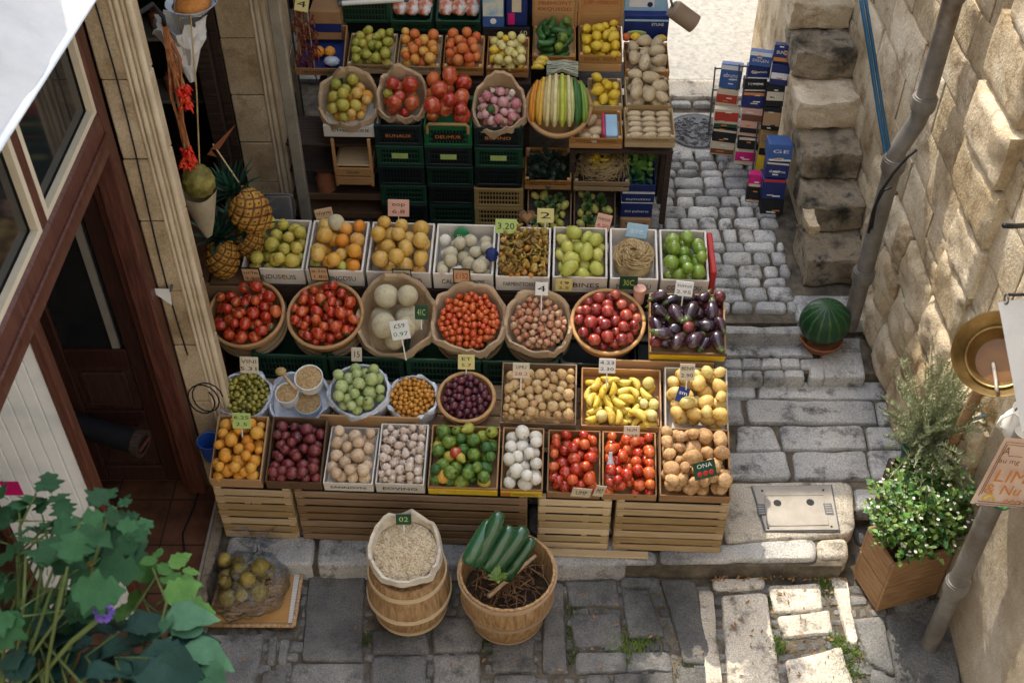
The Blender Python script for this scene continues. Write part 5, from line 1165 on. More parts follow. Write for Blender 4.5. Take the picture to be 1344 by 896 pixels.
st_tag(836, 303, 1.46, 28, 17, 'sky_card', "light blue card leaning behind the straw nest", ("ave",), ink='white', stick=.05, roll=8)
for (u, v, w_, h_, col, lab, lines, kk) in (
    (330, 361, 22, 22, 'tan_card', "framed orange price card hanging on the front of the quince box", ("urle", "3.50"), dict(rim=True, ink='ink_red')),
    (419, 359, 22, 21, 'tan_card', "framed tan price card hanging on the front of the mixed orange box", ("a.lo", "1.80"), dict(rim=True)),
    (528, 362, 22, 20, 'cream', "framed cream price card hanging on the front of the grapefruit box", ("19.7e", "2uj"), dict(rim=True, ink='ink_red')),
    (606, 362, 20, 21, 'tan_card', "framed tan price card hanging on the front of the cream melon box", ("£152",), dict(rim=True, ink='ink_red')),
    (740, 374, 21, 19, 'yellow_card', "yellow price card hanging on the front of the mango box", ("19", "2.5"), {}),
    (825, 371, 22, 21, 'dark_card', "dark chalk price card hanging on the front of the straw nest box", ("30C",), dict(ink='lime_card'))):
    P = SW(u, v, 1.10); tagcard(P, w_ * .0044, h_ * .0052, col, lab, lines, stick=0, tilt=9, yaw=-2.4, **kk)
st_tag(711, 379, 1.03, 17, 16, 'white', "white price card on a stick in the tiny onions", ("4",), stick=.13)
st_tag(898, 379, 1.03, 24, 18, 'white', "white price card on a stick in the aubergines", ("tunus", "2.95"), roll=6, stick=.12, ink='ink_brown')
st_tag(525, 433, .68, 25, 23, 'white', "white card with green writing stuck in the bag of melons", ("£59", "0.97"), roll=-12, ink='green_card', stick=.12)
st_tag(553, 410, .84, 17, 17, 'dark_card', "small dark green card standing at the right side of the melon bag", ("41C",), ink='lime_card', stick=.06)
st_tag(327, 479, .60, 24, 20, 'cream', "cream price card on a stick in the olives", ("VINI", "5.31"), stick=.12)
st_tag(468, 465, .70, 14, 17, 'cream', "tiny cream price card on the crate edge above the figs", ("15",), stick=0)
st_tag(612, 475, .62, 22, 18, 'yellow_card', "pale yellow price card on a stick in the red grapes", ("ET", "5.7"), stick=.13)
st_tag(684, 486, .52, 22, 19, 'cream', "cream price card with red writing on a stick in the walnuts", ("UMU", "28.2"), stick=.13, ink='ink_red')
st_tag(797, 480, .60, 22, 18, 'white', "white price card standing behind the yellow peppers", ("4.23", "2.30"), stick=.1)
st_tag(902, 488, .50, 20, 20, 'cream', "cream price card standing behind the yellow mangoes", ("8EN9", "2.90"), stick=.08)
st_tag(317, 552, .24, 24, 19, 'lime_card', "lime yellow price card standing at the back of the front-row oranges", ("6.25", "2.5"), stick=.08)
st_tag(829, 568, .28, 21, 18, 'cream', "cream price card hanging on the pepper tray above the tomatoes", ("NUM", "2.25"), stick=.06)
for (u, v, w_, h_, lab, ln, rl) in ((763, 646, 24, 18, "cream price card hanging below the left tomato carton at the stall front", ("UMP",), 8), (787, 644, 13, 22, "narrow cream price card hanging between the two front tomato cartons", ("M7",), 10)):
    P = SW(u, v, -.026); tagcard(P, w_ * .004, h_ * .0045, 'cream', lab, ln, stick=0, tilt=8, roll=rl)
# little wooden heart
P = SW(692, 284, 1.53); o = empty("wooden_heart", T(P) @ RX(R(-25)), "small brown wooden heart hanging behind the wild mushrooms", "ornament")
mb = MB(); pts = [(.045 * math.sin(a) ** 3, .042 * (13 * math.cos(a) - 5 * math.cos(2 * a) - 2 * math.cos(3 * a) - math.cos(4 * a)) / 15) for a in [2 * math.pi * k / 30 for k in range(30)]]
mb.prism(pts, -.006, .006, FRONT); mb.build("heart", M['carton_dark'], o); mb = MB(); mb.prism([(x * .6, y * .6) for x, y in pts], -.009, .009, FRONT); mb.build("carving", M['carton'], o)
# ================================================================== REAR DISPLAY (stacked crates against the house)
MR = T(-.25, 6.2, 0) @ RZ(-.03); MRI = MR.inverted()
def BU(u, v, yl):
    o = MRI @ CAM; d = MRI.to_3x3() @ ray(u, v); return o + d * ((yl - o.y) / d.y)
def BW(u, v, yl): return MR @ BU(u, v, yl)
def bframe(u0, u1, v, yl, tilt):
    a, b = BU(u0, v, yl), BU(u1, v, yl); return MR @ T((a.x + b.x) / 2, yl, a.z) @ RX(R(tilt)), b.x - a.x - .006, a.z
def brim(u, v, yl, tilt): return MR @ T(BU(u, v, yl)) @ RX(R(tilt))
def bpr(u, v, yl, rp): return (BU(u + rp, v, yl) - BU(u - rp, v, yl)).length / 2
# three columns of plastic crates
ws = {}
for ci, (u0, u1, nm) in enumerate(((498, 559, "left"), (561, 621, "middle"), (623, 686, "right"))):
    a, b = BU(u0, 240, 0), BU(u1, 240, 0); w = .302; xc = (a.x + b.x) / 2
    for k in range(5):
        z = .302 + k * .152
        if ci == 2 and k < 2:
            plastic_crate(MR @ T(xc, -.015, z), w + .02, .36, .148, 'yellow_crate', ("straw-yellow plastic crate at the bottom of the right crate column", "straw-yellow plastic crate, second from the bottom of the right crate column")[k])
            continue
        top = k == 4
        lab = {0: "dark green plastic crate stacked below the apple bag" if not top else "green plastic crate directly under the apple bag", 1: "dark green plastic crate stacked below the bright green crate of big apples" if not top else "bright green plastic crate with a yellow handle, holding big red apples",
               2: "dark green plastic crate stacked on the straw-yellow crates" if not top else "green plastic crate directly under the paper bag of radishes"}[ci]
        plastic_crate(MR @ T(xc + rng.uniform(-.006, .006), rng.uniform(-.008, .006), z), w, .36, .15, 'green_bright' if (ci == 1 and top) else 'green_crate' if (k + ci) % 2 else 'black_crate', lab,
                      None if top else ("crates in the left column", "crates in the middle column", "crates in the right column")[ci], plate='lime_card' if k == 3 else None, handle='yellow_crate' if (ci == 1 and top) else None, front_text=("RUNAUX", "DEUMUR", "BUNNO")[ci] if top else None)
    ws[ci] = xc
# row E: paper bags, apples, gourds
C = brim(458, 133, .17, 24); r = bpr(458, 133, .17, 37); paper_bag(C, r, .15, "wide paper bag of mixed pears and oranges at the left of the rear display", peak=.08, seed=21, sq=.16)
pile(C, 'round', r * .88, [('quince', .034, .042, 8), ('orange', .032, .04, 5), ('grapefruit', .032, .038, 8), ('pear', .03, .034, 4)], -.07, .08, "pear", "yellowish pear or orange in the wide rear paper bag", "pear", "mixed fruit in the rear paper bag", seed=41)
cf = empty("newspaper_carton", brim(458, 168, .0, 0) @ T(0, .03, -.06), "pale printed carton under the paper bag of pears", "box")
mb = MB(); mb.bx(-.17, .17, 0, .30, -.03, .055, bev=.004); mb.build("box", M['white_carton'], cf); text("OTMARAKIKIE", .03, T(0, -.003, .02) @ FRONT, M['ink'], cf, wide=.24)
C = brim(528, 128, .17, 26); r = bpr(528, 128, .17, 31); paper_bag(C, r, .15, "paper bag of red apples standing on the left crate column", peak=.10, seed=31, sq=.16)
pile(C, 'round', r * .88, [('apple', .042, .052, 10), ('quince', .036, .042, 2)], -.09, .09, "red_apple", "red apple in the paper bag on the left crate column", "apple", "apples in the paper bag", seed=42)
C = MR @ T(ws[1], .01, 1.0) @ RX(R(16))
pile(C, 'rect', (.285, .33), [('apple', .050, .060, 13), ('peach', .046, .052, 3)], .02, .26, "red_apple", "large red apple in the bright green crate with the yellow handle", "apple", "big apples in the green crate", seed=43)
C = brim(655, 143, .13, 24); r = bpr(655, 143, .13, 34); paper_bag(C, r, .14, "paper bag of pink radishes on the right crate column", peak=.16, seed=41, sq=.06)
pile(C, 'round', r * .88, [('radish', .026, .034, 32), ('garlic', .02, .024, 6)], -.06, .07, "radish", "pink and white radish in the rear paper bag", "radish", "radishes in the paper bag", seed=44)
single('lime', C @ T(-.05, -.04, .055), .03, "green_fig", "single green fig lying among the pink radishes", "fig")
# big striped gourds in a basket
C = brim(733, 140, .16, 34); r = bpr(733, 140, .16, 42); basket(C, r, .12, M['basket'], "wide shallow basket of long striped gourds in the rear display", rimr=.016)
GC = [(.62, .24, .02), (.66, .38, .05), (.62, .50, .22), (.64, .56, .26), (.46, .50, .06), (.58, .56, .25), (.04, .14, .03), (.20, .32, .05)]
gn = ["orange", "golden yellow", "cream", "pale straw", "bright lime", "creamy green", "dark green", "mottled green"]
for k, c_ in enumerate(GC):
    t = -1 + 2 * k / 7; x = t * r * .80
    mb = MB(); mb.lathe([(.0001, -1), (.06, -.96), (.13, -.75), (.165, -.3), (.16, .2), (.12, .7), (.05, .97), (.0001, 1.0)], 18, fn=lambda a, j, rr, z: (rr * (1 + .05 * math.cos(6 * a)), z))
    for v in mb.bm.verts: v.co.y += -.22 * (1 - v.co.z ** 2); v.co.x += t * .10 * (1 - v.co.z ** 2)
    m_ = mat('gourd%d' % k, [tuple(x_ * .75 for x_ in c_), c_, tuple(min(.75, x_ * 1.2) for x_ in c_)], .35, 3, .08, wave=('X', 2.2, tuple(x_ * .6 for x_ in c_), 1.5))
    o = mb.build("gourd", m_, smooth=True); Lg = r * (.86 - .16 * t * t)
    o.matrix_world = C @ T(x * .92, .02, .055 - .03 * abs(t)) @ RZ(t * .10) @ RX(R(-82)) @ SC(Lg * 1.32 * .8, Lg, Lg)
    tag(o, gn[k] + " long ribbed gourd lying in the wide rear basket", "gourd")
# row F boxes
def rowF(u0, u1, v, m, label, h=.07, hb=.10, yl=.42, d=.30, tilt=12, **k):
    C, w, z = bframe(u0, u1, v, yl, tilt); return C, w, slat_box(C, w, d, h, m, label, n=2, gap=.008, **k)
C, w, o = rowF(456, 519, 96, 'dummy' and M['crate_wood'], "pale wooden box of green pears in the rear display", txt="OMEXORA")
pile(C, 'rect', (w - .035, .27), [('pear', .027, .033, 26), ('quince', .03, .038, 14)], .02, .15, "green_pear", "yellow-green pear in the pale rear wooden box", "pear", "green pears in the rear box", seed=51)
C, w, o = rowF(521, 579, 98, M['crate_wood'], "wooden box of orange apricots in the rear display, right of the pears", txt="OBSOROA")
pile(C, 'rect', (w - .035, .27), [('apricot', .028, .036, 24), ('peach', .03, .036, 16)], .02, .15, "apricot", "orange apricot in the rear wooden box", "apricot", "apricots in the rear box", seed=52)
C, w, o = rowF(581, 635, 99, M['fruit_wood'], "reddish wooden box of peaches in the rear display", txt="PEMUSE")
pile(C, 'rect', (w - .035, .27), [('peach', .03, .04, 32)], .02, .16, "peach", "dusky orange-red peach in the rear wooden box", "peach", "peaches in the rear box", seed=53)
C, w, o = rowF(638, 694, 101, M['fruit_wood'], "wooden box of pale yellow plums in the rear display under the blue poster", txt="OBECKANTUN")
pile(C, 'rect', (w - .035, .27), [('yellow_plum', .024, .032, 40), ('lemon', .022, .026, 8)], .02, .15, "yellow_plum", "pale yellow plum in the rear wooden box", "plum", "yellow plums in the rear box", seed=54)
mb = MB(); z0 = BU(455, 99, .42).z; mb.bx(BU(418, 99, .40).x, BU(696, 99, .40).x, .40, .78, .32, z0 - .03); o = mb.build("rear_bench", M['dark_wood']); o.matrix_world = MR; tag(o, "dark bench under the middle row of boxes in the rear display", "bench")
# cucumbers and lemons in printed crates with tall backs
def tallbox(u0, u1, v, yl, label, m, tb, h=.09, d=.33, back=.22, txt=None):
    C, w, z = bframe(u0, u1, v, yl, 6); o = slat_box(C, w, d, h, m, label, n=2, gap=.008, txt=txt)
    mb = MB(); mb.bx(-w / 2, w / 2, d + .001, d + .011, .0, h + back - .01, bev=.002); p = mb.build("back_panel", m, o); 
    for i_, t_ in enumerate(tb): text(t_, .036, T(0, d - .002, h + back - .045 - .045 * i_) @ FRONT, M['ink_red'], p, wide=w * .78)
    for s in (-1, 1): mb = MB(); mb.bx(s * w / 2 - .008, s * w / 2 + .008, d - .012, d + .0005, h, h + back, bev=.002); mb.build("back_post", m, o)
    return C, w
C, w = tallbox(698, 756, 82, .60, "orange printed crate of dark green cucumbers with a tall back panel", M['fruit_wood'], ("PREMONT", "EXQUSOD"), h=.05)
pile(C, 'rect', (w - .035, .30), [('cucumber', .019, .024, 22), ('lime', .03, .036, 8)], .01, .15, "cucumber", "dark green cucumber in the orange printed rear crate", "cucumber", "cucumbers in the rear crate", seed=55)
C, w = tallbox(758, 816, 94, .64, "orange printed crate of yellow lemons with a tall back panel", M['fruit_wood'], ("JUSP - MORNOS",), h=.13, txt="HORNDEROCA")
pile(C, 'rect', (w - .035, .30), [('lemon', .026, .034, 34)], .06, .20, "lemon", "yellow lemon in the upper printed rear crate", "lemon", "lemons in the upper rear crate", seed=56)
C, w, z = bframe(819, 878, 108, .60, 6); slat_box(C, w, .32, .085, M['fruit_wood'], "orange wooden crate of pale potatoes at the upper right of the rear display", n=2, gap=.008, txt="ARONDRUEDIFA")
pile(C, 'rect', (w - .035, .29), [('pale_potato', .036, .046, 20)], .02, .16, "pale_potato", "large pale potato in the upper right rear crate", "potato", "potatoes in the upper rear crate", seed=57)
C, w, z = bframe(771, 817, 152, .30, 4); slat_box(C, w, .30, .08, M['crate_wood'], "small wooden crate of lemons in the middle right of the rear display", n=2, gap=.008)
pile(C, 'rect', (w - .035, .27), [('lemon', .03, .036, 16)], .02, .14, "lemon", "yellow lemon in the small middle rear crate", "lemon", "lemons in the middle rear crate", seed=58)
C, w, z = bframe(820, 880, 152, .30, 4); slat_box(C, w, .31, .08, M['crate_wood'], "wooden crate of big smooth potatoes in the middle right of the rear display", n=2, gap=.008)
pile(C, 'rect', (w - .035, .28), [('pale_potato', .036, .046, 18)], .02, .15, "pale_potato", "big smooth potato in the middle right rear crate", "potato", "potatoes in the middle rear crate", seed=59)
C, w, z = bframe(746, 817, 194, .0, 3); slat_box(C, w, .30, .075, M['fruit_wood'], "low printed crate of grey-green kiwis and a pale blue packet in the rear display", n=2, gap=.006, txt="RENOUKENAGER")
pile(C @ T(-w * .18, 0, 0), 'rect', (w * .58, .26), [('pale_potato', .030, .036, 6)], .02, .10, "kiwi", "dull brown kiwi in the low printed rear crate", "kiwi", "kiwis in the rear crate", seed=60)
mb = MB(); mb.box((0, 0, 0), (.075, .22, .05), bev=.004); o = mb.build("packet", M['sky_card']); o.matrix_world = C @ T(w * .30, .14, .055); tag(o, "pale blue packet lying beside the kiwis", "packet")
mb = MB(); mb.box((0, 0, 0), (.018, .22, .06), bev=.003); o = mb.build("packet", flat('pinkpk', (.5, .05, .12), .5)); o.matrix_world = C @ T(w * .30 - .05, .14, .06); tag(o, "thin crimson packet standing beside the pale blue packet", "packet")
C, w, z = bframe(819, 886, 193, .0, 3); slat_box(C, w, .32, .075, M['crate_wood'], "low printed crate of brown potatoes stacked in rows in the rear display", n=2, gap=.006, txt="TUNUNOSTOR")
for i_ in range(3):
    for j_ in range(5):
        o = single('pale_potato%d' % ((i_ + j_) % 3), C @ T((i_ - 1) * w * .29, .045 + j_ * .056, .055) @ RZ(rng.uniform(-.15, .15)) @ RY(math.pi / 2) @ SC(.8, .8, 1.0), .032, "row_potato", "brown potato laid in a tidy row in the low rear crate", "potato", "potatoes in tidy rows")
# stand of legs under the right side
for (u0, u1, v, yl, dd) in ((746, 886, 196, .02, .28), (771, 880, 154, .32, .28), (758, 878, 111, .62, .3)):
    a, b = BU(u0, v, yl), BU(u1, v, yl); o = empty("display_stand", MR @ T((a.x + b.x) / 2, yl, .302), "dark timber stand under the rear %s crates" % {.02: "kiwi and row-potato", .32: "middle lemon and potato", .62: "upper lemon and potato"}[yl], "stand"); w = b.x - a.x; h = a.z - .302 - .004
    mb = MB(); mb.bx(-w / 2 + .01, w / 2 - .01, 0, dd, h - .02, h); mb.build("top_board", M['dark_wood'], o)
    for sx in (-1, 1):
        for yy in (.01, dd - .05): mb = MB(); mb.bx(sx * (w / 2 - .03) - .018, sx * (w / 2 - .03) + .018, yy, yy + .035, 0, h - .0205); mb.build("leg", M['dark_wood'], o)
# lower right: dark crate, nest, leafy crates, blue boxes
C, w, z = bframe(688, 750, 248, -.03, 10); slat_box(C, w, .30, .08, M['fruit_wood'], "wooden crate of blackish leaves in the lower part of the rear display", n=2, gap=.01, txt="OVECKRUR", inner=False)
def leafheap(C, w, d, z, m, n, label, cat, name, sz=.05, seed=2, lift=.05):
    r_ = random.Random(seed); mb = MB()
    for k in range(n):
        p = Vector((r_.uniform(-w / 2, w / 2), r_.uniform(.02, d - .02), z + r_.uniform(0, lift))); a, b = r_.uniform(0, 6.28), r_.uniform(-.5, .9); L = sz * r_.uniform(.6, 1.3)
        d1 = Vector((math.cos(a) * math.cos(b), math.sin(a) * math.cos(b), math.sin(b))) * L; s_ = d1.cross(Vector((0, 0, 1))).normalized() * L * .33; u_ = Vector((0, 0, L * .12))
        v = [mb.bm.verts.new(q) for q in (p, p + d1 * .5 - s_ + u_, p + d1, p + d1 * .5 + s_ + u_, p + d1 * .5)]
        for t_ in ((0, 1, 4), (1, 2, 4), (2, 3, 4), (3, 0, 4)): mb.bm.faces.new([v[q] for q in t_])
    o = mb.build(name, m, smooth=True); o.matrix_world = C; return tag(o, label, cat, None, 'stuff')
leafheap(C, w * .85, .28, .03, leafm('black_leaf', (.004, .01, .006), (.008, .02, .01), (.014, .03, .016)), 260, "dark bunched leaves filling the lower rear crate", "leaves", "dark_leaves")
C, w, z = bframe(752, 826, 250, -.03, 10); slat_box(C, w, .34, .08, M['crate_wood_worn'], "wooden crate holding a straw nest with yellow fruit in the rear display", n=2, gap=.01, inner=False)
ns = empty("hay_nest", C @ T(0, .17, .075), "rough hay nest holding yellow fruit in the lower rear crate", "hay nest"); mb = MB(); r_ = random.Random(8)
for k in range(230):
    a, ra = r_.uniform(0, 6.28), r_.uniform(.06, .165); d = Vector((-math.sin(a), math.cos(a), 0)) * r_.uniform(.04, .10) + Vector((r_.uniform(-.03, .03), r_.uniform(-.03, .03), r_.uniform(-.02, .03)))
    p = Vector((ra * math.cos(a), ra * math.sin(a) * .9, r_.uniform(-.03, .05))); mb.tube([p - d, p + Vector((0, 0, .01)), p + d], .0022, n=4)
mb.build("strands", M['straw'], ns)
pile(C @ T(0, .17, .075), 'round', .09, [('yellow_pepper', .014, .017, 9), ('lemon', .02, .024, 4)], -.02, .12, "yellow_fruit", "small yellow fruit lying in the hay nest", "yellow fruit", "fruit in the hay nest", seed=61)
for (u0, u1, nm) in ((692, 750, "left"), (753, 808, "right")):
    a, b = BU(u0, 284, -.10), BU(u1, 284, -.10); w = b.x - a.x
    C = MR @ T((a.x + b.x) / 2, -.12, .34) @ RX(R(38)); slat_box(C, w, .30, .07, M['crate_wood_worn'], "worn tilted crate of pale green vegetables, %s one at the foot of the rear display" % nm, n=2, inner=False)
    pile(C, 'rect', (w - .04, .27), [('leafy', .05, .06, 5), ('mango', .022, .028, 12)], .01, .14, "green_vegetable", "pale green vegetable in the tilted foot crate at the %s" % nm, "green vegetable", "greens in the %s tilted crate" % nm, seed=62 + len(nm))
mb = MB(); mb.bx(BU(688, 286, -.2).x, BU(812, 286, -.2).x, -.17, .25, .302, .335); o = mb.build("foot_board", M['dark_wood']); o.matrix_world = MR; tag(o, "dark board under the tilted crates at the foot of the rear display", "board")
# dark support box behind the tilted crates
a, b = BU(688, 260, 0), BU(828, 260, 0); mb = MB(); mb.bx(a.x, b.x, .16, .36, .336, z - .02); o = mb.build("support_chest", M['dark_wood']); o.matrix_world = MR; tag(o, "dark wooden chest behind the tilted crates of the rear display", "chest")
a, b = BU(815, 262, 0), BU(857, 262, 0); w = b.x - a.x; xc = (a.x + b.x) / 2
zz = .302
o = empty("folded_carton", MR @ T(xc, -.04, zz), "brown carton lying at the bottom of the rear display's right column", "box"); mb = MB(); mb.bx(-w / 2, w / 2, 0, .3, 0, .10, bev=.012); mb.build("box", M['carton'], o); text("xxnrux", .035, T(0, -.003, .06) @ FRONT, M['ink_brown'], o, wide=w * .7)
for k, (hh, tt) in enumerate(((.115, "deti pulmeres"), (.075, "numunnu"))):
    o = empty("printed_box", MR @ T(xc + .004 * k, -.03, zz + .102 + (.117 if k else 0)), ("navy blue printed box with a pale edge, lower of the two in the right column", "slim navy blue printed box under the leafy crate")[k], "box")
    mb = MB(); mb.bx(-w / 2, w / 2, 0, .3, 0, hh, bev=.003); mb.build("box", M['navy'], o); mb = MB(); mb.bx(-w / 2 + .001, w / 2 - .001, -.002, .298, hh, hh + .006); mb.build("pale_edge", M['white'], o); text(tt, .03, T(0, -.004, hh * .45) @ FRONT, M['white'], o, wide=w * .75)
C = MR @ T(xc + .005, -.03, zz + .31) @ RX(R(8)); o = carton(C, w, .32, .06, M['navy'], "blue-fronted carton of leafy greens in the right column of the rear display", hb=.09)
leafheap(C, w * .8, .28, .04, M['leaf'], 120, "fresh green salad leaves in the blue-fronted carton", "leaves", "salad_leaves", seed=5, lift=.06, sz=.045)
leafheap(C @ T(.02, .05, .02), w * .5, .2, .06, M['leaf_light'], 60, "yellowish lettuce leaves on top of the blue-fronted carton", "leaves", "lettuce_leaves", seed=6, lift=.06, sz=.045)
mb = MB(); mb.bx(-w / 2, w / 2, .30, .32, 0, .26); o = mb.build("column_back", M['carton']); o.matrix_world = MR @ T(xc, -.03, .62); tag(o, "brown carton standing behind the leafy greens", "box")
# carrots and a tied bundle behind the gourds
C = brim(712, 88, .52, 10)
for k in range(4): single('yellow_pepper', C @ T(-.03 + .01 * k, .02 * k - .03, .03 + .015 * (k % 2)) @ RY(math.pi / 2), .022, "carrot", "orange carrot lying behind the striped gourds", "carrot", "carrots behind the gourds").active_material = FM['yellow_pepper'] if 'yellow_pepper' in FM else FM['banana']
mb = MB(); r_ = random.Random(2)
for k in range(40): 
    y = r_.uniform(-.05, .05); mb.tube([(-.10, y, .02 + r_.uniform(-.02, .02)), (0, y * .7, .05 + r_.uniform(-.02, .02)), (.10, y, .02 + r_.uniform(-.02, .02))], .004, n=5)
o = mb.build("leek_bundle", flat('leek', (.45, .47, .36), .6, .3)); o.matrix_world = brim(738, 93, .48, 20); tag(o, "bundle of pale leeks lying between the cucumbers and the gourds", "leeks")
# row G: top shelf
def topbox(u0, u1, v, yl, h, m, label, name, cat="box", d=.3):
    a, b = BU(u0, v, yl), BU(u1, v, yl); w = b.x - a.x - .004; o = empty(name, MR @ T((a.x + b.x) / 2, yl, a.z), label, cat); mb = MB(); mb.bx(-w / 2, w / 2, 0, d, 0, h, bev=.004); mb.build("body", m, o); return o, w
for (u0, u1, lab, sd) in ((513, 569, "green crate of bagged red snacks on the rear top shelf, left of the pair", 3), (572, 632, "green crate of bagged red snacks on the rear top shelf, beside the blue poster", 5)):
    a, b = BU(u0, 42, .74), BU(u1, 42, .74); C = MR @ T((a.x + b.x) / 2, .74, a.z) @ RX(R(18)); w = b.x - a.x - .01
    plastic_crate(C, w, .30, .10, 'green_crate', lab)
    for k in range(3):
        mb = MB(); mb.ball((0, 0, 0), (.055, .08, .045), sub=3, fn=lambda p: 1 + .25 * n3(p, 2.5, sd + k)); o = mb.build("snack_bag", mat('snack%d%d' % (sd, k), [(.42, .04, .02), (.5, .14, .05), (.62, .58, .55), (.7, .7, .7)], .2, 14, .4, 30), smooth=True)
        o.matrix_world = C @ T((k - 1) * w * .3, .15, .085); tag(o, "shiny bag of red and white snacks in the %s green top crate" % ("left" if sd == 3 else "right"), "snack bag", "snack bags in the %s top crate" % ("left" if sd == 3 else "right"))
o, w = topbox(633, 662, 36, .72, .24, M['blue'], "poster-like pale blue carton with a white and green emblem on the rear top shelf", "poster_box")
mb = MB(); mb.bx(-w / 2 + .004, w / 2 - .004, -.004, -.001, .08, .235); p = mb.build("pale_panel", mat('poster', [(.1, .25, .5), (.35, .5, .62), (.62, .62, .5), (.6, .65, .7)], .5, 14, 0), o); mb = MB(); mb.cyl((0, -.004, .045), (0, -.001, .045), .02, n=20); mb.build("emblem", M['white'], o)
o, w = topbox(664, 692, 34, .74, .24, M['navy'], "dark blue carton with a red flash and a white label on the rear top shelf", "printed_box")
mb = MB(); mb.bx(-.055, -.012, -.004, -.001, .01, .09); mb.build("red_flash", M['magenta'], o); mb = MB(); mb.bx(-.03, .03, -.006, -.002, .10, .22); mb.build("label", M['cream'], o)
mb = MB(); mb.bx(BU(634, 48, .70).x, BU(695, 48, .70).x, .70, .73, BU(660, 52, .70).z, BU(660, 38, .70).z); o = mb.build("price_board", M['black']); o.matrix_world = MR; tag(o, "black board with faint writing and pale digits above the yellow plums", "sign")
text("60", .05, MR @ T(BU(687, 44, .694)) @ FRONT, M['cream'], None, name="board_digits"); bd = bpy.data.objects["board_digits"]; bd.parent = o; bd.matrix_parent_inverse = o.matrix_world.inverted()
bpy.context.view_layer.update()
t2 = text("menrueca dun", .03, T(0, 0, 0), M['ink_brown'], None, name="board_writing"); t2.matrix_world = MR @ T(BU(660, 44, .694)) @ FRONT @ SC(.022); t2.parent = o; t2.matrix_parent_inverse = o.matrix_world.inverted()
o, w = topbox(694, 815, 19, .98, .30, M['navy'], "long navy blue carton with white labels on the rear top shelf", "long_carton")
for k, x in enumerate((-.42, -.28, .0, .16, .34)):
    mb = MB(); mb.bx(w * x, w * x + .085, -.004, -.001, .03, .15); l_ = mb.build("white_label", M['white'], o)
    for q in range(3): mb = MB(); mb.bx(w * x + .01, w * x + .07, -.006, -.0042, .05 + q * .03, .06 + q * .03); mb.build("print_line", M['navy'], l_)
o, w = topbox(817, 876, 54, .90, .19, M['navy'], "navy blue corn carton with a picture of a cob, above the right potatoes", "corn_carton")
mb = MB(); mb.ball((-.06, -.004, .06), (.07, .004, .022), sub=2); mb.build("cob_picture", M['lime_card'], o, smooth=True); text("ETUNE", .03, T(.075, -.004, .125) @ FRONT, M['white'], o, wide=.08)
mb = MB(); mb.bx(-w / 2 + .003, w / 2 - .003, -.004, -.001, .148, .16); mb.build("pale_stripe", M['sky_card'], o)
o, w = topbox(818, 875, 18, .96, .22, M['sky_card'], "white and pale blue carton on top of the corn carton", "pale_carton")
o.location.z += .0; mb = MB(); mb.bx(-w * .38, w * .2, -.005, -.001, .05, .12); mb.build("white_shape", M['white'], o); mb = MB(); mb.cyl((w * .1, -.008, .07), (w * .1, -.005, .07), .018, n=16); mb.build("ring_mark", M['navy'], o)
for k, (u, v, key, nm) in enumerate(((822, 49, 'peach', "peach"), (834, 48, 'lemon', "lemon"), (868, 51, 'lemon', "lemon"))):
    single(key, brim(u, v, .84, 0) @ RY(1.4), .028, nm, ("small reddish peach at the foot of the corn carton", "left lemon lying below the cob picture", "right lemon lying at the foot of the corn carton")[k], nm)
# green crate with tube lamp, top left
a, b = BU(446, 30, .76), BU(514, 30, .76); w = b.x - a.x; plastic_crate(MR @ T((a.x + b.x) / 2, .76, a.z), w, .3, .16, 'green_crate', "teal green plastic crate under the white tube lamp on the rear top shelf", front_text=None)
o = empty("tube_lamp", MR @ T(BU(490, 3, .72)) , "white fluorescent tube lamp above the teal green crate", "lamp"); mb = MB(); mb.cyl((-.20, 0, -.012), (.20, 0, .02), .016, n=14); mb.build("tube", M['white'], o, smooth=40); 
for s in (-1, 1): mb = MB(); mb.cyl((s * .2, 0, s * .016 + .004), (s * .225, 0, s * .018 + .004), .018, n=12); mb.build("end_cap", M['iron'], o)
# left column of the top: carton with blue stripe, box with two oranges, chilli strings
o, w = topbox(410, 450, 52, .66, .20, M['carton'], "orange-brown carton with a blue stripe at the left of the rear display", "striped_carton"); mb = MB(); mb.bx(-w / 2 - .001, w / 2 + .001, -.003, -.0005, .055, .115); mb.build("blue_stripe", M['navy'], o)
C, w, z = bframe(388, 453, 99, .40, 12); o = carton(C, w, .32, .06, M['carton'], "open carton with two oranges and a clear packet at the left of the rear display", hb=.14, txt="UECMONOUR")
mb = MB(); mb.bx(-w / 2 + .009, w / 2 - .009, .009, .31, .009, .02); mb.build("dark_lining", M['navy'], o)
for k, x in enumerate((-.02, .05)): single('orange', C @ T(x, .16, .058), .036, "orange", ("left of two oranges in the open carton under the blue-striped carton", "right of two oranges in the open carton under the blue-striped carton")[k], "orange")
mb = MB(); mb.ball((.07, .08, .05), (.05, .035, .03), sub=3, fn=lambda p: 1 + .2 * n3(p, 2, 4)); o = mb.build("clear_packet", M['tub_clear'], smooth=True); o.matrix_world = C; tag(o, "clear plastic packet lying in front of the two oranges", "packet")
C = brim(396, 30, .5, 60)
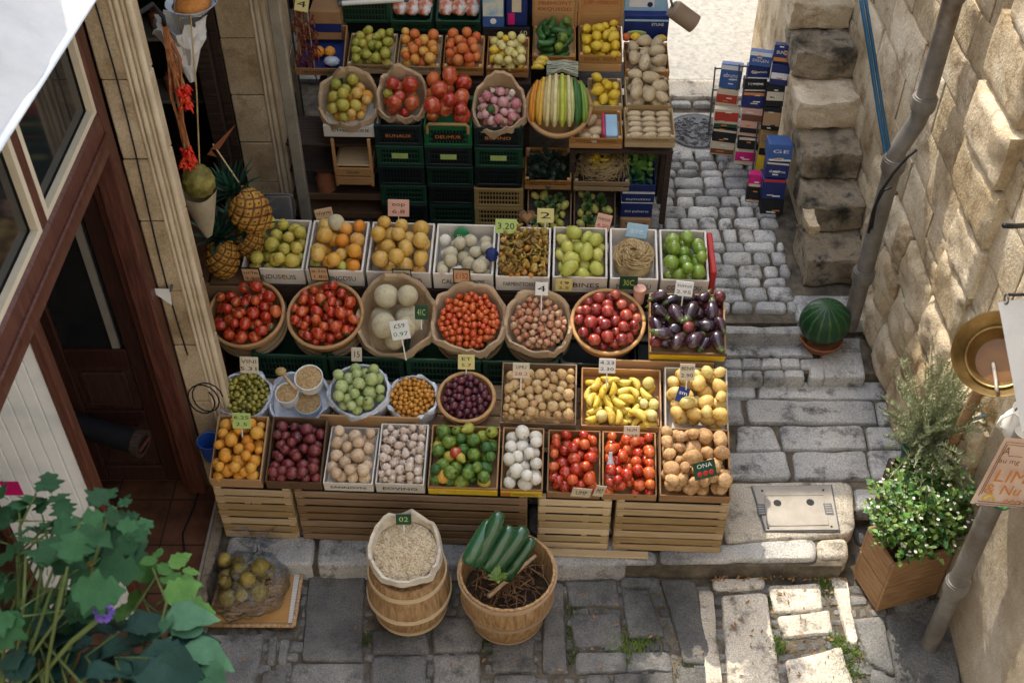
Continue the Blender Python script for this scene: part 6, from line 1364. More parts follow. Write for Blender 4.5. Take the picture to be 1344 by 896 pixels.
for k in range(3):
    o = empty("chilli_string", MR @ T(BU(386 + k * 9, 6 + k * 8, .44)), ("dark red chilli string hanging beside the timber post", "brown-red chilli string hanging in the middle at the top left", "dull red chilli string next to the striped carton")[k], "chilli string")
    mb = MB(); r_ = random.Random(k)
    for q in range(34):
        p = Vector((r_.uniform(-.035, .035), r_.uniform(-.03, .03), -.012 * q)); d = Vector((r_.uniform(-.03, .03), r_.uniform(-.03, .01), -.04)); mb.tube([p, p + d * .5 + Vector((.006, 0, 0)), p + d], .008, n=6, taper=.3)
    mb.build("chillies", [mat('chilli%d' % k, [(.08, .01, .01), (.16, .025, .015), (.22, .08, .03)], .4, 6, .1)][0], o, smooth=True)
    mb = MB(); mb.tube([(0, 0, -.4), (0, 0, .05)], .004, n=5); mb.build("string", M['straw'], o)
st_c = tagcard(BW(396, 6, .40), .085, .085, 'yellow_card', "yellow card hanging among the chilli strings at the top left", ("4", ), stick=0, tilt=-20, roll=12)
# dark rack, little chair-like crate and storage at the left under the pear bag
o = empty("storage_rack", MR @ T(BU(450, 250, .1).x, .05, .302), "dark brown wooden storage rack at the left foot of the rear display", "rack")
for z_ in (.0, .18, .36, .56): mb = MB(); mb.bx(-.32, .28, 0, .32, z_, z_ + .018, bev=.002); mb.build("shelf_board", M['dark_wood'] if z_ else M['carton_dark'], o)
for x in (-.32, -.12, .262): mb = MB(); mb.bx(x, x + .03, .321, .345, 0, .74); mb.build("upright", M['dark_wood'], o)
mb = MB(); mb.bx(-.32, .28, -.016, -.0005, .0, .05, bev=.003); mb.bx(-.32, .28, -.016, -.0005, .15, .198, bev=.003); mb.build("front_rail", M['carton_dark'], o)
a = BU(466, 246, -.02); C = MR @ T(a.x, -.02, a.z)
o = empty("stool_crate", C, "small brown wooden crate with tall sides, like a little chair, under the pear bag", "crate"); 
for z_ in (.02, .09): mb = MB(); mb.bx(-.115, .115, 0, .012, z_, z_ + .06, bev=.002); mb.build("front_slat", M['fruit_wood'], o)
for sx in (-1, 1): 
    mb = MB(); mb.bx(sx * .115 - .01, sx * .115 + .01, .0125, .03, 0, .36, bev=.002); mb.build("corner_post", M['fruit_wood'], o)
    mb = MB(); mb.bx(sx * .115 - .006, sx * .115 + .006, .031, .24, .02, .15); mb.build("side_panel", M['fruit_wood'], o)
mb = MB(); mb.bx(-.105, .105, .013, .24, .155, .168, bev=.003); mb.build("seat_board", M['crate_wood'], o); mb = MB(); mb.bx(-.105, .105, .235, .245, .17, .36); mb.build("back_panel", M['carton_dark'], o); text("Gude", .03, T(0, -.003, .12) @ FRONT, M['ink'], o, wide=.08)
a = BU(422, 222, .02); o = empty("jar", MR @ T(a.x, .1, .483), "brown jar standing in the dark storage rack", "jar"); mb = MB(); mb.lathe([(.0001, 0), (.06, 0), (.065, .11), (.05, .14), (.052, .16), (.0001, .16)], 20); mb.build("body", M['terracotta'], o, smooth=40)
# two boards that lean by the rear pier
mb = MB(); mb.bx(-.11, .11, -.012, .012, 0, .34, bev=.02); o = mb.build("stone_slab", flat('greyslab', (.17, .16, .145), .8, .3), smooth=40); o.matrix_world = T(PY(366, 300, 5.85)) @ RX(R(-12)) @ T(0, 0, -.1); tag(o, "round-cornered grey stone slab leaning at the foot of the rear pier", "slab")

tagcard(BW(549, 82, .50), .07, .085, 'white', "small white price card with dark scribble in the rear apricot box", ("16",), stick=.05, tilt=-35, roll=12)
tagcard(BW(440, 105, .30), .10, .08, 'dark_card', "dark green leaflet tucked behind the rear bag of pears", ("2",), ink='lime_card', stick=0, tilt=-35, roll=-6)
# ================================================================== IN FRONT OF THE STALL
def staves(r, k=26, amp=.006): return lambda a, j, rr, z: (rr * (1 - amp * (abs(math.sin(a * k / 2)) < .16)), z)
B0 = PZ(540, 797, 0); B0.z = .006
br_ = empty("wooden_barrel", B0, "wooden barrel carrying an open sack of pale beans in front of the stall", "barrel")
mb = MB(); mb.lathe([(.0001, 0), (.165, 0), (.185, .05), (.207, .15), (.208, .22), (.195, .31), (.175, .385), (.165, .385), (.165, .36), (.0001, .36)], 104, fn=staves(.2, 26)); mb.build("staves", M['barrel_wood'], br_, smooth=40)
for z_, r_ in ((.17, .2095), (.035, .182), (.33, .192)):
    mb = MB(); mb.lathe([(r_ - .004, z_ - .014), (r_ + .004, z_ - .012), (r_ + .005, z_ + .012), (r_ - .004, z_ + .014)], 48); mb.build("hoop", M['crate_wood'], br_, smooth=40)
Cb = T(B0 + Vector((0, 0, .50))) @ RX(R(14))
paper_bag(Cb, .170, .145, "cream cloth sack of pale beans open on top of the barrel", peak=.03, seed=77, m=mat('sack', [(.46, .40, .30), (.62, .56, .46), (.7, .65, .56)], .9, 12, .3), sq=.05).name = "bean_sack"
heap(Cb, .155, -.038, .028, mat('bean', [(.38, .29, .17), (.56, .46, .31), (.66, .58, .44)], .5, 30, .1), "pale dry beans filling the cream sack on the barrel", "beans", 900, .0062, "beans", seed=9)
tagcard(Cb @ Vector((-.01, .13, .055)), .075, .06, 'dark_card', "dark green price card stuck in the barrel's sack of beans", ("02",), ink='lime_card', stick=.07, tilt=-20)
B1 = PZ(666, 808, 0); B1.z = .006
tb_ = empty("wooden_tub", B1, "open slatted wooden tub of courgettes and dry twigs in front of the stall", "tub")
mb = MB(); mb.lathe([(.0001, 0), (.165, 0), (.195, .07), (.225, .2), (.238, .32), (.236, .40), (.224, .40), (.222, .32), (.205, .18), (.0001, .17)], 112, fn=staves(.2, 28, .010)); mb.build("staves", M['barrel_wood'], tb_, smooth=40)
for z_, r_ in ((.21, .2285), (.375, .239), (.03, .181)):
    mb = MB(); mb.lathe([(r_ - .004, z_ - .012), (r_ + .005, z_ - .010), (r_ + .006, z_ + .010), (r_ - .004, z_ + .012)], 48); mb.build("hoop", M['crate_wood_worn'], tb_, smooth=40)
mb = MB(); mb.cyl((0, 0, .20), (0, 0, .235), .208, n=32); mb.build("soil", M['soil'], tb_)
mb = MB(); r_ = random.Random(12)
for k in range(170):
    a, q = r_.uniform(0, 6.28), r_.uniform(0, .2); p = Vector((q * math.cos(a), q * math.sin(a), r_.uniform(.24, .34))); b = r_.uniform(0, 6.28); d = Vector((math.cos(b), math.sin(b), r_.uniform(-.2, .4))) * r_.uniform(.03, .10)
    e = p + d
    if Vector((e.x, e.y)).length > .215: continue
    mb.tube([p - d * .4, p + Vector((.006, .004, .006)), e], r_.uniform(.0015, .0035), n=4)
tw = mb.build("twigs", [mat('twig', [(.06, .03, .015), (.16, .08, .035), (.3, .18, .09)], .8, 20, .2)]); tw.matrix_world = T(B1); tag(tw, "tangle of dry brown twigs and roots filling the wooden tub", "twigs", None, 'stuff')
for k, (u0, v0, u1, v1, rr, lab) in enumerate(((618, 728, 645, 682, .036, "leftmost green courgette leaning in the wooden tub"), (628, 732, 657, 672, .036, "tall light green courgette, second from the left in the wooden tub"), (643, 737, 672, 690, .035, "middle courgette leaning in the wooden tub"), (652, 742, 690, 692, .040, "thick glossy courgette, second from the right in the wooden tub"), (668, 752, 700, 706, .030, "rightmost dark courgette in the wooden tub"))):
    p = PY(u0, v0, B1.y - .04 + .01 * k); q = PY(u1, v1, B1.y + .10); L = (q - p).length; d = (q - p).normalized(); rr *= 1.12
    p2 = p - d * .05; L += .05
    mb = MB(); mb.lathe([(.0001, 0), (rr * .5, .002), (rr * .85, .02), (rr, .07), (rr * 1.02, L * .5), (rr * .92, L * .85), (rr * .7, L * .97), (rr * .35, L), (.0001, L + .002)], 16, fn=lambda a, j, r0, z: (r0 * (1 + .025 * math.cos(8 * a)), z))
    o = mb.build("courgette", [FM['courgette'], FM['greenveg'], FM['cucumber']][0 if k != 1 else 0], smooth=True); o.matrix_world = frame_to(p2, q); tag(o, lab, "courgette")
mb = MB(); P_, Q_ = PY(641, 783, B1.y - .12), PY(703, 729, B1.y + .13); mb.tube([P_, P_.lerp(Q_, .4) + Vector((0, 0, .006)), Q_], .011, n=9, taper=.9); mb.tube([P_.lerp(Q_, .36) + Vector((0, 0, .004)), P_.lerp(Q_, .40) + Vector((0, 0, .005))], .014, n=9); tag(mb.build("wooden_stick", M['stick'], smooth=True), "pale wooden stick laid across the rim of the courgette tub", "stick")
o = MB(); r_ = random.Random(5)
for k in range(26):
    a = r_.uniform(0, 6.28); p = Vector((0, 0, 0)); d = Vector((math.cos(a), math.sin(a), r_.uniform(0, .8))) * r_.uniform(.03, .06); s_ = d.cross(Vector((0, 0, 1))).normalized() * .014; o.poly([p, p + d * .5 - s_, p + d, p + d * .5 + s_])
o = o.build("leafy_sprig", M['bush']); o.matrix_world = T(PY(652, 757, B1.y - .08)); tag(o, "green leafy sprig at the foot of the courgettes in the tub", "sprig")
# tray with bagged fruit
tc = [PZ(272, 822, .012), PZ(386, 823, .012), PZ(402, 722, .012), PZ(303, 722, .012)]; t0 = sum(tc, Vector()) / 4
tr = empty("wooden_tray", (t0.x, t0.y, .012), "brown wooden tray with a white lace edge on the paving at the lower left", "tray")
mb = MB(); mb.prism([(p - t0)[:2] for p in tc], 0, .014); mb.build("board", M['fruit_wood'], tr)
mb = MB()
for a, b in zip(tc, tc[1:] + tc[:1]): mb.tube([(a - t0) + Vector((0, 0, .016)), (b - t0) + Vector((0, 0, .016))], .011, n=8)
mb.build("rim", M['barrel_wood'], tr, smooth=True)
mb = MB(); A_, B_ = PZ(383, 816, .028) - Vector((t0.x, t0.y, .012)), PZ(394, 730, .028) - Vector((t0.x, t0.y, .012)); pts = []
for k in range(44):
    p = A_.lerp(B_, k / 43); mb.bx(p.x - .018, p.x + .014 + .004 * (k % 2), p.y - .0035, p.y + .0025, .0155, .019)
mb.build("lace", M['white'], tr)
bgc = PZ(325, 775, .03); bm_ = T(bgc.x, bgc.y, .032)
pile(bm_ @ T(0, -.12, 0), 'rect', (.30, .27), [('dried_fruit', .038, .050, 15)], 0, .15, "dried_fruit", "yellow-brown knobbly fruit inside the clear plastic bag on the tray", "fruit", "fruit in the plastic bag", seed=71)
mb = MB(); mb.ball((0, 0, 0), (.21, .20, .11), sub=4, fn=lambda p: 1 + .16 * n3(p, 2.3, 4) + .05 * n3(p, 7, 4)); 
for v in mb.bm.verts: 
    if v.co.z < -.05: v.co.z = -.05
mb.lathe([(.10, .02), (.045, .08), (.03, .12), (.07, .16), (.12, .20)], 26, fn=lambda a, j, r, z: (r * (1 + .3 * math.sin(5 * a + j)), z + .02 * math.sin(3 * a)), M=T(.05, .13, -.02) @ RX(-.5))
o = mb.build("plastic_bag", M['plastic_bag'], smooth=28); o.matrix_world = T(bgc.x, bgc.y, .085); tag(o, "clear crinkled plastic bag holding yellowish fruit on the brown tray", "plastic bag")
# ------------------------------------------------------------------ planter with flowering bush
A_ = PZ(1150, 803, 0); Bv = PZ(1118, 752, 0); e1 = (Bv - A_); e1.z = 0; l1 = e1.length; e1.normalize(); e2 = Vector((e1.y, -e1.x, 0)); l2 = .35; hh = .40
pln = empty("wooden_planter", (A_.x, A_.y, .004), "two-board wooden planter box in the sunlit corner by the lower drainpipe", "planter")
Mp = Matrix(((e2.x, e1.x, 0, 0), (e2.y, e1.y, 0, 0), (0, 0, 1, 0), (0, 0, 0, 1)))
for k in range(2):
    z0, z1 = k * .205, k * .205 + .195
    for q in ((0, l2, 0, .018), (0, l2, l1 - .018, l1), (.0, .018, .0185, l1 - .0185), (l2 - .018, l2, .0185, l1 - .0185)):
        mb = MB(); mb.bx(*q, z0, z1, bev=.003); mb.build("board", M['planter_wood'], pln, M=Mp)
mb = MB(); mb.bx(.02, l2 - .02, .02, l1 - .02, .02, .35); mb.build("soil", M['soil'], pln, M=Mp)
def leafy_bush(name, P, label, cat, rad, n, lm, sz, stems=40, flowers=0, sd=1, dark=None, petals='petal', zlo=-.5):
    o = empty(name, P, label, cat); r_ = random.Random(sd); ms = [MB(), MB(), MB()]; st_ = MB(); fl = MB()
    tips = []
    for k in range(stems):
        a, b = r_.uniform(0, 6.28), r_.uniform(zlo, 1.3); q = r_.uniform(.55, 1.0)
        tip = Vector((math.cos(a) * math.cos(b) * rad[0], math.sin(a) * math.cos(b) * rad[1], rad[2] * (.65 + .75 * math.sin(b)))) * q
        base = Vector((r_.uniform(-.05, .05), r_.uniform(-.05, .05), -.04)); mid = base.lerp(tip, .5) + Vector((0, 0, .05)); st_.tube([base, mid, tip], .004, n=5, taper=.4); tips.append((base, mid, tip))
    for k in range(n):
        base, mid, tip = r_.choice(tips); t = r_.uniform(.35, 1.05); p = (mid.lerp(tip, (t - .5) * 2) if t > .5 else base.lerp(mid, t * 2)) + Vector((r_.gauss(0, .022), r_.gauss(0, .022), r_.gauss(0, .02)))
        a, b = r_.uniform(0, 6.28), r_.uniform(-.5, 1.0); L = sz * r_.uniform(.6, 1.3); d = Vector((math.cos(a) * math.cos(b), math.sin(a) * math.cos(b), math.sin(b))) * L; s_ = d.cross(Vector((0, 0, 1))).normalized() * L * .36
        m_ = ms[0 if r_.random() < .55 else (1 if r_.random() < .6 else 2)]; u_ = Vector((0, 0, L * .15))
        v = [m_.bm.verts.new(x) for x in (p, p + d * .35 - s_ * .9 + u_, p + d * .7 - s_ * .7 + u_, p + d, p + d * .7 + s_ * .7 + u_, p + d * .35 + s_ * .9 + u_, p + d * .5)]
        for i in range(6): m_.bm.faces.new((v[i], v[(i + 1) % 6], v[6]))
    for k in range(flowers):
        base, mid, tip = r_.choice(tips); p = tip + Vector((r_.gauss(0, .03), r_.gauss(0, .03), abs(r_.gauss(0, .02)) + .012))
        for q in range(5):
            a = q * 1.2566 + r_.random(); d = Vector((math.cos(a), math.sin(a), r_.uniform(.0, .5))) * .0085; s_ = Vector((-d.y, d.x, 0)) * .5; fl.poly([p, p + d * .6 - s_, p + d, p + d * .6 + s_])
    st_.build("stem", M['stem'], o)
    for m_, mm in zip(ms, lm): m_.build("foliage", mm, o, smooth=True)
    if flowers: fl.build("flowers", M[petals], o)
    return o
Pb = A_ + e1 * l1 * .5 + e2 * l2 * .5
leafy_bush("flowering_bush", (Pb.x, Pb.y, .36), "bushy green herb dotted with tiny white flowers, growing in the wooden planter", "plant", (.31, .27, .38), 3800, (M['bush'], M['leaf_light'], M['leaf']), .032, 150, 130, sd=3, zlo=-.25)
# rosemary on a crate and pot behind the planter
slat_box(T(2.06, 3.82, .125), .19, .19, .36, M['dark_wood'], "dark old crate carrying the silvery rosemary pot behind the planter", n=4)
pt = empty("flower_pot", (2.06, 3.915, .50), "dark green pot of rosemary behind the flowering planter", "pot"); mb = MB(); mb.lathe([(.0001, 0), (.07, 0), (.085, .16), (.092, .16), (.092, .18), (.08, .18), (.076, .15), (.0001, .15)], 28); mb.build("pot", M['green_crate'], pt, smooth=40)
rs = empty("rosemary_bush", (2.06, 3.90, .66), "wispy silver-green rosemary bush against the stone wall", "plant")
st_ = MB(); lf = MB(); r_ = random.Random(6)
for k in range(150):
    a = r_.uniform(0, 6.28); sp_ = r_.uniform(.05, .33); h_ = r_.uniform(.06, .72)
    dx = math.cos(a) * sp_; dx = min(dx, .10); tip = Vector((dx, math.sin(a) * sp_ * 1.1 - .10, h_)); mid = tip * .5 + Vector((0, 0, .06)); base = Vector((r_.uniform(-.05, .05), r_.uniform(-.05, .05), -.02))
    st_.tube([base, mid, tip], .003, n=4, taper=.5)
    for q in range(80):
        t = r_.uniform(.15, 1.0); p = base.lerp(mid, t * 2) if t < .5 else mid.lerp(tip, t * 2 - 1); b = r_.uniform(0, 6.28); d = Vector((math.cos(b) * .8, math.sin(b) * .8, r_.uniform(.3, 1.0))) * r_.uniform(.016, .032); s_ = d.cross(Vector((r_.random(), r_.random(), .3))).normalized() * .0034
        lf.poly([p - s_, p + s_, p + d])
st_.build("stem", M['leaf_grey'], rs); lf.build("needles", M['leaf_grey'], rs)
mb = MB(); mb.tube([PY(1325, 552, 3.75), PY(1290, 546, 3.72), PY(1262, 555, 3.75), PY(1236, 578, 3.85), PY(1210, 596, 3.9)], .010, n=7); tag(mb.build("garden_hose", M['hose'], smooth=True), "blue-green garden hose trailing behind the flowering planter", "hose")
# ------------------------------------------------------------------ right edge: brass bowl on post, cards, jug
pc = PY(1311, 468, 3.6); nrm = Vector((-.42, -.42, .8)).normalized(); Cp = T(pc) @ nrm.to_track_quat('Z', 'Y').to_matrix().to_4x4()
bb = empty("brass_bowl", Cp, "round brass bowl with a wide rim, tilted on a wooden post at the right", "bowl")
mb = MB(); mb.lathe([(.0001, -.10), (.08, -.095), (.125, -.03), (.13, .0), (.137, .004), (.142, -.01), (.165, .012), (.185, .05), (.19, .054), (.188, .046), (.168, .002), (.15, -.03), (.13, -.08), (.08, -.112), (.0001, -.115)], 44); mb.build("bowl", M['brass'], bb, smooth=50)
mb = MB(); mb.cyl((0, 0, -.07), (0, 0, -.066), .10, n=32); lq = mb.build("liquid", flat('broth', (.20, .095, .025), .15), bb)
mb = MB(); mb.tube([(-.02, -.02, -.06), (.05, -.10, .03), (.09, -.15, .09)], .008, n=7); mb.build("spoon", M['steel'], bb, smooth=True)
mb = MB(); mb.tube([(2.135, 3.80, .125), (2.135, 3.76, 1.0), (pc.x + .04, 3.70, pc.z - .12)], .027, n=10); tag(mb.build("wooden_post", M['planter_wood'], smooth=40), "slim brown wooden post holding up the brass bowl beside the rosemary", "post")
# hanging blank white card
def quad_sheet(name, TL, TR, BR, BL, m, label, cat, bow=.01, parts=None):
    c0 = (TL + TR + BR + BL) / 4; o = empty(name, c0, label, cat); mb = MB(); n = 8; vs = []
    for i in range(n + 1):
        vs.append([mb.bm.verts.new(((TL.lerp(TR, i / n)).lerp(BL.lerp(BR, i / n), j / n) - c0) + (TR - TL).cross(BL - TL).normalized() * bow * math.sin(i / n * 3.14) * math.sin(j / n * 3.14 + .5)) for j in range(n + 1)])
    for i in range(n):
        for j in range(n): mb.bm.faces.new((vs[i][j], vs[i][j + 1], vs[i + 1][j + 1], vs[i + 1][j]))
    mb.build("sheet", m, o, smooth=True); return o, c0
TL, BL = PY(1310, 397, 3.3), PY(1341, 566, 3.12); ex = Vector((.20, .02, .02))
o, c0 = quad_sheet("hanging_card", TL, TL + ex, BL + ex * .6, BL, M['white_paint'], "plain white card hanging by a ring in front of the brass bowl", "card")
mb = MB(); p = TL + ex * .14 - c0; k_ = [p + Vector((.004 * 0, .018 * math.sin(a), .02 * math.cos(a) + .012)) for a in [q * .45 for q in range(15)]]; mb.tube(k_, .004, n=6); mb.build("ring", M['iron'], o, smooth=True)
mb = MB(); p = TL + ex * .14 + Vector((0, 0, .035)); mb.tube([Vector((WX + .03, p.y, p.z)), p + Vector((.05, 0, 0)), p], .007, n=8); mb.tube([PX(1345, 296, 2.2), PX(1330, 297, 2.12), PX(1318, 296, 2.05)], .012, n=8); tag(mb.build("iron_bracket", M['black'], smooth=True), "black iron bracket arms sticking out of the wall above the white card", "bracket")
jg = empty("white_jug", PY(1341, 556, 3.3) - Vector((0, 0, .08)), "small white enamel jug hanging under the brass bowl at the right edge", "jug"); mb = MB(); mb.lathe([(.0001, 0), (.05, 0), (.075, .04), (.078, .09), (.055, .14), (.06, .165), (.054, .16), (.05, .14), (.0001, .03)], 28); mb.build("body", M['white'], jg, smooth=50); mb = MB(); mb.tube([(-.058, 0, .15), (-.10, -.01, .13), (-.105, -.01, .08), (-.075, 0, .05)], .008, n=7); mb.build("handle", M['white'], jg, smooth=True)
mb = MB(); mb.tube([Vector((WX + .02, 3.34, jg.location.z + .19)), Vector((2.12, 3.33, jg.location.z + .19)), jg.location + Vector((-.06, 0, .15))], .005, n=6); tag(mb.build("jug_hook", M['iron'], smooth=True), "thin iron hook from the wall that carries the white jug", "hook")
# handwritten sign
BLs, TLs = PY(1273, 660, 3.02), PY(1319, 574, 3.10); exs = (PY(1344, 676, 3.06) - BLs).normalized() * .27; exs = Vector((.25, .035, -.075)); TRs, BRs = TLs + exs * .9, BLs + exs
sg, c0 = quad_sheet("handwritten_sign", TLs, TRs, BRs, BLs, mat('sign_paper', [(.62, .46, .36), (.7, .55, .45), (.74, .62, .53)], .7, 4, .1), "pinkish paper sign with orange handwriting and a double border, in front of the drainpipe", "sign", bow=.012)
xa = exs.normalized(); na = xa.cross(TLs - BLs).normalized(); ya = na.cross(xa); 
def sgm(fx, fy, lift=.016): 
    p = (BLs.lerp(BRs, fx)).lerp(TLs.lerp(TRs, fx), fy) - c0 + na * lift; return Matrix(((xa.x, ya.x, na.x, p.x), (xa.y, ya.y, na.y, p.y), (xa.z, ya.z, na.z, p.z), (0, 0, 0, 1)))
text("A___", .05, sgm(.26, .84), M['ink_brown'], sg, wide=.10); text("au mg", .034, sgm(.26, .70), M['ink_brown'], sg, wide=.10)
text("LIM", .085, sgm(.45, .47), M['orange_print'], sg, wide=.15); text("& Nu", .07, sgm(.42, .27), M['orange_print'], sg, wide=.17)
bo = sg.children[0]
for f0 in (.035, .07):
    mb = MB(); cs_ = [(f0, f0), (1 - f0, f0), (1 - f0, 1 - f0), (f0, 1 - f0), (f0, f0)]; pts = []
    for (a, b), (c, d) in zip(cs_, cs_[1:]): pts += [Vector(sgm(a + (c - a) * q / 8, b + (d - b) * q / 8, .012).translation) for q in range(8)]
    mb.tube(pts, .0016, n=4); mb.build("border_line", M['ink_brown'], sg)
mb = MB(); mb.tube([sgm(.14 + .2 * q / 8, .11 + .06 * math.sin(q / 8 * 3.14), .015).translation for q in range(9)], .0045, n=6); mb.build("banana_drawing", M['yellow_print'], sg, smooth=True)
mb = MB(); mb.tube([sgm(.52 + .06 * q, .10 + .03 * (q % 2), .015).translation for q in range(7)], .003, n=5); mb.build("scribble", M['orange_print'], sg, smooth=True)
mb = MB(); p = sgm(.8, .02, -.01).translation + c0; mb.tube([p + Vector((.03, .0, .01)), p + Vector((-.02, 0, -.035)), p + Vector((-.06, 0, -.02)), p + Vector((-.075, 0, .03))], .006, n=6); tag(mb.build("green_clip", M['green_bright'], smooth=True), "green wire clip hooked under the handwritten sign", "clip")
# ------------------------------------------------------------------ watermelon
wp = empty("terracotta_bowl", (1.86, 5.13, .205), "terracotta bowl under the watermelon at the foot of the stairs", "bowl"); mb = MB(); mb.lathe([(.0001, 0), (.08, 0), (.125, .075), (.132, .078), (.128, .085), (.115, .08), (.075, .012), (.0001, .012)], 30); mb.build("bowl", M['terracotta'], wp, smooth=50)
mb = MB(); mb.ball((0, 0, 0), (.15, .14, .145), sub=4, fn=lambda p: 1 + .02 * n3(p, 1.5, 3))
wm = mat('watermelon', [(.006, .03, .012), (.012, .05, .018), (.022, .07, .028)], .42, 5, .25, 30)
nt2 = wm.node_tree; tc2 = nt2.nodes.new("ShaderNodeTexCoord"); sx_ = nt2.nodes.new("ShaderNodeSeparateXYZ"); nt2.links.new(tc2.outputs['Object'], sx_.inputs[0]); at = nt2.nodes.new("ShaderNodeMath"); at.operation = 'ARCTAN2'; nt2.links.new(sx_.outputs[0], at.inputs[0]); nt2.links.new(sx_.outputs[1], at.inputs[1])
nz = nt2.nodes.new("ShaderNodeTexNoise"); nz.inputs["Scale"].default_value = 30; ma = nt2.nodes.new("ShaderNodeMath"); ma.operation = 'MULTIPLY_ADD'; ma.inputs[1].default_value = 14; nt2.links.new(at.outputs[0], ma.inputs[0]); nt2.links.new(tc2.outputs['Object'], nz.inputs['Vector'])
nm_ = nt2.nodes.new("ShaderNodeMath"); nm_.operation = 'MULTIPLY'; nm_.inputs[1].default_value = 3.5; nt2.links.new(nz.outputs[0], nm_.inputs[0]); nt2.links.new(nm_.outputs[0], ma.inputs[2]); sn_ = nt2.nodes.new("ShaderNodeMath"); sn_.operation = 'SINE'; nt2.links.new(ma.outputs[0], sn_.inputs[0])
mr_ = nt2.nodes.new("ShaderNodeMapRange"); mr_.inputs[1].default_value = .55; mr_.inputs[2].default_value = .95; nt2.links.new(sn_.outputs[0], mr_.inputs[0]); mx_ = nt2.nodes.new("ShaderNodeMixRGB"); bs_ = nt2.nodes["Principled BSDF"]; old = bs_.inputs["Base Color"].links[0].from_socket; nt2.links.new(old, mx_.inputs[1]); mx_.inputs[2].default_value = (.045, .10, .03, 1); nt2.links.new(mr_.outputs[0], mx_.inputs[0]); nt2.links.new(mx_.outputs[0], bs_.inputs["Base Color"])
o = mb.build("watermelon", wm, smooth=True); o.matrix_world = T(1.86, 5.13, .205 + .205) @ RX(.15) @ RY(-.1); tag(o, "large dark striped watermelon sitting in a bowl at the foot of the stairs", "watermelon")
# ------------------------------------------------------------------ rack of printed packets by the stairs
def packet(x, y, z, w, h, d, base, bands, label, tilt=-14, yaw=8, txt=None):
    o = empty("printed_packet", T(x, y, z) @ RZ(R(-yaw)) @ RX(R(tilt)), label, "packet"); mb = MB(); mb.bx(-w / 2, w / 2, 0, d, 0, h, bev=.003); mb.build("box", M[base], o)
    for (f0, f1, m_) in bands: mb = MB(); mb.bx(-w / 2 + .004, w / 2 - .004, -.003, -.0005, h * f0, h * f1); mb.build("printed_band", M[m_], o)
    for k in range(3):
        f_ = rng.uniform(.05, .9); x_ = rng.uniform(-w * .3, w * .1); mb = MB(); mb.bx(x_, x_ + w * rng.uniform(.15, .35), -.0046, -.0032, h * f_, h * f_ + .008); mb.build('small_print', M[rng.choice(['white', 'cream', 'orange_print', 'ink'])], o)
    if txt: text(txt[0], h * .26, T(0, -.0055, h * txt[1]) @ FRONT, M[txt[2]], o, wide=w * .7)
    return o
XO = .09
cols_ = [(1.40, 6.98, .17, [("cream", [(.1, .45, 'ink_brown')], .10, None), ("black", [(.75, .9, 'cream')], .10, None), ("cream", [(.35, .85, 'ink_red'), (.02, .2, 'dark_card')], .13, None)]),
         (1.415, 7.12, .15, [("tan_card", [(.1, .5, 'black')], .28, None), ("cream", [(.2, .7, 'ink_red')], .12, None), ("blue", [(.78, .96, 'white')], .17, ("abuna", .55, 'white'))]),
         (1.555, 6.86, .15, [("cream", [(.25, .8, 'magenta')], .12, None), ("black", [(.75, .95, 'cream')], .09, None), ("pink_card", [(.12, .3, 'black'), (.55, .78, 'ink_brown')], .20, None), ("navy", [(.80, .98, 'orange_print')], .11, None), ("black", [(.05, .15, 'cream')], .09, ("PZ MENS", .6, 'white')), ("navy", [(.02, .1, 'white')], .09, ("Abunen", .55, 'white')), ("blue", [(.72, .98, 'white')], .10, ("DISGEN", .4, 'white'))]),
         (1.665, 6.74, .12, [("yellow_print", [(.7, .95, 'black')], .20, None), ("yellow_crate", [(.3, .7, 'carton')], .13, None), ("black", [(.2, .8, 'carton')], .16, None), ("black", [(.3, .7, 'cream')], .15, None), ("navy", [(.3, .6, 'white')], .14, None), ("navy", [(.1, .3, 'orange_print')], .12, ("BUNOL", .6, 'white'))]),
         (1.645, 6.30, .15, [("black", [], .11, None), ("navy", [(.86, .99, 'red_print')], .14, None), ("navy", [(.88, .99, 'cream')], .11, ("detulrse", .45, 'white')), ("blue", [(.05, .15, 'white')], .12, ("GE", .6, 'white'))]),
         (1.545, 6.42, .10, [("black", [(.05, .15, 'cream')], .12, None), ("magenta", [(.05, .25, 'cream')], .09, None)])]
cn = ["short left column of the packet display", "back left column of the packet display", "middle column of the packet display", "tall column against the stairs", "front column at the foot of the stairs", "low column beside the blue front column"]
dsc = {'cream': 'cream', 'black': 'black', 'tan_card': 'tan', 'blue': 'bright blue', 'pink_card': 'pinkish', 'navy': 'navy blue', 'yellow_print': 'yellow', 'yellow_crate': 'straw-coloured', 'magenta': 'crimson'}
od = ["bottom", "second", "third", "fourth", "fifth", "sixth", "seventh"]
for ci, (x, y, w, L) in enumerate(cols_):
    z = .304
    for k, (b, bands, h, tx) in enumerate(L):
        packet(x + XO + rng.uniform(-.008, .008) + (z - .304) * .05, y + (z - .304) * .26 + rng.uniform(-.012, .012), z, w, h - .002, .09 if ci != 4 else .2, b, bands, "%s printed packet, %s up in the %s" % (dsc[b], od[k] if k else "lowest", cn[ci]) if k else "%s printed packet at the bottom of the %s" % (dsc[b], cn[ci]), tilt=-16, yaw=6 + rng.uniform(-5, 9), txt=tx); z += h * .978
o = empty("packet_rack", (1.64, 7.0, .3), "dark wire rack behind the printed packets next to the stairs", "rack")
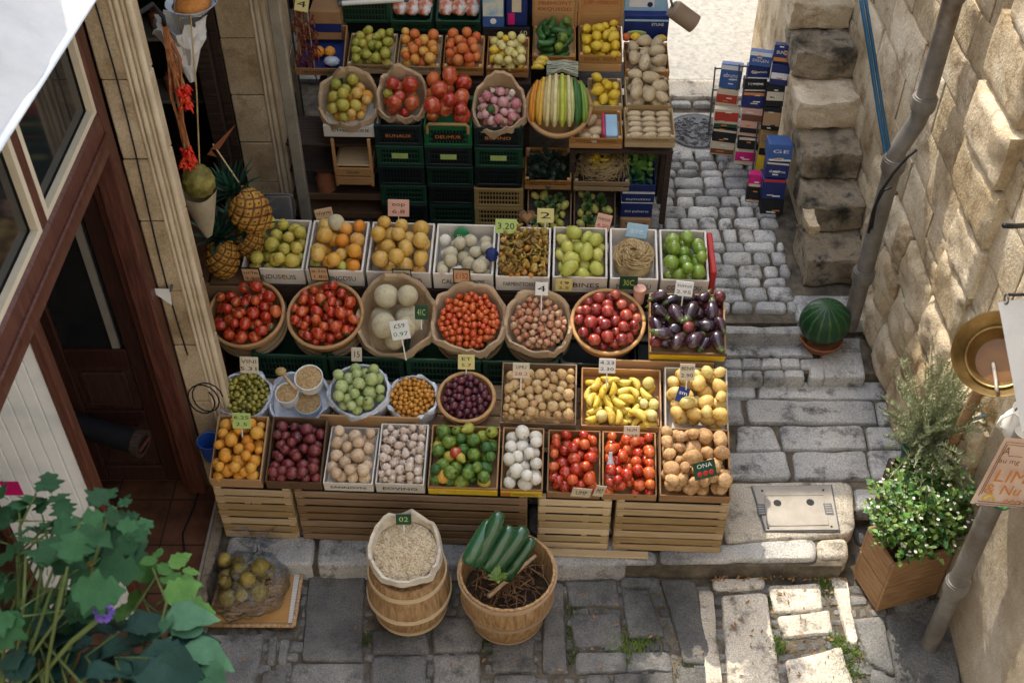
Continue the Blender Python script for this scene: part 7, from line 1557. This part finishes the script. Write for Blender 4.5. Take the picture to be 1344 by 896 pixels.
for x0, y0, h in ((-.15, .12, .42), (-.13, .22, .55), (0, .0, .72), (.11, -.10, .9), (.10, -.35, .45)):
    mb = MB(); 
    for sx in (-.055, .055): mb.tube([(x0 + sx, y0 + .13, 0), (x0 + sx, y0 + .13 + h * .17, h * .8)], .006, n=6)
    mb.tube([(x0 - .055, y0 + .13 + h * .165, h * .78), (x0 + .055, y0 + .13 + h * .165, h * .78)], .006, n=6); mb.build("wire_frame", M['iron'], o)
# hanging spot lamp
lp = empty("spot_lamp", PY(898, 22, 6.9), "small brown cylindrical spot lamp hanging in front of the bright road", "lamp"); d = Vector((.8, -.1, -.55)).normalized()
mb = MB(); mb.cyl(-d * .085, d * .085, .062, n=22); mb.cyl(-d * .10, -d * .085, .05, .062, n=22); mb.build("housing", flat('lampbrown', (.26, .19, .13), .5), lp, smooth=40); mb = MB(); mb.cyl(d * .0851, d * .088, .052, n=22); mb.build("lens", M['iron'], lp)
mb = MB(); mb.tube([-d * .09, -d * .13 + Vector((0, .05, .06)), Vector((-.3, .7, .9)), Vector((-.35, .86, 1.7))], .008, n=7); mb.build("arm", M['iron'], lp, smooth=True)
# ------------------------------------------------------------------ pineapples and hanging things by the pier
pa_m = mat('pineapple', [(.20, .085, .015), (.38, .19, .03), (.52, .31, .06)], .6, 12, .2)
pd_m = mat('pineapple_groove', [(.05, .02, .008), (.10, .045, .012), (.16, .08, .02)], .7, 14, .2)
def pineapple(Mw, r, h, label, dark=False):
    o = empty("pineapple", Mw, label, "pineapple"); mb = MB(); N, K = 96, 60
    def cell(a, z):
        u, v_ = a * 8 / (2 * math.pi), z / h * 9; s1 = abs(math.sin(math.pi * (u + v_ * .5))); s2 = abs(math.sin(math.pi * (u - v_ * .5))); return min(s1, s2)
    mb.lathe([(max(.0001, r * math.sin(math.pi * min(.985, max(.015, .06 + .9 * i / K))) ** .45), h * i / K) for i in range(K + 1)], N, fn=lambda a, j, rr, z: (rr * (1 + .11 * min(.8, cell(a, z)) - .05), z))
    for f in mb.bm.faces:
        c = f.calc_center_median(); q = cell(math.atan2(c.y, c.x), c.z)
        if q < .34 or q > .93: f.material_index = 1
    mb.build("body", [pa_m, pd_m], o, smooth=60)
    mb = MB(); r_ = random.Random(int(r * 1000))
    for k in range(46):
        t = k / 46; a = k * 2.4; L = .22 * (1 - .45 * t) * r_.uniform(.85, 1.1); up = .35 + 1.1 * t; d = Vector((math.cos(a) * math.cos(up), math.sin(a) * math.cos(up), math.sin(up))); p = Vector((math.cos(a) * .02 * (1 - t), math.sin(a) * .02 * (1 - t), h - .008 + .05 * t)); s_ = d.cross(Vector((0, 0, 1))).normalized() * .014
        q1 = p + d * L * .55; q2 = p + d * L + Vector((0, 0, -.03 * (1 - t))); n_ = d.cross(s_).normalized() * .004
        v = [mb.bm.verts.new(x) for x in (p - s_, p + s_, q1 - s_ * .8, q1 + s_ * .8, q2, q1 + n_)]
        for f in ((0, 1, 5), (1, 3, 5), (3, 4, 5), (4, 2, 5), (2, 0, 5)): mb.bm.faces.new([v[i] for i in f])
    mb.build("crown", M['leaf_dark'], o); return o
slat_box(T(-1.52, 4.82, .66), .31, .30, .30, M['carton_dark'], "dark slatted crate carrying the upright pineapples beside the stone pier", n=3)
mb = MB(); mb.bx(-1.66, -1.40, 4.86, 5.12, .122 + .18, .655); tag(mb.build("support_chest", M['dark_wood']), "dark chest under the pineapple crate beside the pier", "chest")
mb = MB(); mb.bx(-1.65, -1.41, 4.855, 5.125, .674, .95); tag(mb.build("packing", M['carton_dark']), "brown packing under the upright pineapples in their crate", "packing")
pineapple(T(-1.575, 4.93, .952), .092, .25, "upright pineapple at the left of the pineapple crate, next to the pier")
pineapple(T(-1.445, 5.06, .952), .08, .23, "upright pineapple behind and right of the first in the crate")
pineapple(T(PY(345, 298, 4.98)) @ RY(R(-24)) @ RX(R(4)), .108, .27, "ripe golden pineapple leaning above the quinces")
mb = MB(); mb.ball((0, 0, 0), (.075, .07, .085), sub=4, fn=lambda p: 1 + .09 * abs(math.sin(8 * math.atan2(p.y, p.x) / 2 + 5 * p.z)) * abs(math.sin(8 * math.atan2(p.y, p.x) / 2 - 5 * p.z))); o = mb.build("custard_apple", mat('custard', [(.06, .055, .01), (.16, .14, .03), (.3, .26, .07)], .6, 22, .6, 30), smooth=True); o.matrix_world = T(PY(260, 238, 4.5)); tag(o, "knobbly green-brown custard apple in a paper cone beside the pier", "custard apple")
mb = MB(); mb.lathe([(.02, -.26), (.05, -.16), (.078, -.02), (.082, .0), (.076, -.02)], 24, fn=lambda a, j, r, z: (r * (1 + .08 * math.sin(4 * a + z * 20)), z)); o = mb.build("paper_cone", flat('grey_paper', (.34, .29, .2), .85, .25), smooth=60); o.matrix_world = T(PY(260, 252, 4.5)); tag(o, "greyish paper cone holding the custard apple beside the pier", "paper cone")
mb = MB(); mb.tube([PY(262, 248, 4.5) + Vector((0, .02, 0)), PY(258, 120, 4.52), PY(250, 20, 4.5)], .004, n=5); tag(mb.build("cord", M['straw']), "thin cord from which the paper cone of the custard apple hangs", "cord")
for k, (u, v, vt, lab) in enumerate(((241, 128, 30, "upper bunch of bright red chillies hanging on brown strings by the pier"), (246, 208, 36, "lower bunch of bright red chillies hanging beside the custard apple"))):
    P = PY(u, v, 4.47); o = empty("chilli_bunch", P, lab, "chilli bunch"); r_ = random.Random(k + 4); mb = MB()
    for q in range(60):
        a = r_.uniform(0, 6.28); p = Vector((r_.uniform(-.024, .024), r_.uniform(-.02, .02), r_.uniform(-.05, .06))); d = Vector((math.cos(a) * .022, math.sin(a) * .02, r_.uniform(-.035, -.01))); mb.tube([p, p + d * .5 + Vector((0, 0, .006)), p + d], .009, n=6, taper=.25)
    mb.build("chillies", mat('redchilli%d' % k, [(.5, .012, .01), (.66, .03, .015), (.7, .09, .03)], .3, 8, 0), o, smooth=True)
    mb = MB(); tp = PY(214 + 4 * k, vt, 4.47) - P
    for q in range(9): mb.tube([Vector((r_.uniform(-.02, .02), r_.uniform(-.015, .015), .05)), Vector((tp.x * .5 + r_.uniform(-.03, .03), r_.uniform(-.015, .015), tp.z * .5)), tp + Vector((r_.uniform(-.008, .008), 0, 0))], .005, n=5)
    mb.build("strings", mat('string%d' % k, [(.16, .05, .02), (.3, .11, .04), (.4, .2, .09)], .8, 30, .1), o)
mb = MB(); mb.tube([Vector((-1.50, 4.30, 2.86)), PY(200, 6, 4.47), PY(214, 22, 4.47), PY(216, 34, 4.47)], .010, n=8); tag(mb.build("iron_hook", M['black'], smooth=True), "black iron hook on the pier carrying the chilli bunches", "hook")
P = PY(242, 62, 4.62); o = empty("white_paper_bag", P, "crumpled white paper bag hanging in the doorway behind the red chillies", "paper bag"); mb = MB(); mb.lathe([(.012, -.17), (.028, -.12), (.045, -.07), (.065, -.01), (.085, .04), (.098, .09), (.105, .13), (.10, .13), (.078, .04), (.0001, -.02)], 30, fn=lambda a, j, r, z: (r * (1 + .5 * noise.noise(Vector((math.cos(a) * 2, math.sin(a) * 2, z * 14))) + .2 * noise.noise(Vector((math.cos(a) * 6, math.sin(a) * 6, z * 30)))), z + (z > .1) * .06 * noise.noise(Vector((math.cos(a) * 2, math.sin(a) * 2, 4))))); mb.build("bag", M['cloth'], o, smooth=20)
mb = MB(); mb.tube([(0, 0, -.1), (.0, 0, .1), (0.02, .02, .5)], .004, n=5); mb.build("string", M['straw'], o)
P = PY(251, 4, 4.6); o = empty("scale_dish", P, "round glass scale dish of orange lentils hanging at the top left", "scale dish"); mb = MB(); mb.lathe([(.0001, -.04), (.07, -.032), (.105, 0), (.11, .004), (.10, .002), (.066, -.024), (.0001, -.03)], 30); mb.build("dish", M['tub_clear'], o, smooth=50); mb = MB(); mb.lathe([(.0001, .02), (.05, .008), (.085, -.01), (.0001, -.02)], 24); mb.build("lentils", mat('lentil', [(.4, .12, .02), (.6, .25, .05)], .7, 60, .4), o, smooth=True)
mb = MB(); 
for a in (0, 2.1, 4.2): mb.tube([(.105 * math.cos(a), .105 * math.sin(a), 0), (0, 0, .5)], .003, n=4)
mb.build("chain", M['iron'], o)
P = PY(282, 190, 4.95); o = empty("paper_pennant", P, "brown pointed paper pennant on a thin stick above the pineapples", "pennant"); mb = MB(); mb.poly([(-.03, 0, -.03), (.13, -.01, .13), (.02, -.012, -.02)]); mb.poly([(-.05, 0, -.06), (-.02, -.012, -.02), (.0, -.01, -.07)]); mb.build("paper", M['terracotta'], o); mb = MB(); mb.tube([(-.01, .004, 0), (.08, .01, -.24)], .004, n=5); mb.build("stick", M['crate_wood'], o)
# ================================================================== FOREGROUND PLANTS (window box below the viewpoint, lower left)
def leaf_mesh(name, mats, W, n=14, lobes=0, amp=.0, curl=.25, fold=.25, seed=0, tip=1.6):
    """single leaf along +Y, length 1; serrated or lobed outline, folded along the midrib, curling down"""
    r_ = random.Random(seed); mb = MB(); rowsv = []
    for i in range(n + 1):
        t = i / n; w_ = W * (math.sin(math.pi * min(1, t) ** .75) ** .8) * (1 - .25 * t ** tip)
        if lobes: w_ *= 1 + amp * math.sin(t * lobes * 2 * math.pi + .6)
        w_ = max(w_, .004); z0 = -curl * t * t + .03 * math.sin(t * 7 + seed); rv = []
        for j, s in enumerate((-1, -.55, 0, .55, 1)):
            y = t + (abs(s) * .12 * (1 if lobes else .4)) * (1 - t); rv.append(mb.bm.verts.new((s * w_ * (1 + .05 * r_.uniform(-1, 1)), y, z0 + fold * abs(s) * w_ * .8 - .5 * fold * (s * s) * w_ + .02 * r_.uniform(-1, 1) * abs(s))))
        rowsv.append(rv)
    for i in range(n):
        for j in range(4): mb.bm.faces.new((rowsv[i][j], rowsv[i][j + 1], rowsv[i + 1][j + 1], rowsv[i + 1][j]))
    mb.tube([rv[2].co + Vector((0, 0, -.006)) for rv in rowsv], .008, n=5, taper=.3)
    mb.tube([(0, 0, 0), (0, -.12, -.03)], .010, n=5)
    return mb.mesh(name, mats, smooth=True)
def veined(name, a, b, c, rough=.42):
    m = mat(name, [tuple(x * .72 for x in a), tuple(x * .72 for x in b), tuple(x * .8 for x in c)], .55, 3, .5, 26, random_ob=True, spec=.22); bs = m.node_tree.nodes["Principled BSDF"]; bs.inputs["Subsurface Weight"].default_value = 0
    return m
LM = {'lobed': leaf_mesh('lobed_leaf', [veined('lobed_leaf', (.010, .05, .018), (.022, .095, .032), (.045, .15, .05))], .40, lobes=3, amp=.28, curl=.3, seed=2, n=20),
      'broad': leaf_mesh('broad_leaf', [veined('broad_leaf', (.006, .03, .022), (.013, .055, .04), (.035, .10, .075), .35)], .33, lobes=7, amp=.06, curl=.35, seed=5, n=18),
      'sprig': leaf_mesh('sprig_leaf', [veined('sprig_leaf', (.035, .12, .02), (.07, .19, .035), (.14, .29, .06))], .36, lobes=4, amp=.14, curl=.2, seed=8),
      'round': leaf_mesh('round_leaf', [veined('round_leaf', (.02, .075, .035), (.04, .13, .06), (.085, .2, .11))], .44, lobes=0, curl=.4, seed=11)}
bx_o = empty("window_box", (-1.35, 1.42, 2.0), "stone-coloured window box just below the viewpoint, holding the leafy foreground plants", "window box")
mb = MB(); 
for q in ((-.65, .55, -.16, -.14), (-.65, .55, .14, .16), (-.65, -.63, -.139, .139), (.53, .55, -.139, .139)): mb.bx(*q, 0, .22)
mb.bx(-.629, .529, -.139, .139, 0, .02); mb.build("box", M['planter_wood'], bx_o); mb = MB(); mb.bx(-.629, .529, -.139, .139, .021, .19); mb.build("soil", M['soil'], bx_o)
mb = MB(); mb.bx(-.9, -.64, -.10, .10, -.10, -.01); mb.build("bracket", M['iron'], bx_o)
def leafy(name, base, label, cat, items, stem_m='stem'):
    o = empty(name, base, label, cat); r_ = random.Random(len(items)); sm = MB(); base = Vector(base)
    for (u, v, z, key, L, ang, pit) in items:
        p = PZ(u, v, z) - base; lf = link("leaf", LM[key], o, T(p) @ RZ(R(ang)) @ RX(R(pit)) @ RY(R(r_.uniform(-28, 28))) @ SC(L * r_.uniform(.9, 1.1), L, L))
        if r_.random() > .45: continue
        b = Vector((r_.uniform(-.05, .05), r_.uniform(-.04, .04), -.02)); back = Vector((math.sin(R(ang)), -math.cos(R(ang)), -.4)) * .10
        sm.tube([b, b.lerp(p, .5) + Vector((0, 0, .06)), p + back, p], .006, n=5, taper=.5)
    sm.build("stem", M[stem_m], o); return o
r_ = random.Random(21); it = []
# ang: 0 = pointing away (up in the picture), -90 = right
for (u, v, L, ang) in ((20, 668, .20, 40), (48, 650, .15, 20), (12, 700, .22, 80), (60, 690, .22, -20), (95, 705, .24, -60), (125, 690, .22, -75), (80, 740, .26, -40), (40, 735, .22, 60), (15, 760, .24, 110), (110, 735, .24, -100),
                       (150, 690, .20, -60), (160, 700, .16, -110), (150, 720, .15, -150), (55, 780, .22, 100), (95, 775, .22, -70), (25, 800, .22, 150), (70, 665, .16, -10), (5, 640, .16, 60), (0, 720, .22, 100), (85, 800, .2, -130), (150, 660, .11, -10), (118, 668, .16, -40), (45, 700, .20, 10)):
    it.append((u, v, 2.55 + r_.uniform(-.12, .18), 'lobed', L * .80, ang + r_.uniform(-15, 15), r_.uniform(-30, 10)))
it = [(u + r_.uniform(-22, 22), v + r_.uniform(-18, 22), z + r_.uniform(-.15, .08), k_, L * r_.uniform(.50, .74), a + r_.uniform(-45, 45), p_ + r_.uniform(-15, 15)) for (u, v, z, k_, L, a, p_) in it for _ in range(3)]
leafy("leafy_plant", (-1.30, 1.45, 2.19), "leafy green foreground plant with deeply lobed leaves at the lower left edge", "plant", it)
it = []
for (u, v, L, ang) in ((150, 830, .30, -35), (200, 850, .30, -80), (130, 870, .32, -60), (175, 880, .34, -85), (70, 850, .30, -10), (60, 880, .30, 40), (40, 840, .26, 10), (110, 830, .26, -20), (210, 885, .26, -100), (20, 870, .28, 60), (95, 895, .3, -30), (15, 900, .25, 0), (150, 905, .28, -60), (230, 905, .2, -80), (100, 855, .26, 10), (30, 815, .20, 20), (20, 790, .2, 60), (60, 800, .2, -20), (90, 815, .2, 20), (10, 845, .22, 40), (50, 835, .2, -40), (75, 870, .22, 0), (100, 800, .18, -50), (35, 885, .24, 20)):
    it.append((u, v, 2.42 + r_.uniform(-.1, .12), 'broad' if u > 45 or v > 850 else 'lobed', L * .82, ang + r_.uniform(-12, 12), r_.uniform(-30, 5)))
it = [(u + r_.uniform(-20, 20), v + r_.uniform(-16, 20), z + r_.uniform(-.12, .06), k_, L * r_.uniform(.6, .85), a + r_.uniform(-35, 35), p_ + r_.uniform(-12, 12)) for (u, v, z, k_, L, a, p_) in it for _ in range(2)]
leafy("broad_leaved_plant", (-1.05, 1.42, 2.19), "dark blue-green broad-leaved foreground plant at the bottom left corner", "plant", it)
it = []
for (u, v, L, ang) in ((195, 770, .10, 20), (205, 755, .08, -30), (218, 745, .08, -60), (228, 760, .09, -80), (190, 790, .09, 60), (210, 790, .12, -60), (225, 800, .12, -90), (200, 745, .07, 30), (212, 770, .09, -20), (190, 750, .07, 50), (180, 800, .09, 90), (236, 748, .06, -90), (205, 735, .05, 0)):
    it.append((u, v, 2.38 + r_.uniform(-.06, .06), 'sprig', L, ang, r_.uniform(-25, 25)))
leafy("light_green_sprig", (-.92, 1.44, 2.19), "bright lime-green leafy sprig rising over the shop step at the lower left", "plant", it)
it = [(u, v, 2.40, 'round', L, a, r_.uniform(-30, 10)) for (u, v, L, a) in ((212, 815, .15, -70), (238, 848, .15, -90), (252, 868, .12, -100), (225, 835, .14, -30), (262, 872, .09, -120), (205, 840, .12, 10), (245, 890, .12, -140))]
leafy("round_leaved_plant", (-.86, 1.40, 2.19), "grey-green plant with rounded leaves at the bottom, right of the dark broad leaves", "plant", it)
# purple flower on a long stem
P = PZ(137, 802, 2.62); fo = empty("purple_flower", (-1.18, 1.40, 2.19), "single purple pompom flower on a long stem among the dark broad leaves", "flower"); q = P - Vector((-1.18, 1.40, 2.19))
mb = MB(); r2 = random.Random(3)
for k in range(90):
    a, b = r2.uniform(0, 6.28), r2.uniform(-1.3, 1.57); d = Vector((math.cos(a) * math.cos(b), math.sin(a) * math.cos(b), math.sin(b))); s_ = d.cross(Vector((.3, .2, 1))).normalized() * .005; mb.poly([q + d * .012, q + d * .024 - s_, q + d * .03, q + d * .024 + s_])
mb.build("petals", flat('purple', (.17, .10, .42), .6, .3), fo); mb = MB(); q0 = PZ(55, 885, 2.45) - Vector((-1.18, 1.40, 2.19)); mb.tube([Vector((0, 0, 0)), q0, q0.lerp(q, .5) + Vector((0, 0, .01)), q + Vector((0, 0, -.01))], .007, n=6); mb.build("stem", M['stem'], fo, smooth=True)
for k, (u, v, rr) in enumerate(((112, 742, .05), (95, 738, .035))):
    mb = MB(); mb.ball((0, 0, 0), (rr, rr, rr * .8), sub=2, fn=lambda p: 1 + .3 * n3(p, 3, k)); o = mb.build("orange_bloom", flat('bloom%d' % k, ((.42, .14, .02), (.40, .30, .04))[k], .7, .4), smooth=True); o.matrix_world = T(PZ(u, v, 2.40)); tag(o, ("dull orange bloom half hidden under the lobed leaves", "mustard-yellow bud beside the dull orange bloom under the lobed leaves")[k], "flower")
    o.parent = None
# ------------------------------------------------------------------ moss, weeds and litter in the paving joints
def tufts(name, spots, label, m, h=(.012, .035), n=110, sd=1):
    r_ = random.Random(sd); mb = MB()
    for (u, v, z, rad) in spots:
        c = PZ(u, v, z)
        for k in range(n):
            p = c + Vector((r_.gauss(0, rad), r_.gauss(0, rad), 0)); a = r_.uniform(0, 6.28); hh = r_.uniform(*h); d = Vector((math.cos(a) * .5, math.sin(a) * .5, 1)) * hh; s_ = Vector((-math.sin(a), math.cos(a), 0)) * .003
            mb.poly([p - s_, p + s_, p + d * .7 + s_ * .6, p + d, p + d * .7 - s_ * .6])
    tag(mb.build(name, m), label, "weeds", None, 'stuff')
tufts("weeds", [(832, 845, -.02, .05), (815, 850, -.02, .05), (845, 838, -.02, .04), (1110, 855, -.02, .045), (1118, 880, -.02, .05), (1100, 845, -.02, .03), (1020, 850, -.02, .03), (1082, 770, -.02, .025)], "short green weeds growing in the paving joints in front of the stall", M['bush'], n=240)
tufts("moss", [(750, 830, -.02, .03), (748, 860, -.02, .03), (752, 800, -.02, .03), (1006, 790, -.02, .02), (1012, 830, -.02, .02), (700, 760, -.02, .03), (480, 840, -.02, .02), (640, 850, -.02, .03), (905, 880, -.02, .03)], "low brownish moss in the joints beside the tub and the sunlit slabs", M['stem'], h=(.006, .016), n=260, sd=4)
mb = MB(); r_ = random.Random(9)
for k in range(150):
    if k < 60: p = PZ(r_.uniform(935, 1110), r_.gauss(757, 3), .004)
    elif k < 110: p = PZ(r_.uniform(960, 1100), r_.uniform(770, 890), .006)
    else: p = PZ(r_.uniform(280, 930), r_.uniform(760, 890), .008)
    a = r_.uniform(0, 6.28); d = Vector((math.cos(a), math.sin(a), r_.uniform(-.1, .4))) * r_.uniform(.006, .018); s_ = Vector((-d.y, d.x, .002)) * .4; mb.poly([p - d, p - s_, p + d, p + s_])
tag(mb.build("leaf_litter", mat('litter', [(.12, .05, .02), (.3, .15, .06), (.45, .3, .15)], .9, 200, 0)), "scattered dry leaf bits lying along the kerb and joints", "litter", None, 'stuff')
